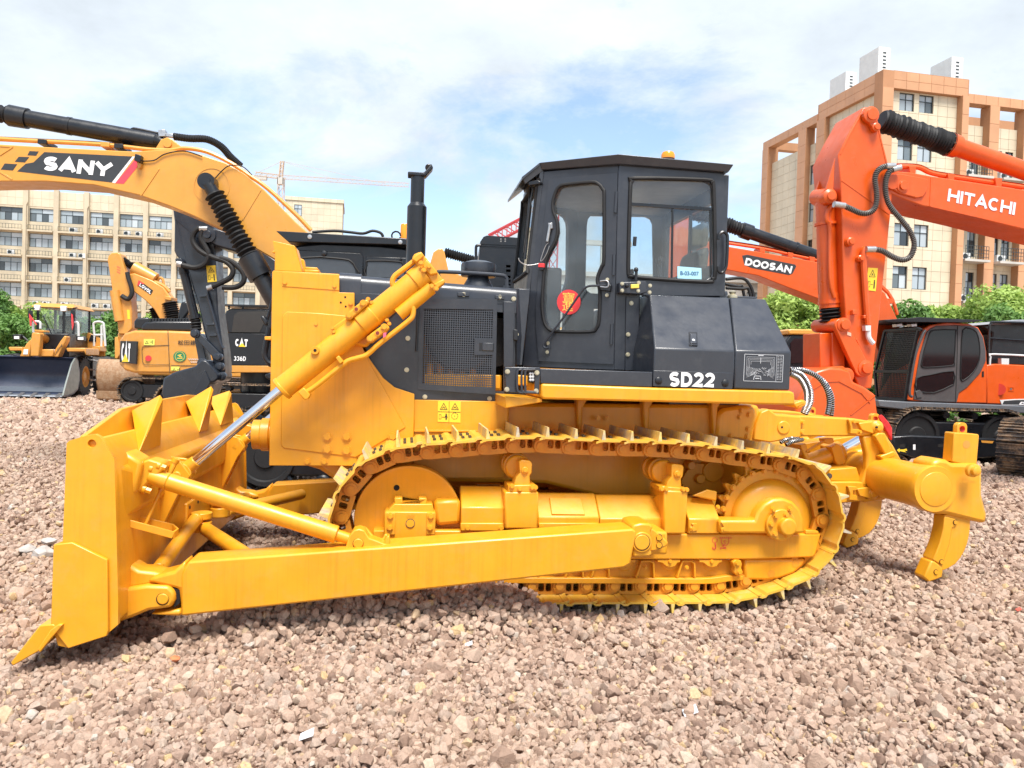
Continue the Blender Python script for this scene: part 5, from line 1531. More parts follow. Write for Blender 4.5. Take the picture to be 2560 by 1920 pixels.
s = S().px(K, B3, [(1140, 768), (1290, 780), (1292, 850), (1140, 845)], WB+.006, WB+.010); cd = part('paper_card', s, M['cyan'], cabp, label='pale blue card reading B-03-007')
ftext('card_lettering', 'B-03-007', plain('blue_print', (.02, .10, .25), .5), cd, K, B3, (1158, 824), (1274, 828), (1158, 798), WB+.005, .02, .001)
# door
do = [(330, 216), (764, 180), (738, 1384), (268, 1364), (250, 1150), (250, 1010), (262, 860)]
dw = [(372, 300), (392, 268), (430, 252), (600, 236), (648, 250), (675, 285), (682, 330), (680, 720), (668, 770), (645, 825), (640, 870), (655, 930), (650, 1110), (632, 1160), (595, 1182), (380, 1180), (325, 1162), (298, 1110), (287, 1010), (292, 900), (305, 760), (325, 690), (368, 610), (384, 545), (380, 480), (358, 420), (354, 360)]
dwi = [(x + (9 if x < 480 else -9), y + (9 if y < 700 else -9)) for x, y in dw]
s = S().px(DF, B3, do, -.012, .03, holes=[dwi]); door = part('cab_door', s, C_, dozer)
dm = S().px(DF, B3, do, -.012, .03, holes=[dwi]).mirror(K); door2 = part('cab_door', dm, C_, dozer)
seal(DF, B3, [(x + (3 if x < 480 else -3), y + (3 if y < 700 else -3)) for x, y in dw], -.016, .014, door, sm=3)
s = S().px(DF, B3, dwi, .008, .014); part('window_pane', s, M['glass'], door); part('window_pane', s.mirror(K), M['glass'], door2)
# frame round the door
dfo = [(300, 172), (772, 128), (742, 1422), (165, 1400), (212, 920), (232, 700)]
s = S().px(DF, B3, dfo, 0, .035, holes=[[(x + (4 if x < 480 else -4), y + (4 if y < 700 else -4)) for x, y in do]]); pair('door_frame', s, C_)
s = S().px(DF, B3, [(328, 214), (766, 178), (740, 1387), (266, 1367), (246, 1150), (247, 1010), (259, 860)], .026, .034, holes=[dwi]); part('door_gap', s, M['hole'], door)
for (x0, y0, x1, y1) in ((757, 300, 749, 432), (742, 695, 738, 825), (728, 1130, 724, 1258)):
    s = S().cyl(DF.P(B3, x0, y0, -.014), DF.P(B3, x1, y1, -.014), .013, n=10); part('hinge', s, C_, door)
# door latch handle, wire seal
s = S().cyl(DF.P(B3, 341, 500, -.03), DF.P(B3, 322, 615, -.03), .013, n=12); s.px(DF, B3, [(326, 495), (352, 492), (355, 530), (330, 535)], -.035, -.01); part('door_handle', s, M['steel'], door, .003)
s = S().tube(DF.L(B3, [(330, 620), (312, 640), (296, 680), (280, 735), (300, 720), (322, 680), (335, 640)], -.03), .003, 6, 5); part('seal_wire', s, M['steel'], door)
s = S().px(DF, B3, [(265, 748), (302, 750), (302, 775), (264, 774)], -.05, -.02); part('seal_tag', s, M['red'], door, .003); s = S().px(DF, B3, [(266, 776), (300, 776), (296, 792), (270, 792)], -.05, -.02); part('seal_base', s, M['black'], door, .002)
# door sticker and stay bar
st_c = (457, 993); s = S().px(DF, B3, [(st_c[0]+74*math.cos(2*math.pi*k/36), st_c[1]+78*math.sin(2*math.pi*k/36)) for k in range(36)], .002, .006); rd_ = part('door_sticker', s, M['red'], door, label='round red sticker with golden characters')
ftext('golden_characters', '寶', M['gold'], rd_, DF, B3, (418, 1000), (494, 1006), (418, 930), .002, .0, .001)
ftext('golden_characters', '進', M['gold'], rd_, DF, B3, (416, 1048), (484, 1052), (416, 985), .002, .0, .001)
s = S().tube(DF.L(B3, [(690, 888), (640, 890), (590, 892), (558, 905), (535, 930), (420, 1095), (330, 1215), (306, 1248), (298, 1270), (312, 1282), (328, 1278)], -.05), .009, 8, 4); part('stay_bar', s, M['char'], door)
s = S().px(DF, B3, [(312, 1240), (340, 1242), (336, 1325), (310, 1320)], -.02, -.01); part('stay_plate', s, C_, door, .002)
bolts('bolt', [(327, 1252), (322, 1308)], B3, -.02, .011, .01, M['bolt'], door, DF)
s = S().px(DF, B3, [(650, 880), (722, 885), (716, 925), (655, 918)], -.05, -.01); part('latch_block', s, M['black'], door, .004)
s = S().tube(DF.L(B3, [(655, 862), (690, 858), (706, 868), (706, 892), (692, 900), (655, 896)], -.055), .006, 8, 3); part('latch_loop', s, M['steel'], door)
s = S().px(DF, B3, [(684, 925), (716, 926), (712, 962), (682, 960)], -.02, -.01); part('latch_plate', s, C_, door, .002); bolts('bolt', [(700, 852), (697, 950)], B3, -.02, .011, .012, M['bolt'], door, DF)
# door stop box on the rear panel
s = S().px(K, B3, [(778, 868), (945, 862), (952, 930), (905, 945), (776, 935)], WB-.09, WB); dsb = part('door_stop', s, C_, cabp, .006)
s = S().px(K, B3, [(848, 882), (900, 880), (900, 905), (848, 908)], WB-.105, WB-.085); part('stop_catch', s, M['gold'], dsb, .003)
s = S().lathe(K.P(B3, 815, 893, WB-.09), -EY, [(-.03, .008), (.02, .008), (.02, .014), (.035, .018), (.05, .012), (.054, .002)], 14); s.cyl(K.P(B3, 878, 860, WB-.05), K.P(B3, 882, 800, WB-.05), .012, n=10); s.ell(K.P(B3, 880, 790, WB-.05), .018, .018, .02); part('stop_knob', s, M['black'], dsb)
bolts('bolt', [(793, 878), (793, 920), (897, 872), (893, 922), (968, 890), (965, 932)], B3, WB-.092, .011, .01, M['bolt'], dsb)
# strip behind the door stop, with bolts
s = S().px(K, B3, [(818, 960), (900, 962), (895, 1424), (812, 1422)], WB-.015, WB); stp = part('cab_post_cover', s, C_, cabp, .003)
bolts('bolt', [(850, 1000), (830, 1197), (828, 1323)], B3, WB-.016, .013, .012, M['bolt'], stp)
# far and back walls, floor, ceiling of the cab
lA = K.loc(K.P(B3, 1440, 900, WB)); lT = K.loc(K.P(B3, 1434, 182, WB)); lM = K.loc(K.P(B3, 770, 128, WB)); lF = K.loc(DF.P(B3, 300, 172, 0)); lFb = K.loc(DF.P(B3, 212, 920, 0))
xr, zt_, zf = lA.x, lM.z, lA.z - .55
def yzp(x, pts): return [K.W(x, y, z) for y, z in pts]
s = S().prism(yzp(xr-.04, [(-.755, zf), (.755, zf), (.755, zt_-.03), (-.755, zt_-.03)]), K.ex*.04, [yzp(xr-.04, [(-.6, zf+.75), (.6, zf+.75), (.6, zt_-.2), (-.6, zt_-.2)])]); bw = part('cab_back_wall', s, C_, dozer)
s = S().prism(yzp(xr-.02, [(-.62, zf+.73), (.62, zf+.73), (.62, zt_-.18), (-.62, zt_-.18)]), K.ex*.006); part('window_pane', s, M['glass'], bw)
s = S().prism(yzp(xr-.03, [(-.02, zf+.73), (.02, zf+.73), (.02, zt_-.18), (-.02, zt_-.18)]), K.ex*.02); part('window_bar', s, C_, bw)
lB = K.loc(cA); lBr = K.loc(cB)
plan = [(xr, -.75), (lBr.x+.02, -.75), (lF.x, lF.y+.01), (lF.x, -lF.y-.01), (lBr.x+.02, .75), (xr, .75)]
s = S().prism([K.W(x, y, zf-.05) for x, y in plan], V((0, 0, .05))); part('cab_floor', s, C_, dozer)
s = S().prism([K.W(x, y, zt_-.07) for x, y in plan], V((0, 0, .05))); part('cab_ceiling', s, plain('cab_lining', (.55, .56, .57), .8), dozer)
# front wall with leaning windshield
zs0 = lFb.z; 
fl, fh = K.W(lFb.x, lFb.y, lFb.z), K.W(lF.x, lF.y, lF.z)
fl2, fh2 = K.W(lFb.x, -lFb.y, lFb.z), K.W(lF.x, -lF.y, lF.z)
def fq(u, v): return (fl.lerp(fl2, u)).lerp(fh.lerp(fh2, u), v)
nrm = (fl2-fl).cross(fh-fl).normalized()
if nrm.dot(K.ex) > 0: nrm = -nrm
s = S().prism([fq(0, 0), fq(1, 0), fq(1, 1), fq(0, 1)], nrm*.03, [[fq(.07, .16), fq(.93, .16), fq(.97, .22), fq(.97, .86), fq(.93, .92), fq(.07, .92), fq(.03, .86), fq(.03, .22)]]); fw = part('windshield_frame', s, C_, dozer)
s = S().prism([fq(.02, .15), fq(.98, .15), fq(.98, .93), fq(.02, .93)], nrm*.006); part('window_pane', s, M['glass'], fw)
s = S().tube([fq(a, b_) + nrm*.034 for a, b_ in [(.07, .16), (.93, .16), (.97, .22), (.97, .86), (.93, .92), (.07, .92), (.03, .86), (.03, .22)]], .016, 8, 2, closed=True); part('window_seal', s, M['rubber'], fw)
s = S().tube([fq(.12, 1.0)+nrm*.05, fq(.14, .75)+nrm*.06, fq(.2, .45)+nrm*.05], .008, 6, 3); s.tube([fq(.2, .75)+nrm*.05, fq(.2, .28)+nrm*.045], .01, 6); s.tube([fq(.35, 1.0)+nrm*.05, fq(.3, .6)+nrm*.05, fq(.33, .35)+nrm*.045], .008, 6, 3); part('wiper', s, M['black'], fw)
s = S().px(DF, B3, [(200, 235), (260, 225), (280, 235), (278, 250), (205, 262)], -.05, .02); part('wiper_motor', s, M['black'], fw, .006)
s = S().tube([K.P(B3, *p, -.50) for p in [(142, 716), (148, 735), (175, 755), (215, 762), (268, 752)]], .004, 6, 5); part('seal_wire', s, M['steel'], fw)
# lower cowl in front of the door
s = S().px(K, B3, [(130, 908), (215, 910), (165, 1392), (60, 1392), (60, 980), (128, 975)], -.60, .60); cowl = part('cab_cowl', s, C_, dozer, .006)
s = S().hull([K.P(B3, 130, 905, -.62), K.P(B3, 212, 915, -.50), K.P(B3, 165, 1392, -.56), K.P(B3, 130, 1392, -.66), K.P(B3, 140, 905, -.3), K.P(B3, 140, 1392, -.3)]); part('cowl_plate', s, C_, dozer, .004)
s = S().px(K, B3, [(112, 1165), (140, 1168), (138, 1235), (110, 1230)], -.66, -.63); part('hood_catch', s, M['black'], dozer, .004)
# roof
zr = (K.P(B3, 770, 62, -.82)).z
print('roof z check', [round(p.z, 2) for p in (K.P(B3, 1495, 130, -.82), K.P(B3, 770, 62, -.82), K.P(B3, 275, 118, -.46))])
eav = [(1478, 150, -.80), (770, 84, -.80), (282, 140, -.46)]
topp = [K.loc(K.P(B3, *p)) for p in [(1495, 128, -.82), (770, 62, -.82), (275, 116, -.46)]]
lowp = [K.loc(K.P(B3, *p)) for p in [(1462, 176, -.80), (770, 126, -.79), (285, 164, -.44)]]
zt1 = sum(p.z for p in topp)/3; zt2 = sum(p.z for p in lowp)/3
vis = K.loc(K.P(B3, 165, 206, -.44)); 
def ringsym(ps): return [(p.x, p.y, p.z) for p in ps] + [(p.x, -p.y, p.z) for p in reversed(ps)]
T_, Lw = ringsym(topp), ringsym(lowp)
s = S(); n = len(T_); b = len(s.v)
s.v += [K.W(*p) for p in T_] + [K.W(*p) for p in Lw]
s.face(range(b, b+n)); s.face(range(b+2*n-1, b+n-1, -1))
for i in range(n): s.face((b+i, b+(i+1) % n, b+n+(i+1) % n, b+n+i))
roof = part('cab_roof', s, C_, dozer, .006)
s = S().prism([K.W(topp[2].x, topp[2].y, topp[2].z), K.W(topp[2].x, -topp[2].y, topp[2].z), K.W(vis.x, -vis.y, vis.z), K.W(vis.x, vis.y, vis.z)], V((0, 0, -.025))); part('roof_visor', s, C_, roof, .003)
s = S().prism([K.P(B3, 275, 118, -.455), K.P(B3, 162, 207, -.43), K.P(B3, 185, 250, -.43), K.P(B3, 300, 165, -.44)], EY*.02); part('visor_cheek', s, C_, roof, .003)
s = S().lathe(K.P(B3, 1080, 92, -.55), dzv, [(0, .055), (.03, .055), (.05, .045), (.055, .01)], 20); part('beacon', s, M['lamp'], roof)
for y in (270, 380):
    s = S().px(K, B3, [(1436, y-8), (1455, y-6), (1455, y+10), (1436, y+10)], -.72, -.60); part('rear_hinge', s, C_, bw)
s = S().px(K, B3, [(1432, 160), (1460, 165), (1458, 178), (1432, 178)], -.80, -.7); part('roof_clip', s, M['black'], roof)
# grab handle at the rear corner
s = S().tube([K.P(B3, *p, WB-.05) for p in [(1398, 600), (1402, 572), (1425, 553), (1448, 565), (1455, 600), (1450, 740), (1440, 785), (1420, 808), (1400, 800), (1396, 770)]], .013, 8, 5); part('grab_handle', s, M['black'], cabp)
# seat and levers
zs = zf+.35
sx_ = K.loc(K.P(B3, 1120, 800, 0)).x
s = S().hull([K.W(sx_-.34, y, zs+z) for y in (-.25, .25) for z in (.0, .12)] + [K.W(sx_+.12, y, zs+z) for y in (-.25, .25) for z in (-.02, .1)]); seat = part('driver_seat', s, M['rubber'], dozer, .03)
s = S().hull([K.W(sx_+x, y*k, zs+z) for (x, z, k) in ((.05, .05, 1), (.18, .03, 1), (.25, .62, .8), (.13, .58, .8)) for y in (-.25, .25)]); part('seat_back', s, M['rubber'], seat, .04)
s = S().hull([K.W(sx_+x, y, zs+z) for (x, z) in ((.16, .62), (.25, .62), (.27, .82), (.19, .84)) for y in (-.15, .15)]); part('head_rest', s, M['rubber'], seat, .03)
s = S().box(K, sx_-.4, sx_+.3, -.50, -.32, zf, zs+.2); s.box(K, sx_-.4, sx_+.3, .32, .5, zf, zs+.2); part('console', s, M['char'], dozer, .02)
s = S().box(K, lF.x-.05, lF.x+.2, -.33, .33, zf, zs+.35); part('dashboard', s, M['char'], dozer, .02)
for y in (-.42, -.36, .4):
    s = S().tube([K.W(sx_-.25, y, zs+.2), K.W(sx_-.27, y, zs+.42)], .008, 6); s.ell(K.W(sx_-.27, y, zs+.44), .022, .022, .03); part('control_lever', s, M['black'], dozer)
s = S().box(K, sx_-.2, sx_+.4, -.55, .55, zf-.4, zf); part('cab_base', s, M['char'], dozer)

# ---- deck, fender tanks, sill
WF = -1.28
s = S().px(K, B3, [(275, 1410), (985, 1432), (983, 1528), (278, 1505)], WF, -.5); dk, _ = pair('deck_step', s, C_, bev=.006)
def tank(name, x0b, x1b, pts_low, pts_top, mats):
    lo = [K.P(B3, x, y, WF) for x, y in pts_low]; hi2 = [K.P(B3, x, y, -.88) for x, y in pts_top]
    bk = []
    for p in lo: l = K.loc(p); bk.append(K.W(l.x, -.5, l.z))
    for p in hi2: l = K.loc(p); bk.append(K.W(l.x, -.5, l.z))
    s = S().hull(lo+hi2+bk); return pair(name, s, mats, bev=.01)
t1, _ = tank('fender_tank', 0, 0, [(988, 1524), (1497, 1422), (1490, 1538), (1500, 1300), (997, 1284), (990, 1418)], [(966, 946), (1464, 966)], C_)
t2, _ = tank('rear_tank', 0, 0, [(1494, 1538), (1845, 1548), (1856, 1308), (1506, 1300)], [(1472, 966), (1694, 976)], C_)
s = S().px(K, B3, [(990, 1422), (1488, 1438), (1486, 1540), (986, 1522)], WF-.006, WF+.01); np_, _ = pair('name_panel', s, C_, bev=.003)
block('model_lettering', 'SD22', M['white'], np_, K, B3, (1085, 1524), (1372, 1530), (1088, 1431), WF-.008, .25, .09, .002, squeeze=.9)
for p in ((1022, 1487), (1440, 1502)):
    s = S().lathe(K.P(B3, *p, WF-.006), -EY, [(0, .028), (.006, .026), (.012, .016), (.013, .002)], 20); part('rubber_plug', s, M['black'], np_)
# latch on the sloping side
tz = lambda y: WF + (-.88-WF)*max(0, (1290-y)/(1290-955))
la = [K.P(B3, x, y, tz(y)-.004) for x, y in [(1211, 1183), (1263, 1185), (1266, 1270), (1213, 1268)]]
nn = (la[1]-la[0]).cross(la[3]-la[0]).normalized(); nn = nn if nn.y < 0 else -nn
s = S().prism([p+nn*.006 for p in la], -nn*.02); lp_ = part('latch_plate', s, M['black'], t1, .002)
cl = sum(la, V())/4
s = S().prism([cl + (p-cl)*.72 + nn*.010 for p in la], -nn*.01); part('latch_paddle', s, C_, t1, .002)
s = S().cyl(K.P(B3, 1240, 1234, tz(1234)-.016), K.P(B3, 1240, 1234, tz(1234)-.016)+nn*.006, .010, n=14); part('lock_cylinder', s, M['white'], t1)
# service chart printed on the rear tank
s = S()
WS = WF-.003
def rect(x0, y0, x1, y1, wd=2.2):
    f = lambda x, y: (x - (y-1320)*.045, y + (x-1560)*.03)
    stroke(s, K, B3, [f(x0, y0), f(x1, y0), f(x1, y1), f(x0, y1), f(x0, y0)], wd, WS)
    return f
f = rect(1563, 1320, 1806, 1488, 3)
stroke(s, K, B3, [f(1765, 1320), f(1765, 1488)], 2, WS)
for k in range(4): stroke(s, K, B3, [f(1578+k*9, 1450-k*22), f(1578+k*9, 1336+k*9), f(1752-k*8, 1336+k*9), f(1752-k*8, 1450-k*22)], 1.4, WS)
rnd = random.Random(3)
for k in range(46):
    x, y = 1610+rnd.random()*110, 1405+rnd.random()*42+ (rnd.random()-.5)*10
    stroke(s, K, B3, [f(x, y), f(x+rnd.uniform(-16, 16), y+rnd.uniform(-9, 9))], 1.8, WS)
for k in range(9):
    stroke(s, K, B3, [f(1580, 1400+k*8), f(1625+rnd.random()*30, 1412+k*4)], 1.2, WS); stroke(s, K, B3, [f(1750, 1395+k*9), f(1715, 1415+k*4)], 1.2, WS)
for k in range(16):
    for j in range(2): stroke(s, K, B3, [f(1771+j*17, 1330+k*9.4), f(1783+j*17-rnd.random()*5, 1330+k*9.4)], 2.4, WS)
stroke(s, K, B3, [f(1650, 1326), f(1680, 1326)], 5, WS); stroke(s, K, B3, [f(1665, 1340), f(1665, 1375)], 3, WS)
stroke(s, K, B3, [f(1625, 1478), f(1630, 1455), f(1668, 1455), f(1672, 1478)], 4, WS); stroke(s, K, B3, [f(1638, 1470), f(1660, 1470)], 6, WS)
part('service_chart', s, plain('grey_print', (.5, .52, .55), .5), t2, label='printed white line chart of service points')
# yellow sill
s = S().px(K, B3, [(285, 1506), (983, 1531), (1490, 1543), (1848, 1552), (1876, 1562), (1882, 1640), (1470, 1632), (300, 1603), (280, 1588)], WF-.015, -.5); pair('sill', s, bev=.014)
s = S().px(K, B3, [(60, 1588), (290, 1600), (290, 1622), (60, 1660)], WF+.02, -.6); pair('sill_gusset', s, bev=.006)
s = S().px(K, B5, [(0, -290), (1900, -200), (1900, -30), (1480, -20), (1380, -10), (1240, 20), (1190, 60), (1160, -40), (0, -60)], -.90, -.55)
s = S()
for (x0, x1) in ((-440, -390), (130, 175), (640, 690), (1165, 1215)):
    s.px(K, B5, [(x0, -70), (x1+40, -70), (x1, 0), (x1-10, 260), (x0+10, 260), (x0, 20)], -.66, -.55)
pair('hull_rib', s, bev=.03)
s = S().px(K, B5, [(1190, 240), (1210, 40), (1260, 0), (1400, -20), (1500, -10), (1520, 60), (1470, 260)], -.68, -.55); pair('rear_casting', s, bev=.03)
bolts('bolt', [(290, 78), (367, 78), (1383, 70), (1398, 22), (1455, 52), (1448, 162), (1442, 218), (1315, 215), (1075, 200)], B5, -.685, .017, .018, Y_, tf)
# final drive castings behind the sprocket
s = S().lathe(K.P(B5, 1600, 835, -.9), EY, [(0, .22), (.05, .26), (.3, .3), (.35, .3)], 30); s.lathe(K.P(B5, 1180, 490, -.68), EY, [(0, .05), (0, .085), (.02, .09), (.1, .1)], 24); s.lathe(K.P(B5, 1085, 548, -.72), EY, [(0, .02), (0, .038), (.1, .04)], 16); s.lathe(K.P(B5, 1015, 445, -.7), EY, [(0, .02), (0, .036), (.1, .04)], 16)
s.hull(K.L(B5, [(930, 560), (1010, 420), (1120, 430), (1230, 560), (1300, 640), (1100, 680), (960, 660)], -.66) + K.L(B5, [(930, 560), (1010, 420), (1300, 640), (960, 660)], -.5))
pair('final_drive_housing', s)
s = S().hull(K.L(B5, [(1015, 672), (1130, 625), (1205, 640), (1200, 715), (1080, 690)], -1.1) + K.L(B5, [(1015, 672), (1130, 625), (1205, 640), (1200, 715)], -.9)); pair('drive_shroud', s, bev=.01)
# work lamp behind its bar guard, on the front of the deck
s = S().px(K, B3, [(55, 1400), (278, 1402), (272, 1572), (62, 1560)], WF-.02, WF+.0, holes=[[(135, 1420), (245, 1424), (242, 1552), (135, 1545)]]); lb, _ = pair('lamp_bracket', s, C_)
s = S().px(K, B3, [(206, 1428), (244, 1430), (241, 1500), (204, 1498)], WF+.0, WF+.06); part('work_lamp', s, M['black'], lb, .006)
for i in range(3):
    for j in range(2):
        s = S().lathe(K.P(B3, 216+j*17, 1442+i*20, WF+.0), -EY, [(0, .010), (.004, .008), (.005, .001)], 12); part('lamp_lens', s, M['white'], lb)
for x0, x1 in ((132, 160), (160, 205), (182, 246)):
    s = S().tube([K.P(B3, *p, WF-.05) for p in [(x0+12, 1418), (x0+3, 1432), (x0, 1480), (x0+3, 1545), (x0+14, 1560), (x1+8, 1562)]], .008, 8, 4); s.tube([K.P(B3, x0+12, 1418, WF-.05), K.P(B3, x1, 1416, WF-.05)], .008, 8); part('guard_bar', s, C_, lb)
bolts('bolt', [(72, 1430), (68, 1542), (257, 1437), (252, 1552)], B3, WF-.022, .013, .012, M['bolt'], lb)
s = S().px(K, B3, [(130, 1450), (200, 1455), (200, 1520), (130, 1515)], -1.0, -.9); part('lamp_mount', s, Y_, dozer, .01)
# hoses over the rear deck
for k, (a0, a1) in enumerate((((1445, 850), (1620, 960)), ((1445, 905), (1600, 965)), ((1440, 880), (1560, 950)))):
    s = S().tube([K.P(B3, a0[0], a0[1], -.3+.1*k), K.P(B3, (a0[0]+a1[0])/2+20, a0[1]+10*k-5, -.3+.1*k), K.P(B3, a1[0]-15, a1[1]-55, -.3+.1*k), K.P(B3, a1[0], a1[1]+10, -.3+.1*k)], .014, 8, 6); part('deck_hose', s, M['rubber'], dozer)
s = S().lathe(K.P(B3, 1485, 968, -.7), dzv, [(0, .04), (.02, .04), (.03, .02), (.05, .03), (.06, .01)], 14); part('filler_cap', s, M['bolt'], dozer)
s = S().px(K, B3, [(1445, 950), (1640, 960), (1600, 1100), (1445, 1100)], -.5, .5); part('rear_deck', s, C_, dozer, .01)

# ---- ripper
WR = -.52
s = S().px(K, B6, [(70, 430), (90, 300), (130, 215), (190, 190), (250, 235), (440, 250), (440, 410), (200, 450)], WR-.10, WR+.02); pair('ripper_mount', s, bev=.012)
s = S().px(K, B6, [(240, 242), (280, 232), (850, 265), (1005, 290), (1060, 315), (1072, 345), (1055, 378), (1005, 388), (910, 402), (330, 405), (245, 395), (205, 350), (210, 280)], WR-.06, WR+.10); ul, ul2 = pair('upper_link', s, bev=.014)
for (x, y, r) in ((285, 332, 88), (1015, 332, 48)):
    s = S().lathe(K.P(B6, x, y, WR-.06), -EY, [(-.1, kr(B6, r, WR)), (.015, kr(B6, r, WR)), (.03, kr(B6, r*.8, WR)), (.035, kr(B6, r*.55, WR)), (.05, kr(B6, r*.5, WR)), (.052, .005)], 28); pair('link_pin', s)
    s = disc(B6, x+8, y, WR-.114, WR-.1, .009, 12); part('grease_nipple', s, M['hole'], dozer)
s = S().px(K, B6, [(270, 278), (325, 275), (410, 310), (412, 362), (330, 385), (270, 390)], WR-.085, WR-.05); s.px(K, B6, [(880, 300), (985, 290), (1000, 385), (905, 355)], WR-.085, WR-.05); pair('pin_keeper', s, bev=.008)
for x0, x1 in ((410, 470), (820, 890)):
    s = S().px(K, B6, [(x0-15, 272), (x1, 278), (x1, 300), (x0+15, 300), (x0+15, 345), (x1, 350), (x1-5, 385), (x0-5, 380), (x0, 330)], WR-.095, WR-.06); pair('keeper_bracket', s, bev=.005)
bolts('bolt', [(452, 295), (450, 375), (842, 290), (890, 368)], B6, WR-.096, .013, .016, Y_, ul)
# tower between links, beam
s = S().px(K, B6, [(912, 402), (1005, 385), (1030, 372), (1085, 378), (1150, 470), (1218, 592), (1140, 640), (1100, 760), (1095, 892), (920, 915), (895, 760), (945, 650), (945, 540)], WR-.06, WR+.02); tw, _ = pair('ripper_tower', s, bev=.02)
s = S().px(K, B6, [(1005, 400), (1035, 375), (1085, 378), (1135, 500), (1115, 540), (1080, 535)], WR-.12, WR-.05); s.px(K, B6, [(1045, 555), (1150, 515), (1168, 530), (1165, 555), (1070, 590)], WR-.13, WR-.05); part('hose_guard', s, Y_, dozer, .01)
s = S().px(K, B6, [(640, 752), (850, 750), (940, 755), (1000, 785), (1025, 830), (1010, 880), (960, 895), (740, 918), (735, 850)], WR-.06, WR+.06); ll, _ = pair('lower_link', s, bev=.012)
s = S().px(K, B6, [(640, 745), (665, 655), (865, 640), (900, 750)], WR-.02, WR+.3); part('cylinder_bracket', s, Y_, dozer, .008)
s = S().lathe(K.P(B6, 655, 706, WR-.03), -EY, [(0, .024), (.01, .022), (.011, .002)], 18); part('bracket_pin', s, M['bolt_dark'], dozer)
s = S().lathe(K.P(B6, 980, 840, WR-.06), -EY, [(-.05, kr(B6, 45, WR)), (.02, kr(B6, 44, WR)), (.03, kr(B6, 30, WR)), (.045, kr(B6, 26, WR)), (.046, .004)], 26); pair('link_pin', s)
s = S().px(K, B6, [(800, 785), (870, 790), (872, 815), (840, 820), (840, 850), (872, 860), (868, 895), (808, 892), (815, 840)], WR-.095, WR-.06); s.px(K, B6, [(870, 805), (985, 790), (985, 885), (890, 860)], WR-.085, WR-.05); pair('keeper_bracket', s, bev=.005)
# beam: a thick tube across the rear with end discs
rb = kr(B6, 163, -1.2)
bc = K.loc(K.P(B6, 1472, 808, -1.22))
s = S().lathe(K.W(bc.x, -1.22, bc.z), EY, [(0, .02), (0, rb*.80), (-.0, rb*.84), (.0, rb), (.012, rb*1.03), (.05, rb*1.04), (.1, rb*1.02), (.28, rb*.98), (2.16, rb*.98), (2.34, rb*1.02), (2.43, rb*1.03), (2.44, rb), (2.44, .02)], 48); beam = part('ripper_beam', s, Y_, dozer)
s = S().lathe(K.W(bc.x, -1.22, bc.z), -EY, [(-.01, rb*.76), (.004, rb*.76), (.005, rb*.74), (.005, .01)], 44); pair('beam_cap', s)
def shank(w_, near):
    """holder, shank, tip and lifting eye on plane w_ (measured on the near one, w=-1.12)"""
    def q(pts, wa, wb):
        out = S(); a = [K.loc(K.P(B6, x, y, -1.20)) for x, y in pts]
        out.prism([K.W(l.x, w_+wa, l.z) for l in a], EY*(wb-wa)); return out
    sk = part('ripper_shank', q([(1555, 1015), (1600, 1000), (1758, 1050), (1756, 1110), (1748, 1170), (1735, 1230), (1712, 1290), (1682, 1342), (1642, 1390), (1590, 1422), (1545, 1440), (1462, 1362), (1492, 1290), (1518, 1225), (1536, 1160), (1549, 1090)], -.055, .055), Y_, dozer, .006)
    part('shank_head', q([(1632, 380), (1640, 375), (1818, 388), (1826, 398), (1806, 640), (1615, 600)], -.055, .055), Y_, sk, .008)
    part('shank_tip', q([(1450, 1362), (1475, 1366), (1530, 1405), (1542, 1440), (1535, 1492), (1430, 1530), (1395, 1490)], -.065, .065), Y_, sk, .012)
    part('shank_guard', q([(1553, 1020), (1640, 1040), (1655, 1075), (1640, 1095), (1612, 1110), (1590, 1240), (1555, 1330), (1550, 1375), (1530, 1398), (1462, 1356), (1492, 1290), (1518, 1220), (1545, 1110)], -.065, .065), Y_, sk, .008)
    h = S(); e = K.loc(K.P(B6, 1716, 350, -1.20)); c0 = K.W(e.x, w_, e.z)
    ring_o, ring_i = [], []
    for k in range(24):
        a = 2*math.pi*k/24
        ring_o.append(c0 + K.ex*math.cos(a)*.075 + K.ez*(math.sin(a)*.075)); ring_i.append(c0 + K.ex*math.cos(a)*.032 + K.ez*(math.sin(a)*.032))
    oo = [c0 + K.ex*(kr(B6, 40, -1.2))*x_ + K.ez*kr(B6, 44, -1.2)*z_ for x_, z_ in ((-1, -1.1), (1, -1.1), (1, .5), (.8, .85), (.4, 1.05), (-.4, 1.05), (-.8, .85), (-1, .5))]
    h.prism([p-EY*.025 for p in oo], EY*.05, [[c0-EY*.025 + (p-c0)*.72 for p in ring_i]])
    ey_ = part('lifting_eye', h, Y_, sk, .004)
    part('eye_paint', S().cyl(c0-EY*.027, c0+EY*.027, .023, n=14, cap=False), M['red'], sk)
    for (x, y, r) in ((1727, 467, 29),):
        l = K.loc(K.P(B6, x, y, -1.2)); a = K.W(l.x, w_-.0565, l.z)
        part('shank_hole', S().cyl(a, a+EY*.003, kr(B6, r, -1.2), n=24), M['amber'], sk)
    for (x, y) in ((1633, 1065), (1527, 1370), (1484, 1448)):
        l = K.loc(K.P(B6, x, y, -1.2)); a = K.W(l.x, w_-.068, l.z)
        part('pin_recess', S().cyl(a, a+EY*.01, kr(B6, 19, -1.2), n=20), M['hole'], sk); part('tip_pin', S().cyl(a-EY*.006, a+EY*.01, kr(B6, 15, -1.2), n=20), Y_, sk)
    return q
q = shank(-1.12, True)
hs_ = q([(1440, 600), (1500, 575), (1560, 582), (1600, 608), (1780, 612), (1832, 622), (1830, 850), (1868, 1000), (1862, 1076), (1760, 1055), (1560, 1005), (1470, 1000), (1420, 960)], -.085, .16)
sh1 = part('shank_holder', hs_, Y_, dozer, .03)
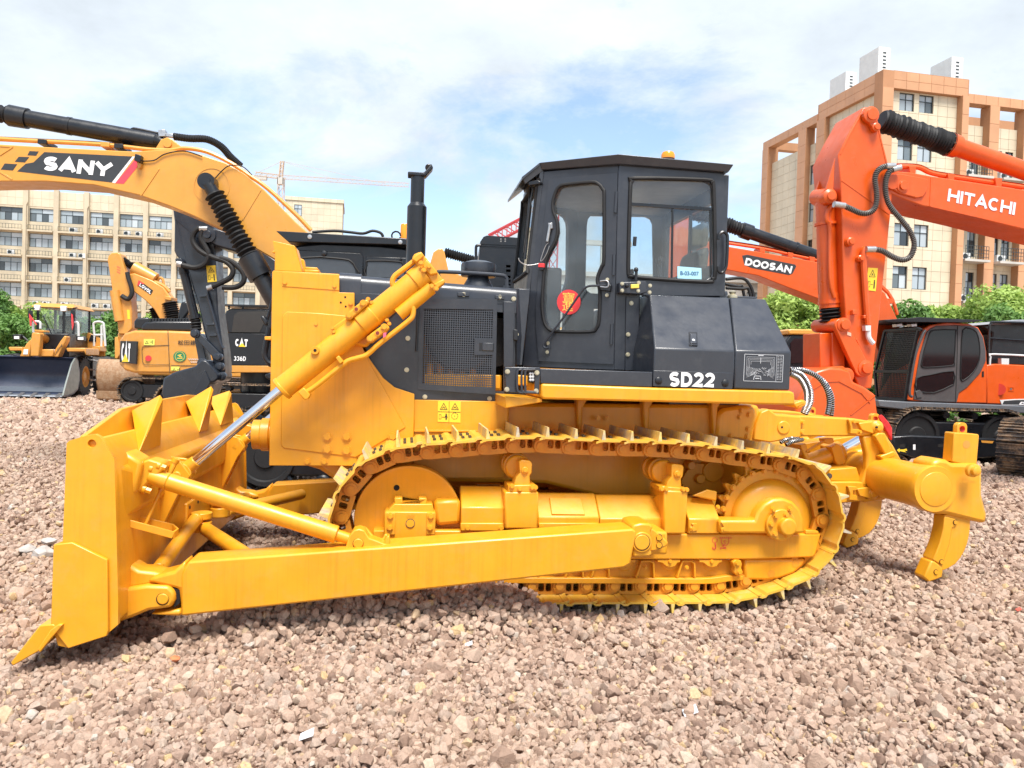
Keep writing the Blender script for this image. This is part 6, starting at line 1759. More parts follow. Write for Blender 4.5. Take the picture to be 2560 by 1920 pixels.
s = S().lathe(K.P(B6, 1755, 665, -1.29), -EY, [(-.02, .05), (.012, .05), (.02, .035), (.05, .033), (.055, .026), (.056, .002)], 26); part('holder_pin', s, Y_, sh1)
q2 = shank(0.0, False)
part('shank_holder', q2([(1470, 620), (1590, 605), (1832, 622), (1830, 850), (1868, 1000), (1862, 1076), (1560, 1005), (1450, 960)], -.15, .15), Y_, dozer, .03)
q3 = shank(1.12, False)
part('shank_holder', q3([(1450, 590), (1590, 605), (1832, 622), (1830, 850), (1868, 1000), (1862, 1076), (1560, 1005), (1400, 960)], -.16, .17), Y_, dozer, .03)
ftext('casting_mark', 'ZL-AT2-2002D', Y_, sh1, K, B6, (1650, 755), (1800, 765), (1650, 738), -1.29, .0, .003)
# ripper cylinders
WX = -.28
a, b_ = K.P(B6, 500, 600, WX), K.P(B6, 730, 520, WX)
d = (b_-a).normalized()
s = S().cyl(a-d*.1, b_, .075, n=28); s.cyl(b_-d*.05, b_+d*.02, .092, n=28); rc, _ = pair('ripper_cylinder', s)
s = S().px(K, B6, [(672, 490), (712, 455), (745, 470), (790, 595), (775, 615), (725, 632), (705, 600)], WX-.10, WX+.1); pair('cylinder_head', s, bev=.01)
s = S().cyl(b_-d*.02, K.P(B6, 890, 425, WX+.06), .040, n=24); pair('piston_rod', s, M['chrome'])
s = S().tube([K.P(B6, 480, 520, WX-.1), K.P(B6, 560, 470, WX-.1), K.P(B6, 640, 430, WX-.1), K.P(B6, 660, 425, WX-.06)], .012, 8, 4); part('oil_pipe', s, Y_, dozer)
s = S().px(K, B6, [(612, 420), (690, 415), (695, 450), (655, 465), (620, 450)], WX-.12, WX-.03); part('pipe_block', s, Y_, dozer, .008)
s = S().px(K, B6, [(430, 470), (480, 455), (520, 640), (470, 570)], WX-.1, WX+.2); s.px(K, B6, [(380, 150), (440, 125), (470, 135), (470, 155), (400, 185)], -.6, -.4); part('rear_bracket', s, Y_, dozer, .01)
s = S().px(K, B6, [(440, 460), (960, 380), (960, 620), (800, 760), (620, 640)], -.1, .1); part('tower_web', s, Y_, dozer, .01)
# armoured hoses
def coil_hose(pts, r, turns, parent, mat1=None, mat2=None):
    ps = spline([V(p) for p in pts], 14)
    s = S().tube(ps, r*.82, 10); h = part('hose', s, mat1 or M['rubber'], parent)
    L_ = [0.0]
    for i in range(1, len(ps)): L_.append(L_[-1] + (ps[i]-ps[i-1]).length)
    hp_ = []; n = turns*10
    for k in range(n+1):
        sv = L_[-1]*k/n; i = min(int(np.searchsorted(L_, sv, side='right'))-1, len(ps)-2)
        t = (sv-L_[i])/max(L_[i+1]-L_[i], 1e-6); p = ps[i].lerp(ps[i+1], t); d = (ps[i+1]-ps[i]).normalized()
        a = d.cross(V((.3, 1, .1))).normalized(); c = d.cross(a); q_ = 2*math.pi*k/10
        hp_.append(p + (a*math.cos(q_)+c*math.sin(q_))*r*.9)
    part('hose_coil', S().tube(hp_, r*.2, 5), mat2 or M['steel'], h)
    return h
for k, pts in enumerate(([(700, 1290), (770, 1330), (815, 1420), (815, 1510), (790, 1580)], [(700, 1262), (790, 1300), (845, 1400), (850, 1500), (810, 1590)], [(700, 1258), (800, 1262), (900, 1310), (965, 1400), (985, 1500), (970, 1590)], [(700, 1255), (820, 1270), (940, 1340), (1000, 1440), (1008, 1530), (1000, 1600)])):
    coil_hose([K.P(R5, x, y, -.45+.06*k) for x, y in pts], .022, 34, dozer)
for k, dy in enumerate((0, 28)):
    coil_hose([K.P(B6, 280+dy*1.6, 450+dy*.6, WR-.12), K.P(B6, 330+dy*1.6, 425+dy*.6, WR-.11), K.P(B6, 420+dy*1.2, 412+dy*.5, WR-.08)], .017, 12, dozer)
s = S().tube([K.P(B6, *p, -.5) for p in [(380, 150), (440, 130), (465, 150), (400, 185)]], .012, 8, 4); part('tow_loop', s, Y_, dozer)
# red cloth tied to the middle eye
s = S().hull([K.P(B6, *p) for p in [(1020, 240, -.1), (1060, 230, -.1), (1110, 290, -.08), (1140, 340, -.08), (1140, 430, -.07), (1125, 440, -.05), (1090, 350, -.05)]] + [K.P(B6, 1100, 320, -.02), K.P(B6, 1130, 400, -.02)])
part('red_ribbon', s, plain('red_cloth', (.65, .03, .03), .7, 0, .2, 30), dozer, .01)
# ================================================================== other machines
def crawler(parent, F, x0, x1, w0, w1, z0, hgt, pitch=.20, mshoe=None, mframe=None, arrow=None):
    """one track with frame: closed run of separate shoes round idler and sprocket"""
    mshoe = mshoe or M['dust_steel']; mframe = mframe or M['black']
    r = hgt/2-.05; zc = z0+hgt/2; xa, xb_ = x0+r+.05, x1-r-.05; wc = (w0+w1)/2; wd = w1-w0
    per = 2*(xb_-xa)+2*math.pi*r; n = round(per/pitch); pt = per/n
    s = S()
    s.box(Frame((0, 0), 0), -pt*.46, pt*.46, -wd/2, wd/2, 0, .018)
    for q in (-.4, 0, .4): s.box(Frame((0, 0), 0), q*pt-.008, q*pt+.008, -wd/2, wd/2, .018, .05)
    me, _ = mesh_of(s, 'track_shoe', mshoe, 0, V((0, 0, 0)))
    s = S()
    s.hull([F.W(x, w0+.12, z) for x, z in ((xa, zc-r*.55), (xb_, zc-r*.55), (xb_+r*.3, zc+r*.2), (xa-r*.3, zc+r*.2), (xa+.3, zc+r*.55), (xb_-.3, zc+r*.55))] + [F.W(x, w1-.12, z) for x, z in ((xa, zc-r*.55), (xb_, zc-r*.55), (xb_+r*.3, zc+r*.2), (xa-r*.3, zc+r*.2), (xa+.3, zc+r*.55), (xb_-.3, zc+r*.55))])
    tr = part('track', s, mframe, parent, .03)
    for (xx, rr_) in ((xa, r-.06), (xb_, r-.07)):
        s = S().lathe(F.W(xx, w0+.08, zc), F.ey, [(0, .05), (0, rr_*.35), (.03, rr_*.4), (.03, rr_*.8), (.0, rr_*.85), (0, rr_), (wd-.16, rr_), (wd-.16, .05)], 24); part('track_wheel', s, M['rubber'] if mframe is M['black'] else mframe, tr)
    nr = max(3, int((xb_-xa)/.45))
    for k in range(nr):
        x = xa + (xb_-xa)*(k+.5)/nr
        s = S().lathe(F.W(x, w0+.1, z0+.17), F.ey, [(0, .03), (0, .07), (.03, .10), (wd-.23, .10), (wd-.2, .07), (wd-.2, .03)], 14); part('track_roller', s, mframe, tr)
    for k in range(2):
        x = xa + (xb_-xa)*(k+1)/3
        s = S().cyl(F.W(x, w0+.1, zc+r-.1), F.W(x, w1-.1, zc+r-.1), .07, n=14); part('carrier_roller', s, mframe, tr)
    for k in range(n):
        sv = (k+.5)*pt
        L_ = xb_-xa
        if sv < L_: p, ang = (xa+sv, zc+r), 0
        elif sv < L_+math.pi*r: a = (sv-L_)/r; p, ang = (xb_+r*math.sin(a), zc+r*math.cos(a)), -a
        elif sv < 2*L_+math.pi*r: q = sv-L_-math.pi*r; p, ang = (xb_-q, zc-r), -math.pi
        else: a = (sv-2*L_-math.pi*r)/r; p, ang = (xa-r*math.sin(a), zc-r*math.cos(a)), -math.pi-a
        t_ = F.ex*math.cos(ang)+F.ez*math.sin(ang); nn_ = -F.ex*math.sin(ang)+F.ez*math.cos(ang)
        m = Matrix((t_, F.ey, nn_)).transposed().to_4x4(); m.translation = F.W(p[0], wc, p[1])
        inst('track_shoe', me, tr, m)
    return tr
def bellows(name, parent, p, q, r, n, mat=None, rough=.3):
    d = q-p; L_ = d.length; pr = []
    rs_ = random.Random(int(L_*1000))
    for k in range(n):
        j = rs_.uniform(.9, 1.08)
        pr += [(L_*k/n, r*(1-rough)), (L_*(k+.5)/n, r*j)]
    pr.append((L_, r*(1-rough)))
    return part(name, S().lathe(p, d, pr, 22), mat or M['rubber'], parent, smooth=50)
def warn_sticker(parent, F, c, quad, w, label='yellow warning sticker with two pictograms'):
    s = S().px(F, c, quad, w-.003, w); st = part('warning_sticker', s, M['sticker'], parent, label=label)
    (x0, y0), (x1, y1), (x2, y2), (x3, y3) = quad
    f = lambda a, b: (x0+(x1-x0)*a+(x3-x0)*b, y0+(y1-y0)*a+(y3-y0)*b)
    s = S(); wd = abs(x1-x0)*.05
    stroke(s, F, c, [f(.2, .4), f(.5, .1), f(.8, .4), f(.2, .4)], wd, w-.005); stroke(s, F, c, [f(.42, .35), f(.5, .25), f(.58, .35)], wd, w-.005)
    stroke(s, F, c, [f(.14, .6), f(.32, .6), f(.32, .85), f(.14, .85), f(.14, .6)], wd*.7, w-.005); stroke(s, F, c, [f(.4, .74), f(.6, .74)], wd, w-.005)
    stroke(s, F, c, [f(.75, .62), f(.75, .9)], wd*2.6, w-.005); stroke(s, F, c, [f(.75, .55), f(.75, .58)], wd*2.2, w-.005)
    part('pictograms', s, M['ink'], st); return st

# ---- excavator with amber boom (near left, behind the bulldozer)
SY = Frame(at_depth(DD, 740, 800, 11.3)[:2], R(6))
gs = gz(SY.o.x, SY.o.y)
sy = thing('excavator', SY, 'excavator with long amber boom, charcoal decal and black cab behind the bulldozer hood', 'excavator')
WN = -.27
s = S().px(SY, L1, [(-160, 352), (0, 362), (400, 385), (860, 408), (1010, 398), (1180, 402), (1290, 428), (1450, 480), (1570, 548), (1700, 655), (1900, 862), (2040, 985), (2260, 1260), (2120, 1330), (1900, 1180), (1760, 1098), (1550, 978), (1420, 905), (1240, 820), (1100, 762), (900, 690), (600, 622), (300, 600), (0, 600), (-160, 604)], WN, -WN)
boom = part('boom', s, M['sany'], sy, .012)
s = S()
for a, b_ in (((0, 372), (80, 378)), ((1020, 520), (905, 690)), ((1675, 655), (1560, 845)), ((80, 378), (0, 430)), ((0, 540), (75, 585))): stroke(s, SY, L1, [a, b_], 9, WN-.008, .01)
part('weld_seam', s, M['sany'], boom, .002)
s = S(); o_, i_ = ringp(SY, L1, 1360, 628, 118, 8, WN-.006, 40); s.prism(o_, SY.ey*.01, [i_]); part('pivot_ring', s, M['sany'], boom)
dm_ = plain('decal_charcoal', (.035, .038, .042), .4)
s = S().px(SY, L1, [(285, 412), (850, 440), (718, 607), (110, 536), (165, 487), (215, 478)], WN-.003, WN); dec = part('decal', s, dm_, boom, label='charcoal decal with white letters beside white and red stripes')
s = S().px(SY, L1, [(852, 440), (868, 441), (740, 612), (720, 607)], WN-.003, WN); part('decal_stripe', s, M['white'], boom)
s = S().px(SY, L1, [(870, 455), (905, 480), (795, 616), (742, 612)], WN-.003, WN); part('decal_stripe', s, plain('crimson_print', (.75, .06, .09), .45), boom)
for qd in ([(190, 405), (248, 408), (232, 435), (176, 432)], [(120, 442), (188, 444), (160, 478), (95, 474)], [(30, 485), (110, 490), (82, 530), (5, 524)]):
    s = S().px(SY, L1, qd, WN-.003, WN); part('decal_square', s, dm_, boom)
block('decal_lettering', 'SANY', M['white'], dec, SY, L1, (270, 528), (713, 571), (285, 437), WN-.004, .29, .06, .003)
# stick cylinder on top of the boom
p0, p1 = SY.P(L1, -60, 155, 0), SY.P(L1, 1005, 345, 0)
d = (p1-p0).normalized(); at_x = lambda x: p0.lerp(p1, (x+60)/1065)
rb_ = .118
s = S().cyl(at_x(150), p1, rb_, n=28); s.cyl(at_x(60), at_x(175), rb_*1.25, rb_*1.2, 28); s.cyl(at_x(430), at_x(455), rb_*1.06, n=28); s.lathe(p1, d, [(0, rb_), (.08, rb_*.6), (.2, rb_*.5)], 20)
scyl = part('stick_cylinder', s, M['black'], sy)
bellows('bellows', sy, at_x(-200), at_x(62), rb_*1.1, 7)
s = S().px(SY, L1, [(1000, 385), (1035, 330), (1075, 316), (1110, 330), (1175, 385), (1170, 405), (1005, 400)], -.16, .16); part('cylinder_lug', s, M['sany'], boom, .012)
s = S(); p = SY.P(L1, 1078, 358, -.17); s.cyl(p-SY.ey*.02, p+SY.ey*.36, .055, n=20); part('pin', s, M['sany'], boom)
s = S().px(SY, L1, [(1015, 268), (1058, 265), (1062, 310), (1018, 312)], -.06, .06); s.px(SY, L1, [(1058, 290), (1125, 295), (1125, 318), (1058, 310)], -.03, .03); part('hose_block', s, M['steel'], scyl, .006)
s = S().tube([SY.P(L1, *q, -.03) for q in [(835, 278), (850, 266), (880, 264), (1015, 292)]], .022, 8, 3); part('oil_pipe', s, M['black'], scyl)
coil_hose([SY.P(L1, *q, 0) for q in [(1120, 312), (1220, 325), (1330, 330), (1420, 375), (1480, 440), (1545, 500)]], .05, 46, sy, M['rubber'], M['rubber'])
s = S().tube([SY.P(L1, *q, -.18) for q in [(-80, 325), (240, 342), (680, 366), (950, 395), (1100, 400), (1190, 388), (1330, 410), (1480, 480), (1600, 560), (1720, 645), (1900, 810), (2000, 915)]], .030, 8, 4); s.tube([SY.P(L1, *q, .05) for q in [(-80, 320), (240, 337), (680, 360), (950, 390)]], .030, 8, 4); part('oil_pipe', s, M['sany'], boom)
for x, y in ((270, 345), (762, 373), (675, 364)):
    s = S().px(SY, L1, [(x-30, y-18), (x+28, y-14), (x+28, y+14), (x-30, y+12)], -.23, .1); part('pipe_clamp', s, M['black'] if x != 675 else M['sany'], boom, .006)
s = S().px(SY, L1, [(868, 422), (908, 432), (900, 478), (860, 465)], WN-.12, WN-.02); part('work_lamp', s, M['black'], boom, .008)
s = S().px(SY, L1, [(880, 475), (908, 485), (902, 515), (886, 515)], WN-.06, WN); part('lamp_bracket', s, M['sany'], boom, .004)
s = S().tube([SY.P(L1, *q, WN-.02) for q in [(900, 470), (990, 465), (1060, 425), (1180, 405), (1300, 440)]], .008, 6, 5); s.tube([SY.P(L1, *q, WN-.03) for q in [(1380, 585), (1430, 530), (1480, 498), (1560, 505), (1620, 560)]], .008, 6, 5); part('lamp_cable', s, M['rubber'], boom)
# boom cylinder
pA, pB_ = SY.P(L1, 1332, 605, -.42), SY.P(L1, 1750, 1340, -.42)
ax = lambda t_: pA.lerp(pB_, t_)
s = S().cyl(pA-SY.ey*.07, pA+SY.ey*.2, .115, n=26); s.cyl(pA-SY.ey*.085, pA-SY.ey*.06, .06, n=20); s.cyl(ax(.02), ax(.11), .09, n=20); be = part('cylinder_eye', s, M['black'], sy)
bellows('bellows', sy, ax(.10), ax(.66), .145, 15)
s = S().cyl(ax(.65), ax(.83), .17, n=28); s.cyl(ax(.82), ax(1.15), .125, n=28); part('boom_cylinder', s, M['black'], sy)
# cab
s = S().px(SY, L3, [(208, 290), (1172, 345), (1230, 352), (1230, 400), (1172, 396), (300, 372)], -1.28, -.1); rp_ = part('roof_guard', s, M['black'], sy, .01)
for p in ((462, 335), (1138, 375)): part('guard_bolt', S().lathe(SY.P(L3, *p, -1.285), -SY.ey, [(0, .03), (.01, .028), (.015, .005)], 14), M['steel'], rp_)
s = S().px(SY, L3, [(330, 410), (380, 395), (560, 380), (1000, 398), (1180, 420), (1300, 480), (1310, 900), (300, 900)], -1.20, -.15); scab = part('cab', s, M['black'], sy, .03)
for po in ([(330, 430), (840, 455), (862, 480), (862, 640), (330, 640)], [(880, 480), (1200, 490), (1220, 520), (1220, 650), (880, 640)]):
    s = S().px(SY, L3, po, -1.215, -1.19); part('door_panel', s, M['black'], scab, .012)
for po in ([(395, 492), (700, 500), (770, 520), (800, 560), (805, 640), (395, 640)], [(888, 540), (905, 512), (1120, 520), (1160, 545), (1168, 640), (886, 640)]):
    s = S().px(SY, L3, po, -1.222, -1.21); part('window_pane', s, plain('smoked_pane', (.055, .062, .072), .12), scab)
    seal(SY, L3, po, -1.224, .014, scab, sm=2)
part('door_knob', S().lathe(SY.P(L3, 570, 460, -1.21), -SY.ey, [(0, .04), (.03, .035), (.04, .005)], 14), M['black'], scab)
part('door_knob', S().lathe(SY.P(L3, 1143, 502, -1.21), -SY.ey, [(0, .02), (.02, .018), (.025, .004)], 12), M['black'], scab)
s = S().tube([SY.P(L3, *q, -.6) for q in [(480, 300), (640, 290), (760, 300), (860, 310), (930, 290), (990, 305), (1010, 335)]], .02, 8, 4); part('roof_cable', s, M['rubber'], scab)
s = S().lathe(SY.P(L3, 1168, 345, -.9), V((0, 0, 1)), [(-.05, .055), (.17, .055), (.19, .045), (.2, .01)], 16); part('beacon', s, M['lamp'], scab)
part('lifting_ring', S().tube([SY.P(L3, 1107, 328, -1.0) + SY.ex*.06*math.cos(k*.6) + V((0, 0, .06*math.sin(k*.6))) for k in range(11)], .012, 6), M['black'], scab)
s = S().px(SY, L2, [(2050, 605), (2080, 592), (2115, 640), (2110, 680), (2085, 672)], -1.5, -1.42); part('mirror', s, M['black'], scab, .02)
s = S().tube([SY.P(L2, *q, -1.4) for q in [(2100, 660), (2130, 560), (2150, 480), (2180, 470)]], .02, 8, 3); s.tube([SY.P(L2, *q, -1.38) for q in [(2130, 690), (2090, 880), (2110, 950), (2140, 975)]], .035, 8, 4); part('hand_rail', s, M['black'], scab)
s = S().px(SY, L2, [(2090, 765), (2150, 765), (2150, 790), (2090, 790)], -1.42, -1.3); part('cab_step', s, M['sany'], scab, .004)
s = S().px(SY, L2, [(2100, 800), (2140, 790), (2140, 1010), (2095, 985)], -1.36, -1.1); s.px(SY, L2, [(2085, 1065), (2150, 1040), (2150, 1110), (2110, 1100)], -1.4, -1.1); part('cab_steps', s, M['black'], scab, .02)
# house and undercarriage
lc = SY.loc(SY.P(L3, 330, 640, -1.2)).x
s = S().box(SY, lc-.2, lc+5.2, -1.3, 1.3, gs+1.05, gs+1.45); part('house_deck', s, M['black'], sy, .03)
s = S().box(SY, lc+2.0, lc+5.2, -1.3, 1.3, gs+1.45, gs+2.25); part('engine_house', s, M['sany'], sy, .05)
s = S().cyl(SY.W(lc+1.6, 0, gs+.7), SY.W(lc+1.6, 0, gs+1.06), .6, n=32); part('slew_ring', s, M['black'], sy)
xf = SY.loc(SY.P(B1, 1175, 450, -1.5)).x
for w0_, w1_ in ((-1.6, -1.0), (1.0, 1.6)): crawler(sy, SY, xf, xf+4.3, w0_, w1_, gs-.02, .95)
s = S().box(SY, xf+1.2, xf+3.0, -1.05, 1.05, gs+.3, gs+.72); part('car_body', s, M['black'], sy, .03)
# ---- black cab with slotted rear guard above the hood
BX = Frame(at_depth(L3, 1880, 500, 10.6)[:2], R(4))
bx_t = thing('excavator', BX, 'black excavator cab with slotted rear panel showing above the bulldozer air cleaner', 'excavator')
gb = gz(BX.o.x, BX.o.y)
s = S().px(BX, L3, [(1735, 372), (1760, 335), (1785, 325), (2100, 348), (2115, 700), (2115, 1400), (1700, 1400), (1725, 500)], 0, 1.2, holes=[[(x0_, y0_), (x0_+34, y0_), (x0_+34, y0_+20), (x0_, y0_+20)] for x0_ in (1928, 1990) for y0_ in (545, 578, 625, 655, 685)])
cb2 = part('cab', s, M['black'], bx_t)
s = S(); stroke(s, BX, L3, [(1745, 385), (2105, 402)], 5, -.012, .012); stroke(s, BX, L3, [(1740, 400), (2105, 418)], 4, -.012, .012); part('seam', s, M['black'], cb2)
for x in (1890, 1922):
    for y in (352, 368): part('screw', S().cyl(BX.P(L3, x, y, -.006), BX.P(L3, x, y, .01), .012, n=8), M['steel'], cb2)
s = S().tube([BX.P(L3, *q, -.05) for q in [(1738, 398), (1715, 400), (1704, 415), (1704, 520)]], .02, 8, 3); part('hand_rail', s, M['black'], cb2)
lq = BX.loc(BX.P(L3, 1880, 500, 0)).x
s = S().box(BX, lq-1.6, lq+2.0, .1, 2.6, gb+1.0, gb+1.5); part('house_deck', s, M['black'], bx_t, .03)
for w0_, w1_ in ((.0, .55), (2.1, 2.65)): crawler(bx_t, BX, lq-1.9, lq+2.1, w0_, w1_, gb-.02, .9)
s = S().cyl(BX.W(lq, 1.3, gb+.4), BX.W(lq, 1.3, gb+1.02), .6, n=24); part('slew_ring', s, M['black'], bx_t)

# ---- slate excavator: stick, bucket, boom
SL = Frame(at_depth(L10, 400, 800, 13.4)[:2], R(4))
sl = thing('excavator', SL, 'slate grey excavator stick with bucket under the amber boom', 'excavator')
WL = -.22
s = S().px(SL, L10, [(36, -40), (200, -20), (395, 140), (405, 330), (415, 560), (432, 900), (478, 1240), (492, 1400), (478, 1470), (455, 1475), (430, 1415), (400, 1370), (330, 1120), (250, 800), (165, 520), (70, 410), (52, 370), (55, 120)], WL, -WL)
stk = part('stick', s, M['slate'], sl, .02)
s = S(); stroke(s, SL, L10, [(65, 95), (300, 290), (400, 360)], 7, WL-.006, .01); stroke(s, SL, L10, [(75, 120), (160, 480), (330, 1120)], 6, WL-.006, .01); part('weld_seam', s, M['slate'], stk)
s = S().px(SL, L10, [(300, 210), (345, 180), (420, 175), (560, 215), (760, 330), (1100, 560), (1500, 900), (1600, 1300), (1350, 1300), (1200, 900), (900, 640), (650, 420), (560, 370), (420, 330), (330, 280)], WL-.1, -WL+.1); part('boom', s, M['slate'], sl, .03)
s = S().lathe(SL.P(L10, 345, 232, WL-.12), -SL.ey, [(-.1, .13), (.02, .13), (.03, .07), (.06, .06), (.062, .01)], 24); part('pin', s, M['slate'], stk)
pA, pB_ = SL.P(L10, 118, 470, WL), SL.P(L10, 235, 960, WL)
s = S().cyl(pA, pB_, .075, n=24); s.cyl(pA.lerp(pB_, .12), pA.lerp(pB_, .2), .085, n=24); s.cyl(pA.lerp(pB_, .92), pB_, .1, n=24); part('bucket_cylinder', s, M['black'], sl)
bellows('bellows', sl, pB_, SL.P(L10, 245, 1060, WL), .10, 4)
s = S().px(SL, L10, [(60, 440), (110, 430), (130, 470), (65, 470)], WL-.08, WL+.2); part('cylinder_mount', s, M['slate'], sl, .01)
def bar_px(F, c, a, b_, w0_, w1_, r0, r1):
    """link with rounded ends"""
    s = S(); A, B_ = V(a), V(b_); d = (B_-A).normalized(); n_ = V((-d.y, d.x)); ang = math.atan2(d.y, d.x)
    pts = [(A.x + r0*math.cos(ang+math.pi/2+math.pi*k/8), A.y + r0*math.sin(ang+math.pi/2+math.pi*k/8)) for k in range(9)] + [(B_.x + r1*math.cos(ang-math.pi/2+math.pi*k/8), B_.y + r1*math.sin(ang-math.pi/2+math.pi*k/8)) for k in range(9)]
    return s.px(F, c, pts, w0_, w1_)
part('link', bar_px(SL, L10, (240, 1085), (432, 1290), WL-.08, WL-.02, 28, 34), M['slate'], sl, .01)
part('link', bar_px(SL, L10, (255, 1110), (300, 1335), WL-.0, WL+.3, 30, 34), M['slate'], sl, .01)
for p in ((432, 1290), (295, 1338), (447, 1372), (465, 1455), (235, 1085)):
    part('pin', S().lathe(SL.P(L10, *p, WL-.09), -SL.ey, [(-.05, .08), (.02, .078), (.03, .05), (.05, .045), (.052, .005)], 20), M['slate'], sl)
s = S().px(SL, L10, [(-40, 1470), (40, 1425), (130, 1395), (230, 1370), (285, 1310), (330, 1315), (375, 1365), (440, 1440), (435, 1480), (400, 1505), (360, 1510), (330, 1600), (260, 1760), (100, 1790), (-20, 1700), (-60, 1600)], -.5, .3)
bk = part('bucket', s, M['slate'], sl, .03)
s = S().px(SL, L10, [(320, 1400), (365, 1505), (315, 1600), (220, 1640), (200, 1630)], -.52, -.5); part('bucket_side', s, M['slate'], bk, .006)
warn_sticker(stk, SL, L10, [(330, 500), (410, 495), (422, 635), (342, 642)], WL-.004)
for pts in ([(330, 180), (260, 180), (215, 240), (225, 310), (290, 380), (400, 430), (500, 465), (560, 530), (540, 600), (450, 650), (360, 690)], [(300, 190), (285, 260), (320, 330), (350, 400), (320, 480), (240, 515), (150, 500), (90, 480)], [(450, 430), (560, 470), (650, 560), (650, 640), (580, 685), (470, 685)]):
    s = S().tube([SL.P(L10, *q, WL-.12) for q in pts], .045, 10, 5); part('hose', s, M['rubber'], sl)
for p, q in (((275, 180), (345, 182)), ((80, 480), (120, 490)), ((340, 695), (385, 682))):
    part('hose_end', S().cyl(SL.P(L10, *p, WL-.12), SL.P(L10, *q, WL-.12), .05, n=12), M['steel'], sl)
s = S().tube([SL.P(L10, *q, WL-.05) for q in [(345, 700), (345, 760), (400, 960), (455, 1170), (485, 1215)]], .025, 8, 4); part('oil_pipe', s, M['slate'], stk)
for (x, y) in ((305, 757), (365, 1003), (385, 1098)):
    s = S().px(SL, L10, [(x-35, y-6), (x+35, y-10), (x+35, y+8), (x-35, y+12)], WL-.06, WL); part('pipe_clamp', s, M['slate'], stk, .004)
lsx = SL.loc(SL.P(L10, 1450, 1200, 0)).x; gl_ = gz(SL.o.x+5, 13)
s = S().box(SL, lsx-.4, lsx+2.6, -1.3, 1.3, gl_+1.0, gl_+2.1); part('house', s, M['slate'], sl, .05)
for w0_, w1_ in ((-1.5, -.95), (.95, 1.5)): crawler(sl, SL, lsx-1.6, lsx+2.4, w0_, w1_, gl_-.02, .9)

# ---- old amber excavator with rounded counterweight
CT = Frame(at_depth(L2, 1500, 900, 21.5)[:2], R(8))
gc = gz(CT.o.x, 21.5)
ct = thing('excavator', CT, 'amber and black excavator showing its rounded counterweight with a green round badge', 'excavator')
def zc(c, x, y, w=-1.3): return CT.P(c, x, y, w)
lo_, hi2_ = [], []
for x, yt, yb, wv in ((945, 790, 985, -.9), (985, 735, 1030, -1.22), (1060, 714, 1052, -1.34), (1330, 716, 1056, -1.36), (1800, 735, 1054, -1.36)):
    hi2_.append(CT.P(L2, x, yt, wv)); lo_.append(CT.P(L2, x, yb, wv))
pts = hi2_ + lo_
pts += [CT.W(CT.loc(p).x, -CT.loc(p).y, CT.loc(p).z) for p in pts]
s = S().hull(pts); cwt = part('counterweight', s, M['amber'], ct, .06, seg=3)
s = S().px(CT, L2, [(1792, 736), (2300, 745), (2300, 992), (1806, 988)], -1.375, -1.3); sp2 = part('side_panel', s, M['black'], ct, .01)
s = S().px(CT, L2, [(1806, 990), (2300, 994), (2300, 1048), (1812, 1048)], -1.37, 1.3); part('side_sill', s, M['amber'], ct, .02)
s = S().px(CT, L2, [(1780, 745), (2300, 750), (2300, 990), (1780, 990)], -1.3, 1.3); part('house', s, M['black'], ct)
s = S(); stroke(s, CT, L2, [(1326, 716), (1340, 1050)], 4, -1.37, .01); stroke(s, CT, L2, [(1125, 960), (1120, 860), (1130, 838), (1335, 830)], 3, -1.37, .01); stroke(s, CT, L2, [(1125, 960), (1140, 985), (1335, 985)], 3, -1.37, .01); stroke(s, CT, L2, [(1350, 990), (1560, 992)], 4, -1.37, .01); part('panel_seam', s, M['bolt_dark'], cwt)
# its emblem panel sits on the rounded corner
e0 = [CT.P(L2, 948, 800, -1.0), CT.P(L2, 1078, 800, -1.35), CT.P(L2, 1072, 978, -1.35), CT.P(L2, 944, 962, -1.0)]
EF = frame_through(V((e0[0].x, e0[0].y, 0)) - CT.ey*.06, V((e0[1].x, e0[1].y, 0)) - CT.ey*.06)
s = S().px(EF, L2, [(950, 797), (1080, 800), (1072, 980), (944, 965)], -.03, .02); em = part('emblem_panel', s, M['ink'], cwt, .004, label='black panel with white letters over a yellow triangle')
block('emblem_lettering', 'CAT', M['white'], em, EF, L2, (958, 955), (1030, 962), (964, 812), -.031, .27, .1, .006, squeeze=.62)
s = S().px(EF, L2, [(962, 962), (990, 898), (1014, 964)], -.045, -.04); part('emblem_triangle', s, M['sticker'], em)
block('lettering', 'CAT', M['white'], sp2, CT, L2, (1858, 838), (1958, 843), (1860, 780), -1.376, .27, .1, .006, squeeze=.8)
s = S().px(CT, L2, [(1884, 842), (1912, 812), (1940, 845)], -1.392, -1.388); part('emblem_triangle', s, M['sticker'], sp2)
block('lettering', '336D', M['white'], sp2, CT, L2, (1846, 954), (1942, 956), (1848, 918), -1.376, .2, .1, .006, squeeze=.7)
ftext('lettering', '松田建', M['ink'], cwt, CT, L2, (1405, 830), (1548, 832), (1405, 790), -1.37, .01, .006)
s = S().px(CT, L2, [(1420+51*math.cos(R(a)), 920+43*math.sin(R(a))) for a in range(0, 360, 12)], -1.375, -1.365); gr = part('green_badge', s, plain('green_print', (.02, .20, .09), .5), cwt)
s = S(); o_, i_ = ringp(CT, L2, 1420, 920, 38, 3, -1.380, 30); s.prism(o_, CT.ey*.003, [i_]); stroke(s, CT, L2, [(1405, 912), (1432, 905), (1415, 920), (1438, 925)], 6, -1.380); stroke(s, CT, L2, [(1400, 934), (1440, 934)], 6, -1.380); part('badge_print', s, M['gold'], gr)
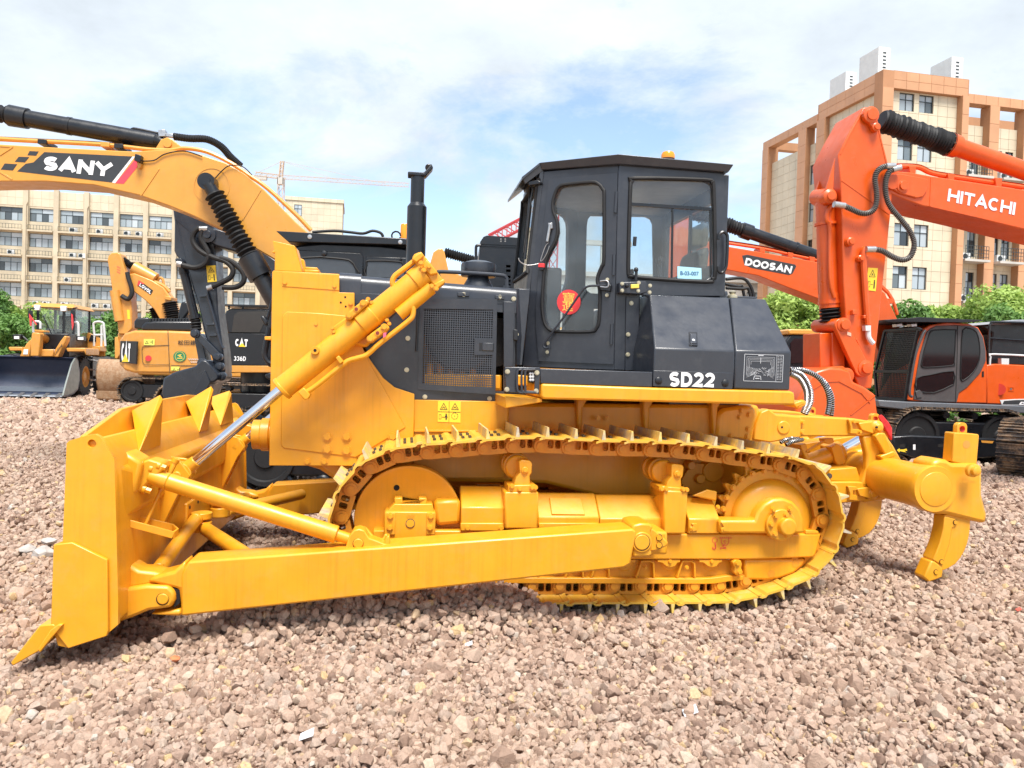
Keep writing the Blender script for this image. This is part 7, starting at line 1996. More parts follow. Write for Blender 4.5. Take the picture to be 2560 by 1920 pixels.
for qd in ([(1136, 782), (1222, 784), (1220, 832), (1136, 830)], [(1352, 1000), (1418, 1000), (1418, 1032), (1352, 1030)]):
    s = S().px(CT, L2, qd, -1.372, -1.36); st_ = part('warning_sticker', s, plain('pale_sticker', (.75, .72, .12), .5), cwt)
    x0_, y0_ = qd[0]; s = S(); stroke(s, CT, L2, [(x0_+12, y0_+36), (x0_+24, y0_+14), (x0_+36, y0_+36), (x0_+12, y0_+36)], 3, -1.376); stroke(s, CT, L2, [(x0_+48, y0_+24), (x0_+60, y0_+24)], 4, -1.376); stroke(s, CT, L2, [(x0_+66, y0_+12), (x0_+66, y0_+36)], 6, -1.376); part('pictograms', s, M['ink'], st_)
part('red_reflector', S().cyl(CT.P(L2, 1172, 934, -1.38), CT.P(L2, 1172, 934, -1.34), .075, n=18), M['red'], cwt)
s = S()
for k in range(2):
    for j in range(7): stroke(s, CT, L2, [(1490+j*16+k*18, 938+k*22), (1500+j*16+k*18, 946+k*22)], 9, -1.372)
part('small_print', s, plain('tan_print', (.55, .42, .32), .6), cwt)
# engine hoods and cab
s = S().hull(CT.L(L2, [(1060, 640), (1085, 618), (1180, 610), (1190, 715), (1062, 700)], -.9) + CT.L(L2, [(1060, 640), (1085, 618), (1180, 610), (1190, 715), (1062, 700)], .6)); part('hood', s, M['black'], ct, .04)
s = S().hull(CT.L(L2, [(1120, 680), (1150, 650), (1220, 640), (1590, 640), (1590, 722), (1120, 716)], -1.1) + CT.L(L2, [(1120, 680), (1150, 650), (1220, 640), (1590, 640), (1590, 722)], .9)); hd_ = part('hood', s, M['black'], ct, .05)
for k in range(14):
    s = S().px(CT, L2, [(1175+k*24, 618), (1192+k*24, 618), (1192+k*24, 642), (1175+k*24, 642)], -1.05, -.8); part('hood_slat', s, M['black'], hd_, .004)
s = S().px(CT, L2, [(1775, 590), (1785, 560), (1830, 540), (2330, 545), (2330, 745), (1795, 740)], -1.25, -.1); ccab = part('cab', s, M['black'], ct, .04)
s = S().px(CT, L2, [(1850, 590), (1885, 565), (2130, 562), (2050, 730), (1830, 728)], -1.265, -1.24); part('window_pane', s, plain('brown_glass', (.03, .022, .018), .08), ccab)
s = S().px(CT, L2, [(1765, 506), (2330, 520), (2330, 532), (1765, 520)], -1.3, .1); s.px(CT, L2, [(1800, 520), (1812, 520), (1812, 548), (1800, 548)], -1.2, -1.1); s.px(CT, L2, [(1910, 522), (1924, 522), (1924, 548), (1910, 548)], -1.2, -1.1); part('roof_rack', s, M['black'], ccab)
s = S().px(CT, L2, [(1410, 560), (1430, 490), (1480, 480), (1500, 560), (1440, 640), (1400, 640)], .2, .9); part('exhaust_hood', s, M['black'], ct, .05)
# folded boom of the same machine, in front of the cab on the far right
s = S().px(CT, L3, [(1365, 520), (1385, 450), (1420, 425), (1450, 420), (1468, 445), (1500, 590), (1640, 640), (1640, 720), (1350, 720)], -.3, .3); stk2 = part('stick', s, M['amber'], ct, .03)
bellows('bellows', ct, CT.P(L3, 1466, 450, 0), CT.P(L3, 1730, 525, 0), .16, 16)
lq = CT.loc(CT.P(L3, 1500, 650, 0)).x; lcab = CT.loc(CT.P(L2, 2330, 745, 0)).x
s = S().prism([CT.W(lcab-.5, -.3, gc+1.4), CT.W(lcab, -.3, gc+2.3), CT.W(lq-1.2, -.3, gc+4.3), CT.W(lq+.2, -.3, gc+3.6), CT.W(lq+.2, -.3, gc+3.2), CT.W(lq-1.0, -.3, gc+3.6), CT.W(lcab+.8, -.3, gc+1.4)], CT.ey*.6)
xt = CT.loc(CT.P(L2, 1240, 1100, -1.3)).x
for w0_, w1_ in ((-1.6, -1.0), (1.0, 1.6)): crawler(ct, CT, xt, xt+5.0, w0_, w1_, gc-.02, 1.02)
s = S().box(CT, xt+1.4, xt+3.6, -1.05, 1.05, gc+.3, gc+.75); s.cyl(CT.W(xt+2.5, 0, gc+.7), CT.W(xt+2.5, 0, gc+1.3), .65, n=24); part('car_body', s, M['black'], ct, .02)

# ---- amber excavator with brown bucket, behind
LV = Frame(at_depth(L2, 950, 900, 27.5)[:2], R(5))
glv = gz(LV.o.x, 27.5)
lv = thing('excavator', LV, 'amber excavator with raised stick and worn brown bucket beside the wheel loader', 'excavator')
s = S().px(LV, L2, [(848, 160), (855, 125), (880, 102), (930, 97), (950, 110), (975, 200), (1020, 330), (1040, 560), (1042, 700), (1000, 745), (935, 742), (925, 640), (900, 500), (880, 360)], -.28, .28); stv = part('stick', s, M['amber'], lv, .03)
s = S().px(LV, L2, [(990, 300), (1020, 270), (1060, 262), (1200, 318), (1290, 375), (1345, 455), (1375, 520), (1430, 640), (1420, 800), (1300, 800), (1270, 640), (1215, 545), (1140, 470), (1060, 410), (1005, 370)], -.26, .26); bmv = part('boom', s, M['amber'], lv, .03)
s = S().px(LV, L2, [(1112, 328), (1208, 398), (1190, 432), (1092, 362)], -.275, -.26); dv = part('decal', s, M['ink'], bmv, label='black decal with white letters and a red flash')
s = S().px(LV, L2, [(1095, 318), (1140, 345), (1130, 350), (1112, 338), (1092, 362), (1084, 356)], -.278, -.262); part('decal_flash', s, M['red'], bmv)
block('decal_lettering', 'LOVOL', M['white'], dv, LV, L2, (1100, 362), (1188, 428), (1112, 338), -.276, .26, .1, .006)
bellows('bellows', lv, LV.P(L2, 960, 150, 0), LV.P(L2, 1075, 232, 0), .13, 12)
s = S().cyl(LV.P(L2, 1060, 222, 0), LV.P(L2, 1230, 310, 0), .25, .22, 20); part('stick_cylinder', s, M['amber'], lv)
s = S().tube([LV.P(L2, *q, -.1) for q in [(1030, 262), (1120, 285), (1210, 325), (1290, 360), (1340, 410)]], .06, 8, 3); s.tube([LV.P(L2, *q, .1) for q in [(1240, 330), (1260, 300), (1285, 310), (1295, 360)]], .05, 8, 3); part('oil_pipe', s, M['amber'], bmv)
for pts in ([(1005, 255), (1015, 300), (1040, 380), (1040, 430), (1010, 465), (960, 440)],):
    s = S().tube([LV.P(L2, *q, -.35) for q in pts], .08, 8, 5); part('hose', s, M['rubber'], lv)
bellows('bellows', lv, LV.P(L2, 1342, 490, -.3), LV.P(L2, 1375, 640, -.3), .27, 9)
bellows('bellows', lv, LV.P(L2, 1222, 535, .3), LV.P(L2, 1250, 640, .3), .22, 7)
s = S().px(LV, L2, [(1300, 440), (1355, 450), (1350, 480), (1300, 470)], -.34, .3); part('cylinder_mount', s, M['amber'], lv, .02)
s = S().cyl(LV.P(L2, 905, 400, -.3), LV.P(L2, 945, 640, -.3), .16, n=16); s.px(LV, L2, [(868, 425), (960, 430), (960, 445), (868, 440)], -.32, .3); part('bucket_cylinder', s, M['amber'], lv)
s = S()
for k in range(3): stroke(s, LV, L2, [(926, 210+k*20), (948, 222+k*20)], 9, -.285, .003)
part('hazard_stripes', s, plain('hazard_red', (.6, .15, .06), .5), stv)
s = S().px(LV, L2, [(1002, 550), (1024, 552), (1028, 625), (1008, 625)], -.285, -.28); part('warning_sticker', s, M['sticker'], stv)
s = S().px(LV, L2, [(905, 770), (930, 762), (950, 900), (925, 940), (905, 935)], -.3, .3); s.px(LV, L2, [(930, 740), (1000, 745), (990, 960), (940, 960)], -.2, .2); part('bucket_link', s, M['amber'], lv, .02)
# bucket: curved shell with teeth, seen from behind
bp = [(-.55, 1.30), (-.70, 1.12), (-.78, .85), (-.74, .55), (-.62, .28), (-.45, .10)]
bx0, bx1 = LV.loc(LV.P(L2, 762, 1100, -.7)).x, LV.loc(LV.P(L2, 1128, 1100, -.7)).x
zsc = (LV.loc(LV.P(L2, 900, 942, -.5)).z - glv - .12)/1.3
bq = [(y, glv+.12+z*zsc) for y, z in bp]
s = S().prism([LV.W(bx0, y, z) for y, z in bq] + [LV.W(bx0, y+.05, z) for y, z in bq[::-1]], LV.ex*(bx1-bx0)); bkt = part('bucket', s, M['rust'], lv, .01)
for xx in (bx0, bx1-.04):
    s = S().prism([LV.W(xx, y, z) for y, z in bq] + [LV.W(xx, .45, glv+.35), LV.W(xx, .35, glv+1.1)], LV.ex*.05); part('bucket_side', s, M['rust'], bkt, .01)
s = S().prism([LV.W(bx0-.03, -.50, glv+.34), LV.W(bx0-.03, -.66, glv+.40), LV.W(bx0-.03, -.62, glv+.12), LV.W(bx0-.03, -.46, glv+.1)], LV.ex*(bx1-bx0+.06)); part('bucket_lip', s, M['rust'], bkt, .01)
for k in range(6):
    xx = bx0 + (bx1-bx0)*(k+.3)/6; s = S().hull([LV.W(xx-.09, -.62, glv+.2), LV.W(xx+.09, -.62, glv+.2), LV.W(xx-.09, -.45, glv+.2), LV.W(xx+.09, -.45, glv+.2), LV.W(xx-.05, -.5, glv-.03), LV.W(xx+.05, -.5, glv-.03)]); part('bucket_tooth', s, M['rust'], bkt)
lvx = LV.loc(LV.P(L2, 1340, 800, 0)).x
s = S().box(LV, lvx-.6, lvx+4.0, -1.3, 1.3, glv+1.0, glv+2.0); part('house', s, M['amber'], lv, .06)
for w0_, w1_ in ((-1.5, -.95), (.95, 1.5)): crawler(lv, LV, lvx-1.2, lvx+3.2, w0_, w1_, glv-.02, .95)

# ---- wheel loader
LD = Frame(at_depth(L9, 900, 1400, 29.0)[:2], R(11))
gd = gz(LD.o.x, 29)
ld = thing('wheel_loader', LD, 'amber wheel loader with wide dark blue bucket facing the viewer', 'wheel loader')
LX = lambda x, y, w=0: LD.loc(LD.P(L9, x, y, w)).x
LZ = lambda x, y, w=0: LD.loc(LD.P(L9, x, y, w)).z
navy = paint('navy_paint', (.022, .032, .065), rough=.4, streak=.1, dust=.05, dustcol=(.2, .2, .22)); worn_edge = plain('worn_lip', (.22, .24, .27), .4, .5, .2, 4)
xb0, xb1 = LX(1075, 1200, -1.2)-3.0, LX(1075, 1200, -1.2)
ztop, zlip = LZ(500, 972, -.3), LZ(500, 1570, -1.3)
prf = [(-1.55, zlip-.02), (-1.2, zlip-.0), (-.6, zlip+.06), (-.15, zlip+.22), (.02, zlip+.50), (.0, zlip+.82), (-.2, ztop-.10), (-.42, ztop)]
s = S().prism([LD.W(xb0, y, z) for y, z in prf] + [LD.W(xb0, y+.06, z+(-.05 if z < zlip+.3 else .03)) for y, z in prf[::-1]], LD.ex*(xb1-xb0)); lbk = part('bucket', s, navy, ld)
for xx in (xb0, xb1-.05):
    s = S().prism([LD.W(xx, y, z) for y, z in prf] + [LD.W(xx, -.75, ztop-.22), LD.W(xx, -1.25, zlip+.45)], LD.ex*.05); part('bucket_side', s, paint('grey_green_steel', (.16, .19, .18), streak=.2), lbk)
s = S().prism([LD.W(xb0, -1.7, zlip-.05), LD.W(xb0, -1.3, zlip-.03), LD.W(xb0, -1.3, zlip+.02), LD.W(xb0, -1.68, zlip-.01)], LD.ex*(xb1-xb0)); part('bucket_lip', s, worn_edge, lbk)
s = S().prism([LD.W(xb0+.1, -.62, zlip+.066), LD.W(xb0+.1, -.18, zlip+.225), LD.W(xb0+.1, -.19, zlip+.235), LD.W(xb0+.1, -.63, zlip+.076)], LD.ex*(xb1-xb0-.2)); part('wear_strip', s, paint('blue_grey', (.10, .12, .15), streak=.3), lbk)
for k in range(8):
    xx = xb1 - .12 - k*.41
    s = S().hull([LD.W(xx+a, y, z) for a in (-.07, .07) for y, z in ((-1.45, zlip+.08), (-1.4, zlip-.02))] + [LD.W(xx+a, -1.85, zlip-.04) for a in (-.05, .05)] + [LD.W(xx+a, -1.85, zlip-.06) for a in (-.05, .05)]); part('bucket_tooth', s, M['steel'], lbk)
def wheel(x, w, label=None):
    r = .80
    wh = S(); prof_ = [(-.10, .41), (-.30, .42), (-.31, .60), (-.27, .74), (-.20, .785), (0, .80), (.20, .785), (.27, .74), (.31, .60), (.30, .42), (.10, .41)]
    wh.lathe(LD.W(x, w, gd+r-.02), LD.ex, prof_, 40)
    o = part('wheel', wh, M['tyre'], ld, smooth=40)
    for k in range(22):
        a = 2*math.pi*k/22
        for sd_ in (-1, 1):
            a2 = a + (math.pi/22 if sd_ > 0 else 0)
            c0 = LD.W(x, w, gd+r-.02); e = LD.ey*math.cos(a2) + V((0, 0, math.sin(a2))); tg = -LD.ey*math.sin(a2) + V((0, 0, math.cos(a2)))
            s = S().hull([c0 + LD.ex*xx_*sd_ + e*rr_ + tg*(tt+sk) for (xx_, rr_, sk) in ((.02, .79, 0), (.02, .835, 0), (.30, .70, .08), (.31, .78, .08)) for tt in (-.05, .05)]); part('tread_lug', s, M['tyre'], o)
    s = S().lathe(LD.W(x+.20, w, gd+r-.02), LD.ex, [(-.2, .42), (.09, .42), (.11, .40), (.07, .36), (.0, .33), (.0, .2), (.06, .19), (.08, .16), (.08, .01)], 30); part('rim', s, M['amber'], o)
    s = S().lathe(LD.W(x-.20, w, gd+r-.02), -LD.ex, [(-.1, .42), (.09, .42), (.11, .40), (.0, .33), (.0, .01)], 24); part('rim', s, M['amber'], o)
wxr = LX(1290, 1250, .92)-.12
for (x, w_) in ((wxr, .92), (wxr-2.2, .92), (wxr+.05, 4.0), (wxr-2.15, 4.0)): wheel(x, w_)
# fenders
for (xa_, xb__, yy) in ((1055, 1370, 845), (135, 360, 830)):
    s = S().px(LD, L9, [(xa_, yy-18), (xb__-10, yy-18), (xb__, yy+10), (xb__, yy+100), (xb__-30, yy+40), (xa_+20, yy+45), (xa_, yy+5)], -.5, 1.0); part('fender', s, M['amber'], ld, .03)
# lift arms, rocker
for pts in ([(310, 965), (360, 860), (420, 760), (490, 690), (520, 690), (500, 780), (470, 965)], [(820, 965), (880, 850), (960, 720), (1030, 630), (1065, 650), (1050, 720), (990, 830), (930, 975)]):
    s = S().px(LD, L9, pts, -.6, -.2); part('lift_arm', s, M['amber'], ld, .03)
s = S().px(LD, L9, [(505, 600), (525, 580), (600, 585), (640, 600), (640, 740), (620, 960), (480, 960), (490, 740)], -.9, -.6); part('rocker_arm', s, M['amber'], ld, .03)
s = S().cyl(LD.P(L9, 620, 620, -.5), LD.P(L9, 760, 720, .4), .16, n=16); s.px(LD, L9, [(545, 535), (700, 545), (710, 575), (550, 570)], -.5, 0); part('tilt_cylinder', s, M['amber'], ld, .01)
s = S().px(LD, L9, [(600, 880), (640, 850), (850, 850), (850, 965), (600, 965)], -.7, -.3); part('cross_tube', s, M['amber'], ld, .03)
s = S().px(LD, L9, [(560, 600), (1100, 600), (1100, 980), (560, 980)], .1, .9); part('front_frame', s, M['black'], ld, .03)
ftext('arm_lettering', 'LiuGong', M['ink'], ld, LD, L9, (885, 955), (1000, 800), (870, 905), -.61, .02, .01)
for (x, y, sgn) in ((380, 880, 1), (800, 880, 1)):
    s = S().px(LD, L9, [(x, y-30), (x+70, y-30), (x+60, y+50), (x-10, y+50)], -.62, -.6); part('white_label', s, M['white'], ld)
# cab
cx0, cx1, cxr = 605, 1035, 1340
cabd = .8
zc0, zc1 = LZ(800, 640, cabd), LZ(800, 185, cabd); xa_, xm_, xr_ = LX(605, 400, cabd), LX(1180, 400, cabd), LX(1180, 400, cabd)
s = S()
for (x, w_) in ((xa_, cabd), (xm_, cabd), (xa_, cabd+1.7), (xm_, cabd+1.7), (xa_+(xm_-xa_)*.72, cabd)): s.box(LD, x-.04, x+.04, w_-.04, w_+.04, zc0, zc1)
cabl = part('cab', s, M['black'], ld)
s = S().box(LD, xa_-.05, xm_+.05, cabd-.05, cabd+1.75, zc0-.75, zc0); part('cab_base', s, M['black'], cabl, .03)
s = S().hull([LD.W(x, w_, zc1+z) for (x, w_, z) in ((xa_-.15, cabd-.3, 0), (xm_+.15, cabd-.3, 0), (xa_-.15, cabd+1.9, 0), (xm_+.15, cabd+1.9, 0), (xa_, cabd-.1, .16), (xm_, cabd-.1, .16), (xa_, cabd+1.7, .16), (xm_, cabd+1.7, .16))]); part('cab_roof', s, M['amber'], cabl, .02)
for (a, b_) in (((xa_, cabd), (xm_, cabd)), ((xm_, cabd), (xm_, cabd+1.7)), ((xa_, cabd+1.7), (xm_, cabd+1.7))):
    s = S(); p, q = LD.W(a[0], a[1], zc0), LD.W(b_[0], b_[1], zc0); s.prism([p, q, q+V((0, 0, zc1-zc0)), p+V((0, 0, zc1-zc0))], LD.ey*.01 if a[1] == b_[1] else LD.ex*.01); part('window_pane', s, M['glass'], cabl)
for x in (LX(600, 200, cabd-.3), LX(1022, 190, cabd-.3)):
    s = S().box(LD, x-.1, x+.1, cabd-.4, cabd-.25, zc1-.14, zc1+.06); part('roof_lamp', s, M['white'], cabl, .02)
s = S().box(LD, (xa_+xm_)/2-.2, (xa_+xm_)/2+.35, cabd+.8, cabd+1.2, zc0, zc0+.85); s.ell(LD.W((xa_+xm_)/2+.1, cabd+.9, zc0+.3), .3, .3, .4); part('driver_seat', s, M['rubber'], cabl, .04)
s = S().box(LD, xa_+.2, xm_-.4, cabd+.15, cabd+.5, zc0-.1, zc0+.3); part('dashboard', s, M['char'], cabl, .05)
for (x, y0_, y1_) in ((480, 235, 345), (1160, 225, 350)):
    s = S().px(LD, L9, [(x-35, y0_), (x+35, y0_-8), (x+40, y1_), (x-40, y1_+4)], .35, .42); part('mirror', s, M['black'], cabl, .02)
    s = S().tube([LD.P(L9, *q, .4) for q in [(x, y0_), (x+10, y0_-35), (x+75, y0_-40)]], .02, 6); part('mirror_arm', s, M['black'], cabl)
for pts in ([(462, 280), (500, 330), (590, 455), (575, 460), (505, 370), (500, 480), (478, 475)], [(1135, 280), (1160, 300), (1172, 470), (1150, 545), (1140, 420)]):
    s = S().px(LD, L9, pts, .30, .33); part('red_ribbon', s, plain('ribbon_red', (.70, .05, .06), .7), cabl)
s = S().tube([LD.P(L9, *q, .6) for q in [(690, 320), (740, 430), (820, 600)]], .02, 6); part('wiper', s, M['black'], cabl)
# headlamps, rails, rear hood
s = S().px(LD, L9, [(200, 610), (335, 612), (335, 690), (205, 688)], -.2, .0); hl = part('head_lamp', s, M['black'], ld, .02); s = S().px(LD, L9, [(225, 640), (305, 642), (305, 685), (225, 683)], -.22, -.19); part('lamp_lens', s, M['white'], hl)
s = S().tube([LD.P(L9, *q, 0) for q in [(330, 625), (380, 660), (445, 720)]], .04, 6); part('lamp_arm', s, M['black'], ld)
s = S().px(LD, L9, [(1210, 640), (1340, 642), (1345, 720), (1215, 715)], .1, .3); hl = part('head_lamp', s, M['black'], ld, .02); s = S().px(LD, L9, [(1240, 655), (1330, 657), (1330, 700), (1240, 698)], .08, .11); part('lamp_lens', s, M['white'], hl)
for pts in ([(1500, 800), (1505, 640), (1490, 470), (1500, 430), (1540, 412), (1600, 412), (1640, 430), (1655, 470), (1680, 800)], [(1615, 860), (1620, 640), (1618, 500), (1630, 465)], [(1510, 625), (1640, 620)], [(1190, 420), (1230, 420), (1250, 470), (1255, 640)], [(535, 580), (530, 440), (560, 408), (620, 410), (645, 440), (645, 520)]):
    s = S().tube([LD.P(L9, *q, 2.2 if pts[0][0] > 1400 else .5) for q in pts], .045, 8, 3); part('hand_rail', s, M['roof_white'], ld)
s = S().hull(LD.L(L9, [(1370, 720), (1390, 585), (1440, 590), (1640, 690), (1680, 800), (1680, 960), (1390, 960)], 2.2) + LD.L(L9, [(1370, 720), (1390, 585), (1440, 590), (1640, 690), (1680, 800), (1680, 960)], 4.4)); rh = part('engine_hood', s, M['amber'], ld, .03)
s = S().px(LD, L9, [(1410, 725), (1455, 610), (1530, 660), (1530, 730)], 2.17, 2.21); part('hood_panel', s, M['black'], rh)
s = S().px(LD, L9, [(1365, 860), (1450, 850), (1470, 810), (1590, 800), (1600, 880), (1480, 885), (1370, 880)], 1.6, 2.4); part('step_guard', s, M['amber'], ld, .03)
s = S().px(LD, L9, [(1400, 960), (1480, 960), (1480, 1280), (1410, 1280)], 1.4, 3.6); part('rear_frame', s, M['black'], ld, .03)
for y in (1020, 1170, 1335):
    s = S().px(LD, L9, [(1420, y-12), (1535, y+2), (1530, y+26), (1425, y+10)], 1.2, 1.6); part('step', s, M['steel'], ld, .01)

# ---- orange excavator, near right: stick, boom, bucket
HT = Frame(at_depth(R4, 900, 1000, 10.6)[:2], R(8))
gh = gz(HT.o.x, HT.o.y)
ht = thing('excavator', HT, 'bright orange excavator with upright stick and bucket right behind the ripper', 'excavator')
O_ = M['orange']
r5 = lambda x, y: ((1740+.33755*x-1800)/.40992, (500+.33755*y-80)/.40992)      # R5 view to R4 view
WH = -.30
po = [(722, 748), (790, 610), (856, 492), (872, 462), (905, 455), (945, 480), (968, 560), (995, 680), (1025, 800), (1050, 1000), (1042, 1100)] + [r5(*p) for p in ((1385, 620), (1345, 1000), (1300, 1395), (1215, 1398), (1165, 1290), (1120, 1000), (1092, 600))] + [(745, 1120), (735, 900)]
s = S().px(HT, R4, po, WH, .36); hst = part('stick', s, O_, ht, .014)
s = S(); stroke(s, HT, R4, [(745, 905), (1030, 1108)], 8, WH-.006, .01); stroke(s, HT, R4, [(735, 745), (860, 500), (965, 580), (1015, 795)], 7, WH-.006, .01); part('weld_seam', s, O_, hst, .002)
s = S().px(HT, R4, [(870, 500), (885, 468), (915, 458), (948, 478), (960, 520), (972, 590), (955, 605), (935, 590)], WH-.06, WH); part('cylinder_lug', s, O_, hst, .01)
for (x, y, r_) in ((922, 505, .075), (952, 580, .04), (798, 1278, .04), (858, 1380, .03)):
    part('pin', S().lathe(HT.P(R4, x, y, WH-.06), -HT.ey, [(-.05, r_*1.5), (.01, r_*1.45), (.02, r_), (.04, r_*.95), (.042, .004)], 20), O_, hst)
# gussets to the bucket cylinder mount
for pts in ([(570, 1010), (580, 985), (650, 785), (640, 880), (610, 1000)], [(640, 985), (705, 765), (700, 800), (690, 1010), (660, 1020)]):
    s = S().px(HT, R4, pts, WH+.02, WH+.06) if pts[0][0] > 600 else S().px(HT, R4, pts, .2, .24); part('mount_gusset', s, O_, hst, .006)
s = S().cyl(HT.P(R4, 590, 1010, .1), HT.P(R4, 665, 1003, -.22), .11, n=24); s.lathe(HT.P(R4, 668, 1003, -.26), -HT.ey, [(-.1, .10), (.02, .095), (.04, .06), (.06, .055), (.062, .005)], 22); part('cylinder_mount', s, O_, hst)
pA, pB_ = HT.P(R4, 640, 1040, -.05), HT.P(R4, *r5(992, 800), -.05)
s = S().cyl(pA, pB_, .125, n=30); s.cyl(pA.lerp(pB_, .19), pA.lerp(pB_, .215), .15, n=30); s.cyl(pA.lerp(pB_, .86), pB_, .138, n=30); s.cyl(pA.lerp(pB_, .93), pA.lerp(pB_, .96), .15, n=30); bcy = part('bucket_cylinder', s, O_, ht)
s = S().tube([HT.P(R4, *p, -.2) for p in [(690, 1045), (655, 1095), (652, 1150), (670, 1200), (672, 1500), (700, 1620)]], .028, 8, 3); part('oil_pipe', s, O_, bcy)
bellows('bellows', ht, pB_, HT.P(R4, *r5(1000, 905), -.05), .15, 4)
s = S().cyl(HT.P(R4, *r5(890, 935), .25), HT.P(R4, *r5(1090, 925), -.38), .09, n=24); s.px(HT, R5, [(918, 985), (1008, 985), (1008, 1250), (918, 1255)], -.2, .25); s.px(HT, R5, [(1008, 985), (1100, 960), (1105, 1260), (1008, 1250)], -.24, .25); part('bucket_link', s, O_, ht, .012)
part('rocker_link', bar_px(HT, R5, (1075, 925), (1235, 1255), WH-.10, WH-.02, 48, 58), O_, ht, .012)
for p, rr_ in (((1095, 925), .085), ((1255, 1245), .095), ((1115, 1300), .09)):
    part('pin', S().lathe(HT.P(R5, *p, WH-.10), -HT.ey, [(-.05, rr_*1.15), (.01, rr_*1.12), (.02, rr_*.75), (.05, rr_*.7), (.052, .004)], 22), O_, ht)
s = S().px(HT, R5, [(1120, 975), (1150, 985), (1150, 1010), (1120, 1000)], WH-.108, WH-.09); part('label', s, M['cyan'] if False else plain('pale_label', (.70, .42, .30), .5), ht)
s = S().px(HT, R5, [(800, 1400), (850, 1310), (900, 1265), (990, 1240), (1080, 1245), (1140, 1265), (1165, 1345), (1250, 1385), (1330, 1440), (1345, 1560), (1370, 1700), (1385, 1860), (1150, 1900), (850, 1850), (740, 1700), (740, 1500)], -.62, .65); hbk = part('bucket', s, O_, ht, .03)
s = S(); stroke(s, HT, R5, [(870, 1400), (960, 1345), (1060, 1340), (1230, 1430), (1290, 1500)], 8, -.63, .012); stroke(s, HT, R5, [(1325, 1450), (1150, 1590)], 7, -.63, .012); part('bucket_edge', s, O_, hbk)
for w_ in (-.35, .2):
    s = S().px(HT, R5, [(800, 1330), (880, 1250), (1000, 1235), (1090, 1230), (1150, 1280), (1170, 1370), (900, 1380)], w_, w_+.08); part('bucket_ear', s, O_, hbk, .01)
s = S(); stroke(s, HT, R5, [(940, 1292), (985, 1280)], 22, -.36, .004); part('scuffed_paint', s, plain('bare_paint_chip', (.55, .52, .35), .6), hbk)
# boom
s = S().px(HT, R4, [(975, 870), (1000, 848), (1060, 848), (1160, 855), (1285, 878), (1560, 918), (1854, 962), (2400, 1050), (2900, 1250), (3100, 1700), (2800, 1800), (2500, 1420), (2250, 1300), (1854, 1205), (1560, 1130), (1290, 1068), (1240, 1062), (1100, 1010), (1020, 975), (985, 940)], WH, .34); hbm = part('boom', s, O_, ht, .014)
s = S().px(HT, R4, [(1025, 900), (1045, 868), (1100, 862), (1270, 895), (1268, 960), (1240, 1005), (1200, 1012), (1100, 985), (1030, 945)], WH-.03, WH); part('pin_boss', s, O_, hbm, .012)
s = S(); stroke(s, HT, R4, [(1290, 890), (1283, 1062)], 8, WH-.006, .01); stroke(s, HT, R4, [(1285, 1062), (1560, 1125), (1900, 1205)], 6, WH-.006, .01); part('weld_seam', s, O_, hbm)
part('pin', S().lathe(HT.P(R4, 1112, 940, WH-.03), -HT.ey, [(-.05, .09), (.015, .085), (.02, .06), (.045, .055), (.046, .004)], 24), O_, hbm)
part('pin', S().lathe(HT.P(R4, 1052, 915, WH-.03), -HT.ey, [(-.05, .10), (.012, .095), (.014, .005)], 24), O_, hbm)
block('boom_lettering', 'HITACHI', plain('pale_lilac_print', (.72, .68, .74), .5), hbm, HT, R11, (330, 915), (963, 1047), (346, 797), WH-.002, .22, .085, .003)
for (wv, yo) in ((-.1, 0), (.12, -8)):
    s = S().tube([HT.P(R4, *p, wv) for p in [(1080, 822+yo), (1150, 822+yo), (1220, 830+yo), (1290, 862+yo), (1420, 885+yo), (1700, 925+yo), (1900, 955+yo), (2300, 1020+yo)]], .032, 8, 4); part('oil_pipe', s, O_, hbm)
for x, y in ((1175, 838), (1410, 885), (1700, 910)):
    s = S().px(HT, R4, [(x-20, y-22), (x+22, y-18), (x+18, y+40), (x-14, y+38)], -.16, .18); part('pipe_clamp', s, O_, hbm, .006)
pA, pB_ = HT.P(R4, 930, 520, .0), HT.P(R4, 2050, 915, .0)
ax = lambda t_: pA.lerp(pB_, t_)
bellows('bellows', ht, ax(.045), ax(.415), .155, 26, rough=.16)
s = S().cyl(ax(.40), ax(1.3), .125, n=28); s.cyl(ax(.405), ax(.45), .16, .15, 28); scl = part('stick_cylinder', s, O_, ht)
for k in range(10):
    a = 2*math.pi*k/10; dd = (pB_-pA).normalized(); u_ = dd.orthogonal().normalized(); v_ = dd.cross(u_)
    part('bolt', S().bolt(ax(.405)+(u_*math.cos(a)+v_*math.sin(a))*.14, -dd, .014, .02), M['bolt_dark'], scl)
for pts, n_ in (([(1060, 818), (1000, 822), (960, 850), (945, 900), (955, 980), (950, 1060), (915, 1100), (860, 1105), (790, 1075), (750, 1058)], 50), ([(1090, 828), (1045, 840), (1015, 890), (1010, 980), (1035, 1060), (1100, 1140), (1160, 1220), (1185, 1300), (1160, 1370), (1110, 1390), (1050, 1370), (990, 1335), (935, 1325)], 80)):
    coil_hose([HT.P(R4, *p, WH-.10) for p in pts], .036, n_, ht, M['rubber'], plain('hose_wire', (.16, .15, .14), .5, .4))
for p, q in (((1010, 818), (1065, 818)), ((1050, 840), (1100, 826)), ((695, 1050), (760, 1060)), ((890, 1325), (945, 1325))):
    part('hose_end', S().cyl(HT.P(R4, *p, WH-.10), HT.P(R4, *q, WH-.10), .042, n=14), M['steel'], ht)
s = S().tube([HT.P(R5, *p, WH-.05) for p in [(1250, 360), (1240, 380), (1242, 480), (1265, 820), (1275, 920)]], .04, 8, 3); part('oil_pipe', s, O_, hst)
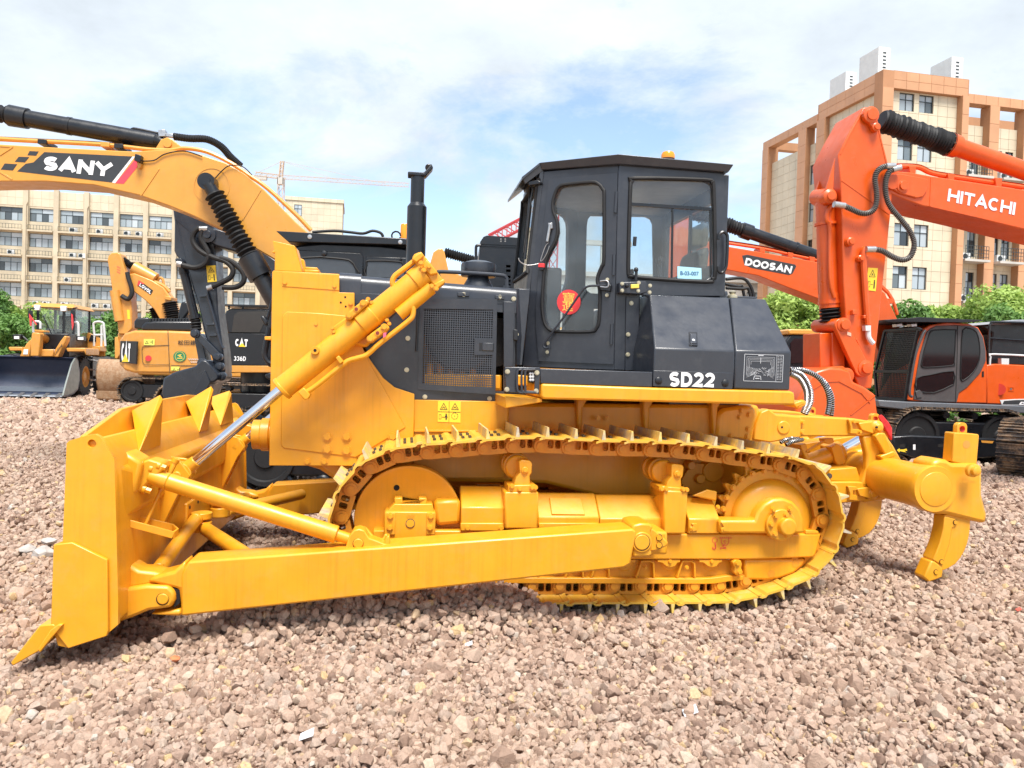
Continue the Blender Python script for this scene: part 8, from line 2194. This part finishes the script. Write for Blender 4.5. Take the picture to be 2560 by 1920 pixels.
for (x, y) in ((1245, 432), (1272, 865), (1145, 308), (1180, 830)):
    s = S().px(HT, R5, [(x-30, y-12), (x+30, y-12), (x+30, y+12), (x-30, y+12)] if x > 1200 else [(x-17, y-17), (x+17, y-17), (x+17, y+17), (x-17, y+17)], WH-.07, WH); part('pipe_clamp', s, O_, hst, .006)
s = S().tube([HT.P(R5, *p, WH-.06) for p in [(1275, 930), (1276, 985), (1280, 1020), (1300, 1050), (1312, 1062)]], .035, 8, 3); s.px(HT, R5, [(1255, 930), (1296, 930), (1294, 968), (1258, 968)], WH-.1, WH-.02); part('shut_off_valve', s, M['roof_white'], hst)
s = S().px(HT, R5, [(1186, 1030), (1198, 1026), (1218, 1070), (1206, 1076)], WH-.04, WH); part('small_tab', s, O_, hst, .003)
warn_sticker(hst, HT, R4, [(903, 1437), (963, 1440), (950, 1581), (893, 1574)], WH-.003)
# its track at the right edge, turned away from the boom
HC = Frame(ground_at(R6, 1475, 1490, gh)[:2], R(46))
for w0_, w1_ in ((-.3, .35), (-2.9, -2.3)): crawler(ht, HC, -.1, 4.4, w0_, w1_, gz(HC.o.x, HC.o.y)-.03, 1.02, mframe=M['dust_steel'])
s = S().box(HC, 1.2, 3.2, -2.3, -.3, gh+.3, gh+.8); s.cyl(HC.W(2.2, -1.3, gh+.75), HC.W(2.2, -1.3, gh+1.2), .65, n=24); part('car_body', s, M['black'], ht, .02)
bf = HT.P(R4, 2900, 1600, 0); lbf = HT.loc(bf).x
s = S().box(HT, lbf-.8, lbf+3.2, -1.3, 1.4, gh+1.2, gh+2.2); part('house', s, O_, ht, .06)

# ---- orange excavator with mesh guarded cab, further back
DO = Frame(at_depth(R6, 1000, 900, 16.6)[:2], R(5))
gdo = gz(DO.o.x, 16)
do_ = thing('excavator', DO, 'orange and grey excavator with mesh cab guard, right of the upright orange stick', 'excavator')
WD = -.26
s = S().px(DO, R5, [(40, 330), (200, 338), (400, 372), (930, 465), (1200, 545), (1400, 690), (1490, 880), (1560, 1100), (1380, 1200), (1320, 1040), (1180, 860), (945, 745), (700, 655), (460, 560), (200, 512), (40, 490)], WD, -WD); dbm = part('boom', s, O_, do_, .014)
s = S().px(DO, R5, [(342, 412), (380, 405), (735, 478), (743, 492), (715, 545), (690, 556), (410, 503), (358, 478)], WD-.004, WD); dd_ = part('decal', s, dm_, dbm, .002, label='charcoal shield decal with white letters')
block('decal_lettering', 'DOOSAN', M['white'], dd_, DO, R5, (358, 482), (702, 545), (372, 428), WD-.005, .26, .06, .003)
for yo, wv in ((0, -.1), (-12, .1)):
    s = S().tube([DO.P(R5, *p, wv) for p in [(60, 300+yo), (245, 322+yo), (500, 362+yo), (700, 405+yo), (930, 455+yo), (1200, 530+yo), (1420, 690+yo), (1490, 850+yo)]], .03, 8, 3); part('oil_pipe', s, O_, dbm)
for x, y in ((490, 372), (700, 408), (860, 440), (1440, 750)):
    s = S().px(DO, R5, [(x-18, y-22), (x+22, y-16), (x+20, y+18), (x-16, y+14)], -.16, .16); part('pipe_clamp', s, O_, dbm, .006)
pA, pB_ = DO.P(B3, 1200, 420, 0), DO.P(R5, 1250, 540, 0)
ax = lambda t_: pA.lerp(pB_, t_)
ta = (DO.loc(DO.P(R5, 355, 215, 0)).x-DO.loc(pA).x)/(DO.loc(pB_).x-DO.loc(pA).x)
bellows('bellows', do_, ax(.0), ax(ta), .155, 22, rough=.2)
s = S().cyl(ax(ta-.01), ax(1), .13, n=26); s.cyl(ax(ta-.012), ax(ta+.04), .165, n=26); s.cyl(ax(.6), ax(.61), .145, n=26); part('stick_cylinder', s, M['black'], do_)
s = S().px(DO, B3, [(1030, 560), (1050, 470), (1110, 418), (1180, 408), (1215, 470), (1260, 590), (1360, 620), (1370, 760), (1300, 840), (1250, 1100), (1180, 1400), (1090, 1400), (1040, 1000)], WD-.02, -WD+.02); dst = part('stick', s, O_, do_, .02)
coil_hose([DO.P(B3, *p, WD-.12) for p in [(1340, 600), (1270, 590), (1245, 640), (1260, 740), (1310, 800)]], .05, 30, do_)
s = S().px(DO, B3, [(1150, 1380), (1000, 1400), (960, 1550), (1000, 1700), (1150, 1720), (1240, 1600), (1230, 1420)], -.55, .55); part('bucket', s, O_, do_, .03)
# cab body
WQ = -1.32
s = S().px(DO, R6, [(618, 905), (640, 700), (690, 500), (745, 372), (800, 338), (940, 318), (1090, 328), (1165, 358), (1205, 430), (1226, 540), (1230, 640), (1228, 930), (1000, 925), (680, 912)], WQ, -.25); dcab = part('cab', s, O_, do_, .02)
dkg = paint('warm_grey_paint', (.075, .07, .072), rough=.4, streak=.1, coat=.1, dust=.03)
s = S().px(DO, R6, [(676, 900), (690, 760), (725, 560), (775, 395), (800, 368), (850, 345), (1000, 340), (1100, 345), (1160, 362), (1200, 430), (1222, 540), (1222, 610), (1180, 700), (1080, 810), (1020, 850), (1003, 922), (760, 915)], WQ-.02, WQ+.02); ddr = part('cab_door', s, dkg, dcab, .01)
for nm, po in (('window_pane', [(735, 630), (760, 520), (800, 400), (830, 378), (985, 375), (992, 400), (982, 615), (965, 645), (770, 660), (740, 650)]), ('window_pane', [(1035, 560), (1048, 378), (1100, 366), (1150, 395), (1172, 480), (1172, 600), (1130, 690), (1060, 752), (1030, 740)]), ('window_pane', [(702, 740), (800, 715), (975, 688), (978, 780), (960, 795), (830, 850), (700, 830)])):
    s = S().px(DO, R6, po, WQ-.028, WQ-.015); part(nm, s, plain('dark_cab_glass', (.012, .010, .012), .12), ddr); seal(DO, R6, po, WQ-.028, .012, ddr, sm=2)
s = S(); stroke(s, DO, R6, [(1008, 345), (1005, 560), (992, 925)], 5, WQ-.024, .01); part('door_gap', s, M['hole'], ddr)
s = S().px(DO, R6, [(690, 840), (720, 828), (745, 850), (740, 885), (700, 890)], WQ-.04, WQ-.02); part('door_lock', s, dkg, ddr, .006)
s = S().px(DO, R6, [(1192, 690), (1206, 688), (1206, 730), (1192, 730)], WQ-.008, WQ+.01); part('flap_recess', s, M['hole'], dcab)
s = S().tube([DO.P(R6, *p, WQ-.08) for p in [(765, 380), (740, 420), (690, 560), (655, 760), (645, 860), (665, 880)]], .028, 8, 4); part('hand_rail', s, dkg, dcab)
# front mesh guard: frame, wires
gf = [(460, 382), (712, 366), (640, 690), (612, 905), (402, 890), (385, 700)]
wfn = -1.45
FA, FB = DO.P(R6, 400, 700, -.45), DO.P(R6, 640, 700, -1.42)
GFm = frame_through(FA, FB)
G = lambda x, y, w=0: GFm.P(R6, x, y, w)
s = S()
for a, b_ in zip(gf, gf[1:]+gf[:1]): s.bar(G(*a), G(*b_), .05, .05)
s.bar(G(385, 690), G(640, 690), .05, .06); s.bar(G(712, 366), G(735, 380), .05, .05)
grd = part('guard_frame', s, M['black'], do_, .004)
s = S()
def lerp2(a, b_, t_): return (a[0]+(b_[0]-a[0])*t_, a[1]+(b_[1]-a[1])*t_)
for k in range(1, 22):
    t_ = k/22; s.bar(G(*lerp2(gf[0], gf[5], t_)), G(*lerp2(gf[1], gf[2], t_)), .012, .012); s.bar(G(*lerp2(gf[0], gf[1], t_)), G(*lerp2(gf[5], gf[2], t_)), .012, .012)
for k in range(1, 14):
    t_ = k/14; s.bar(G(*lerp2(gf[5], gf[4], t_)), G(*lerp2(gf[2], gf[3], t_)), .012, .012)
for k in range(1, 22):
    t_ = k/22; s.bar(G(*lerp2(gf[5], gf[2], t_)), G(*lerp2(gf[4], gf[3], t_)), .012, .012)
wm = part('guard_mesh', s, M['black'], grd, smooth=0); wm['kind'] = 'stuff'
s = S().hull([G(480, 400, .12), G(700, 390, .12), G(640, 880, .12), G(420, 880, .12), G(480, 400, .6), G(420, 880, .6)]); part('cab_front', s, plain('front_glass', (.05, .055, .06), .06), dcab)
s = S().px(DO, R6, [(452, 300), (700, 283), (720, 280), (1200, 302), (1195, 310), (1085, 320), (480, 316)], -1.5, -.1); part('roof_plate', s, M['black'], do_, .006)
for x in (570, 680):
    s = S().px(DO, R6, [(x-25, 330), (x+22, 326), (x+24, 352), (x-22, 355)], -1.3, -1.15); part('roof_lamp', s, M['steel'], dcab, .01)
# engine side
s = S().px(DO, R6, [(1228, 640), (1300, 632), (1900, 660), (1900, 955), (1228, 932)], WQ, 1.3); dhs = part('engine_house', s, O_, do_, .02)
s = S().px(DO, R6, [(1240, 640), (1270, 400), (1180, 345), (1500, 300), (1900, 290), (1900, 655), (1300, 640)], -1.1, 1.2); part('hood', s, M['black'], do_, .03)
s = S().px(DO, R6, [(1160, 340), (1440, 300), (1900, 290), (1900, 310), (1440, 330)], -1.25, 1.25); part('hood_lid', s, plain('sky_grey', (.30, .33, .37), .3), do_, .01)
s = S().tube([DO.P(R6, *p, -1.28) for p in [(1240, 640), (1245, 380), (1260, 330), (1300, 318), (1700, 330)]], .025, 8, 3); s.tube([DO.P(R6, *p, -1.28) for p in [(1250, 438), (1700, 470)]], .018, 8); part('hand_rail', s, M['black'], do_)
s = S().tube([DO.P(R6, *p, -1.3) for p in [(1250, 640), (1255, 580), (1280, 560), (1700, 580)]], .02, 8, 3); s.px(DO, R6, [(1338, 590), (1396, 592), (1394, 650), (1340, 648)], -1.3, -1.2); part('tool_box', s, M['roof_white'], do_)
s = S().px(DO, R6, [(1328, 905), (1440, 898), (1900, 890), (1900, 950), (1342, 942)], WQ-.012, WQ); dp = part('decal', s, M['roof_white'], dhs, .002)
s = S().px(DO, R6, [(1358, 912), (1445, 905), (1900, 898), (1900, 946), (1345, 938)], WQ-.014, WQ-.01); part('decal_band', s, dm_, dp)
block('decal_lettering', 'D', M['white'], dp, DO, R6, (1468, 940), (1512, 942), (1484, 918), WQ-.016, .3, .1, .003)
s = S().cyl(DO.P(R6, 1320, 825, WQ-.006), DO.P(R6, 1320, 825, WQ+.01), .115, n=28); part('red_seal_print', s, plain('faded_red', (.62, .04, .02), .5), dhs)
s = S().px(DO, R6, [(1392, 805), (1434, 806), (1434, 840), (1392, 838)], WQ-.008, WQ, holes=[[(1399, 811), (1428, 812), (1428, 834), (1399, 833)]]); part('flap_latch', s, O_, dhs)
s = S().px(DO, R6, [(1405, 816), (1418, 816), (1418, 830), (1405, 830)], WQ-.012, WQ); part('key_lock', s, M['steel'], dhs)
s = S().px(DO, R6, [(408, 905), (640, 918), (1228, 938), (1900, 962), (1900, 1015), (1228, 1000), (650, 985), (415, 955)], WQ-.12, 1.4); part('side_beam', s, paint('blue_grey_beam', (.11, .12, .135), rough=.3, streak=.1, coat=.3), do_, .02)
s = S().px(DO, R6, [(430, 970), (930, 985), (930, 1060), (470, 1060)], -.7, .7); part('slew_ring', s, M['black'], do_, .02)
xd0, xd1 = DO.loc(DO.P(R6, 505, 1200, -1.6)).x, DO.loc(DO.P(R6, 1560, 1200, -1.6)).x
for w0_, w1_ in ((-1.65, -1.05), (1.05, 1.65)): crawler(do_, DO, xd0, xd1, w0_, w1_, gdo-.02, 1.12)
s = S().px(DO, R6, [(520, 1180), (660, 1170), (1380, 1200), (1370, 1330), (1200, 1345), (680, 1345), (520, 1290)], -1.70, -1.2); tfr = part('track_guard', s, M['black'], do_, .03)
s = S().px(DO, R6, [(550, 1283), (570, 1270), (572, 1278), (600, 1278), (622, 1272), (628, 1288), (605, 1286), (622, 1300), (600, 1296), (572, 1290), (568, 1300)], -1.706, -1.70); part('arrow_mark', s, M['sticker'], tfr)
s = S().px(DO, R6, [(672, 1240), (690, 1240), (690, 1280), (672, 1280)], -1.704, -1.70); part('white_label', s, M['white'], tfr)
s = S().px(DO, R6, [(1185, 1210), (1280, 1215), (1270, 1232), (1190, 1226)], -1.704, -1.70); part('yellow_mark', s, M['amber'], tfr)
for x in (590, 880):
    s = S().px(DO, R6, [(x-20, 1238), (x+18, 1238), (x+18, 1262), (x-20, 1262)], -1.703, -1.69); part('frame_slot', s, M['hole'], tfr)
s = S().box(DO, xd0+1.4, xd1-1.4, -1.1, 1.1, gdo+.35, gdo+.85); part('car_body', s, M['black'], do_, .02)

# ---- black and yellow cab glimpsed behind
YK = Frame(at_depth(R5, 800, 1100, 22)[:2], R(6))
yk_ = thing('excavator', YK, 'small black excavator cab with yellow roof between bulldozer tank and orange stick', 'excavator')
gy = gz(YK.o.x, 22)
s = S().px(YK, R5, [(655, 1060), (700, 995), (1100, 1000), (1100, 1500), (655, 1500)], -.8, .4); ycb = part('cab', s, M['black'], yk_, .04)
s = S().px(YK, R5, [(680, 965), (700, 955), (1100, 965), (1100, 1003), (690, 995)], -.85, .5); part('cab_roof', s, M['sany'], ycb, .03)
s = S().px(YK, R5, [(700, 1060), (730, 1025), (890, 1028), (885, 1200), (705, 1210)], -.82, -.79); part('window_pane', s, plain('plum_glass', (.03, .015, .016), .06), ycb)
for k in range(6):
    s = S().px(YK, R5, [(632+k*9, 962), (638+k*9, 962), (668+k*6, 1020), (660+k*6, 1022)], -.3, -.2); part('louvre', s, M['black'], ycb)
s = S().px(YK, R5, [(600, 1260), (1250, 1270), (1250, 1400), (600, 1400)], -.9, 1.4); part('house', s, M['sany'], yk_, .04)
for w0_, w1_ in ((-1.2, -.7), (1.0, 1.5)): crawler(yk_, YK, -2.0, 2.0, w0_, w1_, gy-.02, .85)

# ---- loose things on the gravel
def lump(name, label, cat, c, x, y, r, mat, seed, flat=.6):
    p = ground_at(c, x, y, 0); p.z = gz(p.x, p.y); p = ground_at(c, x, y, p.z); rs_ = random.Random(seed); s = S()
    pts = []
    for k in range(26):
        v = V((rs_.gauss(0, 1), rs_.gauss(0, 1), rs_.gauss(0, 1))).normalized()*rs_.uniform(.8, 1.1)
        pts.append(p + V((v.x*r, v.y*r*.8, r*flat*.5 + v.z*r*flat)))
    s.hull(pts); o = part(name, s, mat, None, r*.05, smooth=20); return tag(o, label, cat)
chunk = plain('broken_concrete', (.42, .39, .36), .9, 0, .2, 14, .4)
lump('concrete_chunk', 'large pale broken concrete chunk against the blade end', 'rubble', B1, 225, 1020, .11, chunk, 3, .62)
lump('concrete_chunk', 'pale concrete chunk left of the larger one beside the blade', 'rubble', B1, 145, 1000, .09, chunk, 5, .6)
lump('concrete_chunk', 'small pale concrete piece on top behind the other chunks', 'rubble', B1, 250, 950, .08, chunk, 8, .5)
lump('red_stone', 'rust red stone in front of the blade corner', 'stone', B1, 905, 1560, .035, plain('rust_stone', (.50, .17, .07), .85, 0, .3, 20, .4), 9)
lump('yellow_stone', 'ochre yellow stone near the lower right of the bulldozer', 'stone', DD, 1650, 1503, .03, plain('ochre_stone', (.62, .44, .13), .8, 0, .2, 20, .3), 12)
for (nm, lab, c, x, y, r, col) in (('paper_scrap', 'white paper scrap lying right of centre in the foreground', DD, 1490, 1537, .04, (.8, .82, .85)), ('paper_scrap', 'white paper scrap near the left foreground', DD, 662, 1588, .035, (.8, .83, .86)), ('paper_scrap', 'tiny white scrap lower centre below the push arm', DD, 1012, 1392, .025, (.78, .8, .82)), ('plastic_scrap', 'small red plastic scrap at the right edge', DD, 2200, 1317, .02, (.6, .1, .06))):
    p = ground_at(c, x, y, 0); p = ground_at(c, x, y, gz(p.x, p.y)+.035)
    s = S(); a = V((r, .2*r, .3*r)); b_ = V((-.2*r, .6*r, .12*r))
    s.prism([p-a-b_, p+a*.8-b_, p+a+b_*.7+V((0, 0, r*.3)), p-a*.7+b_], V((0, 0, .003))); o = part(nm, s, plain(nm+'_mat', tuple(v*.8 for v in col), .6), None); tag(o, lab, 'litter')
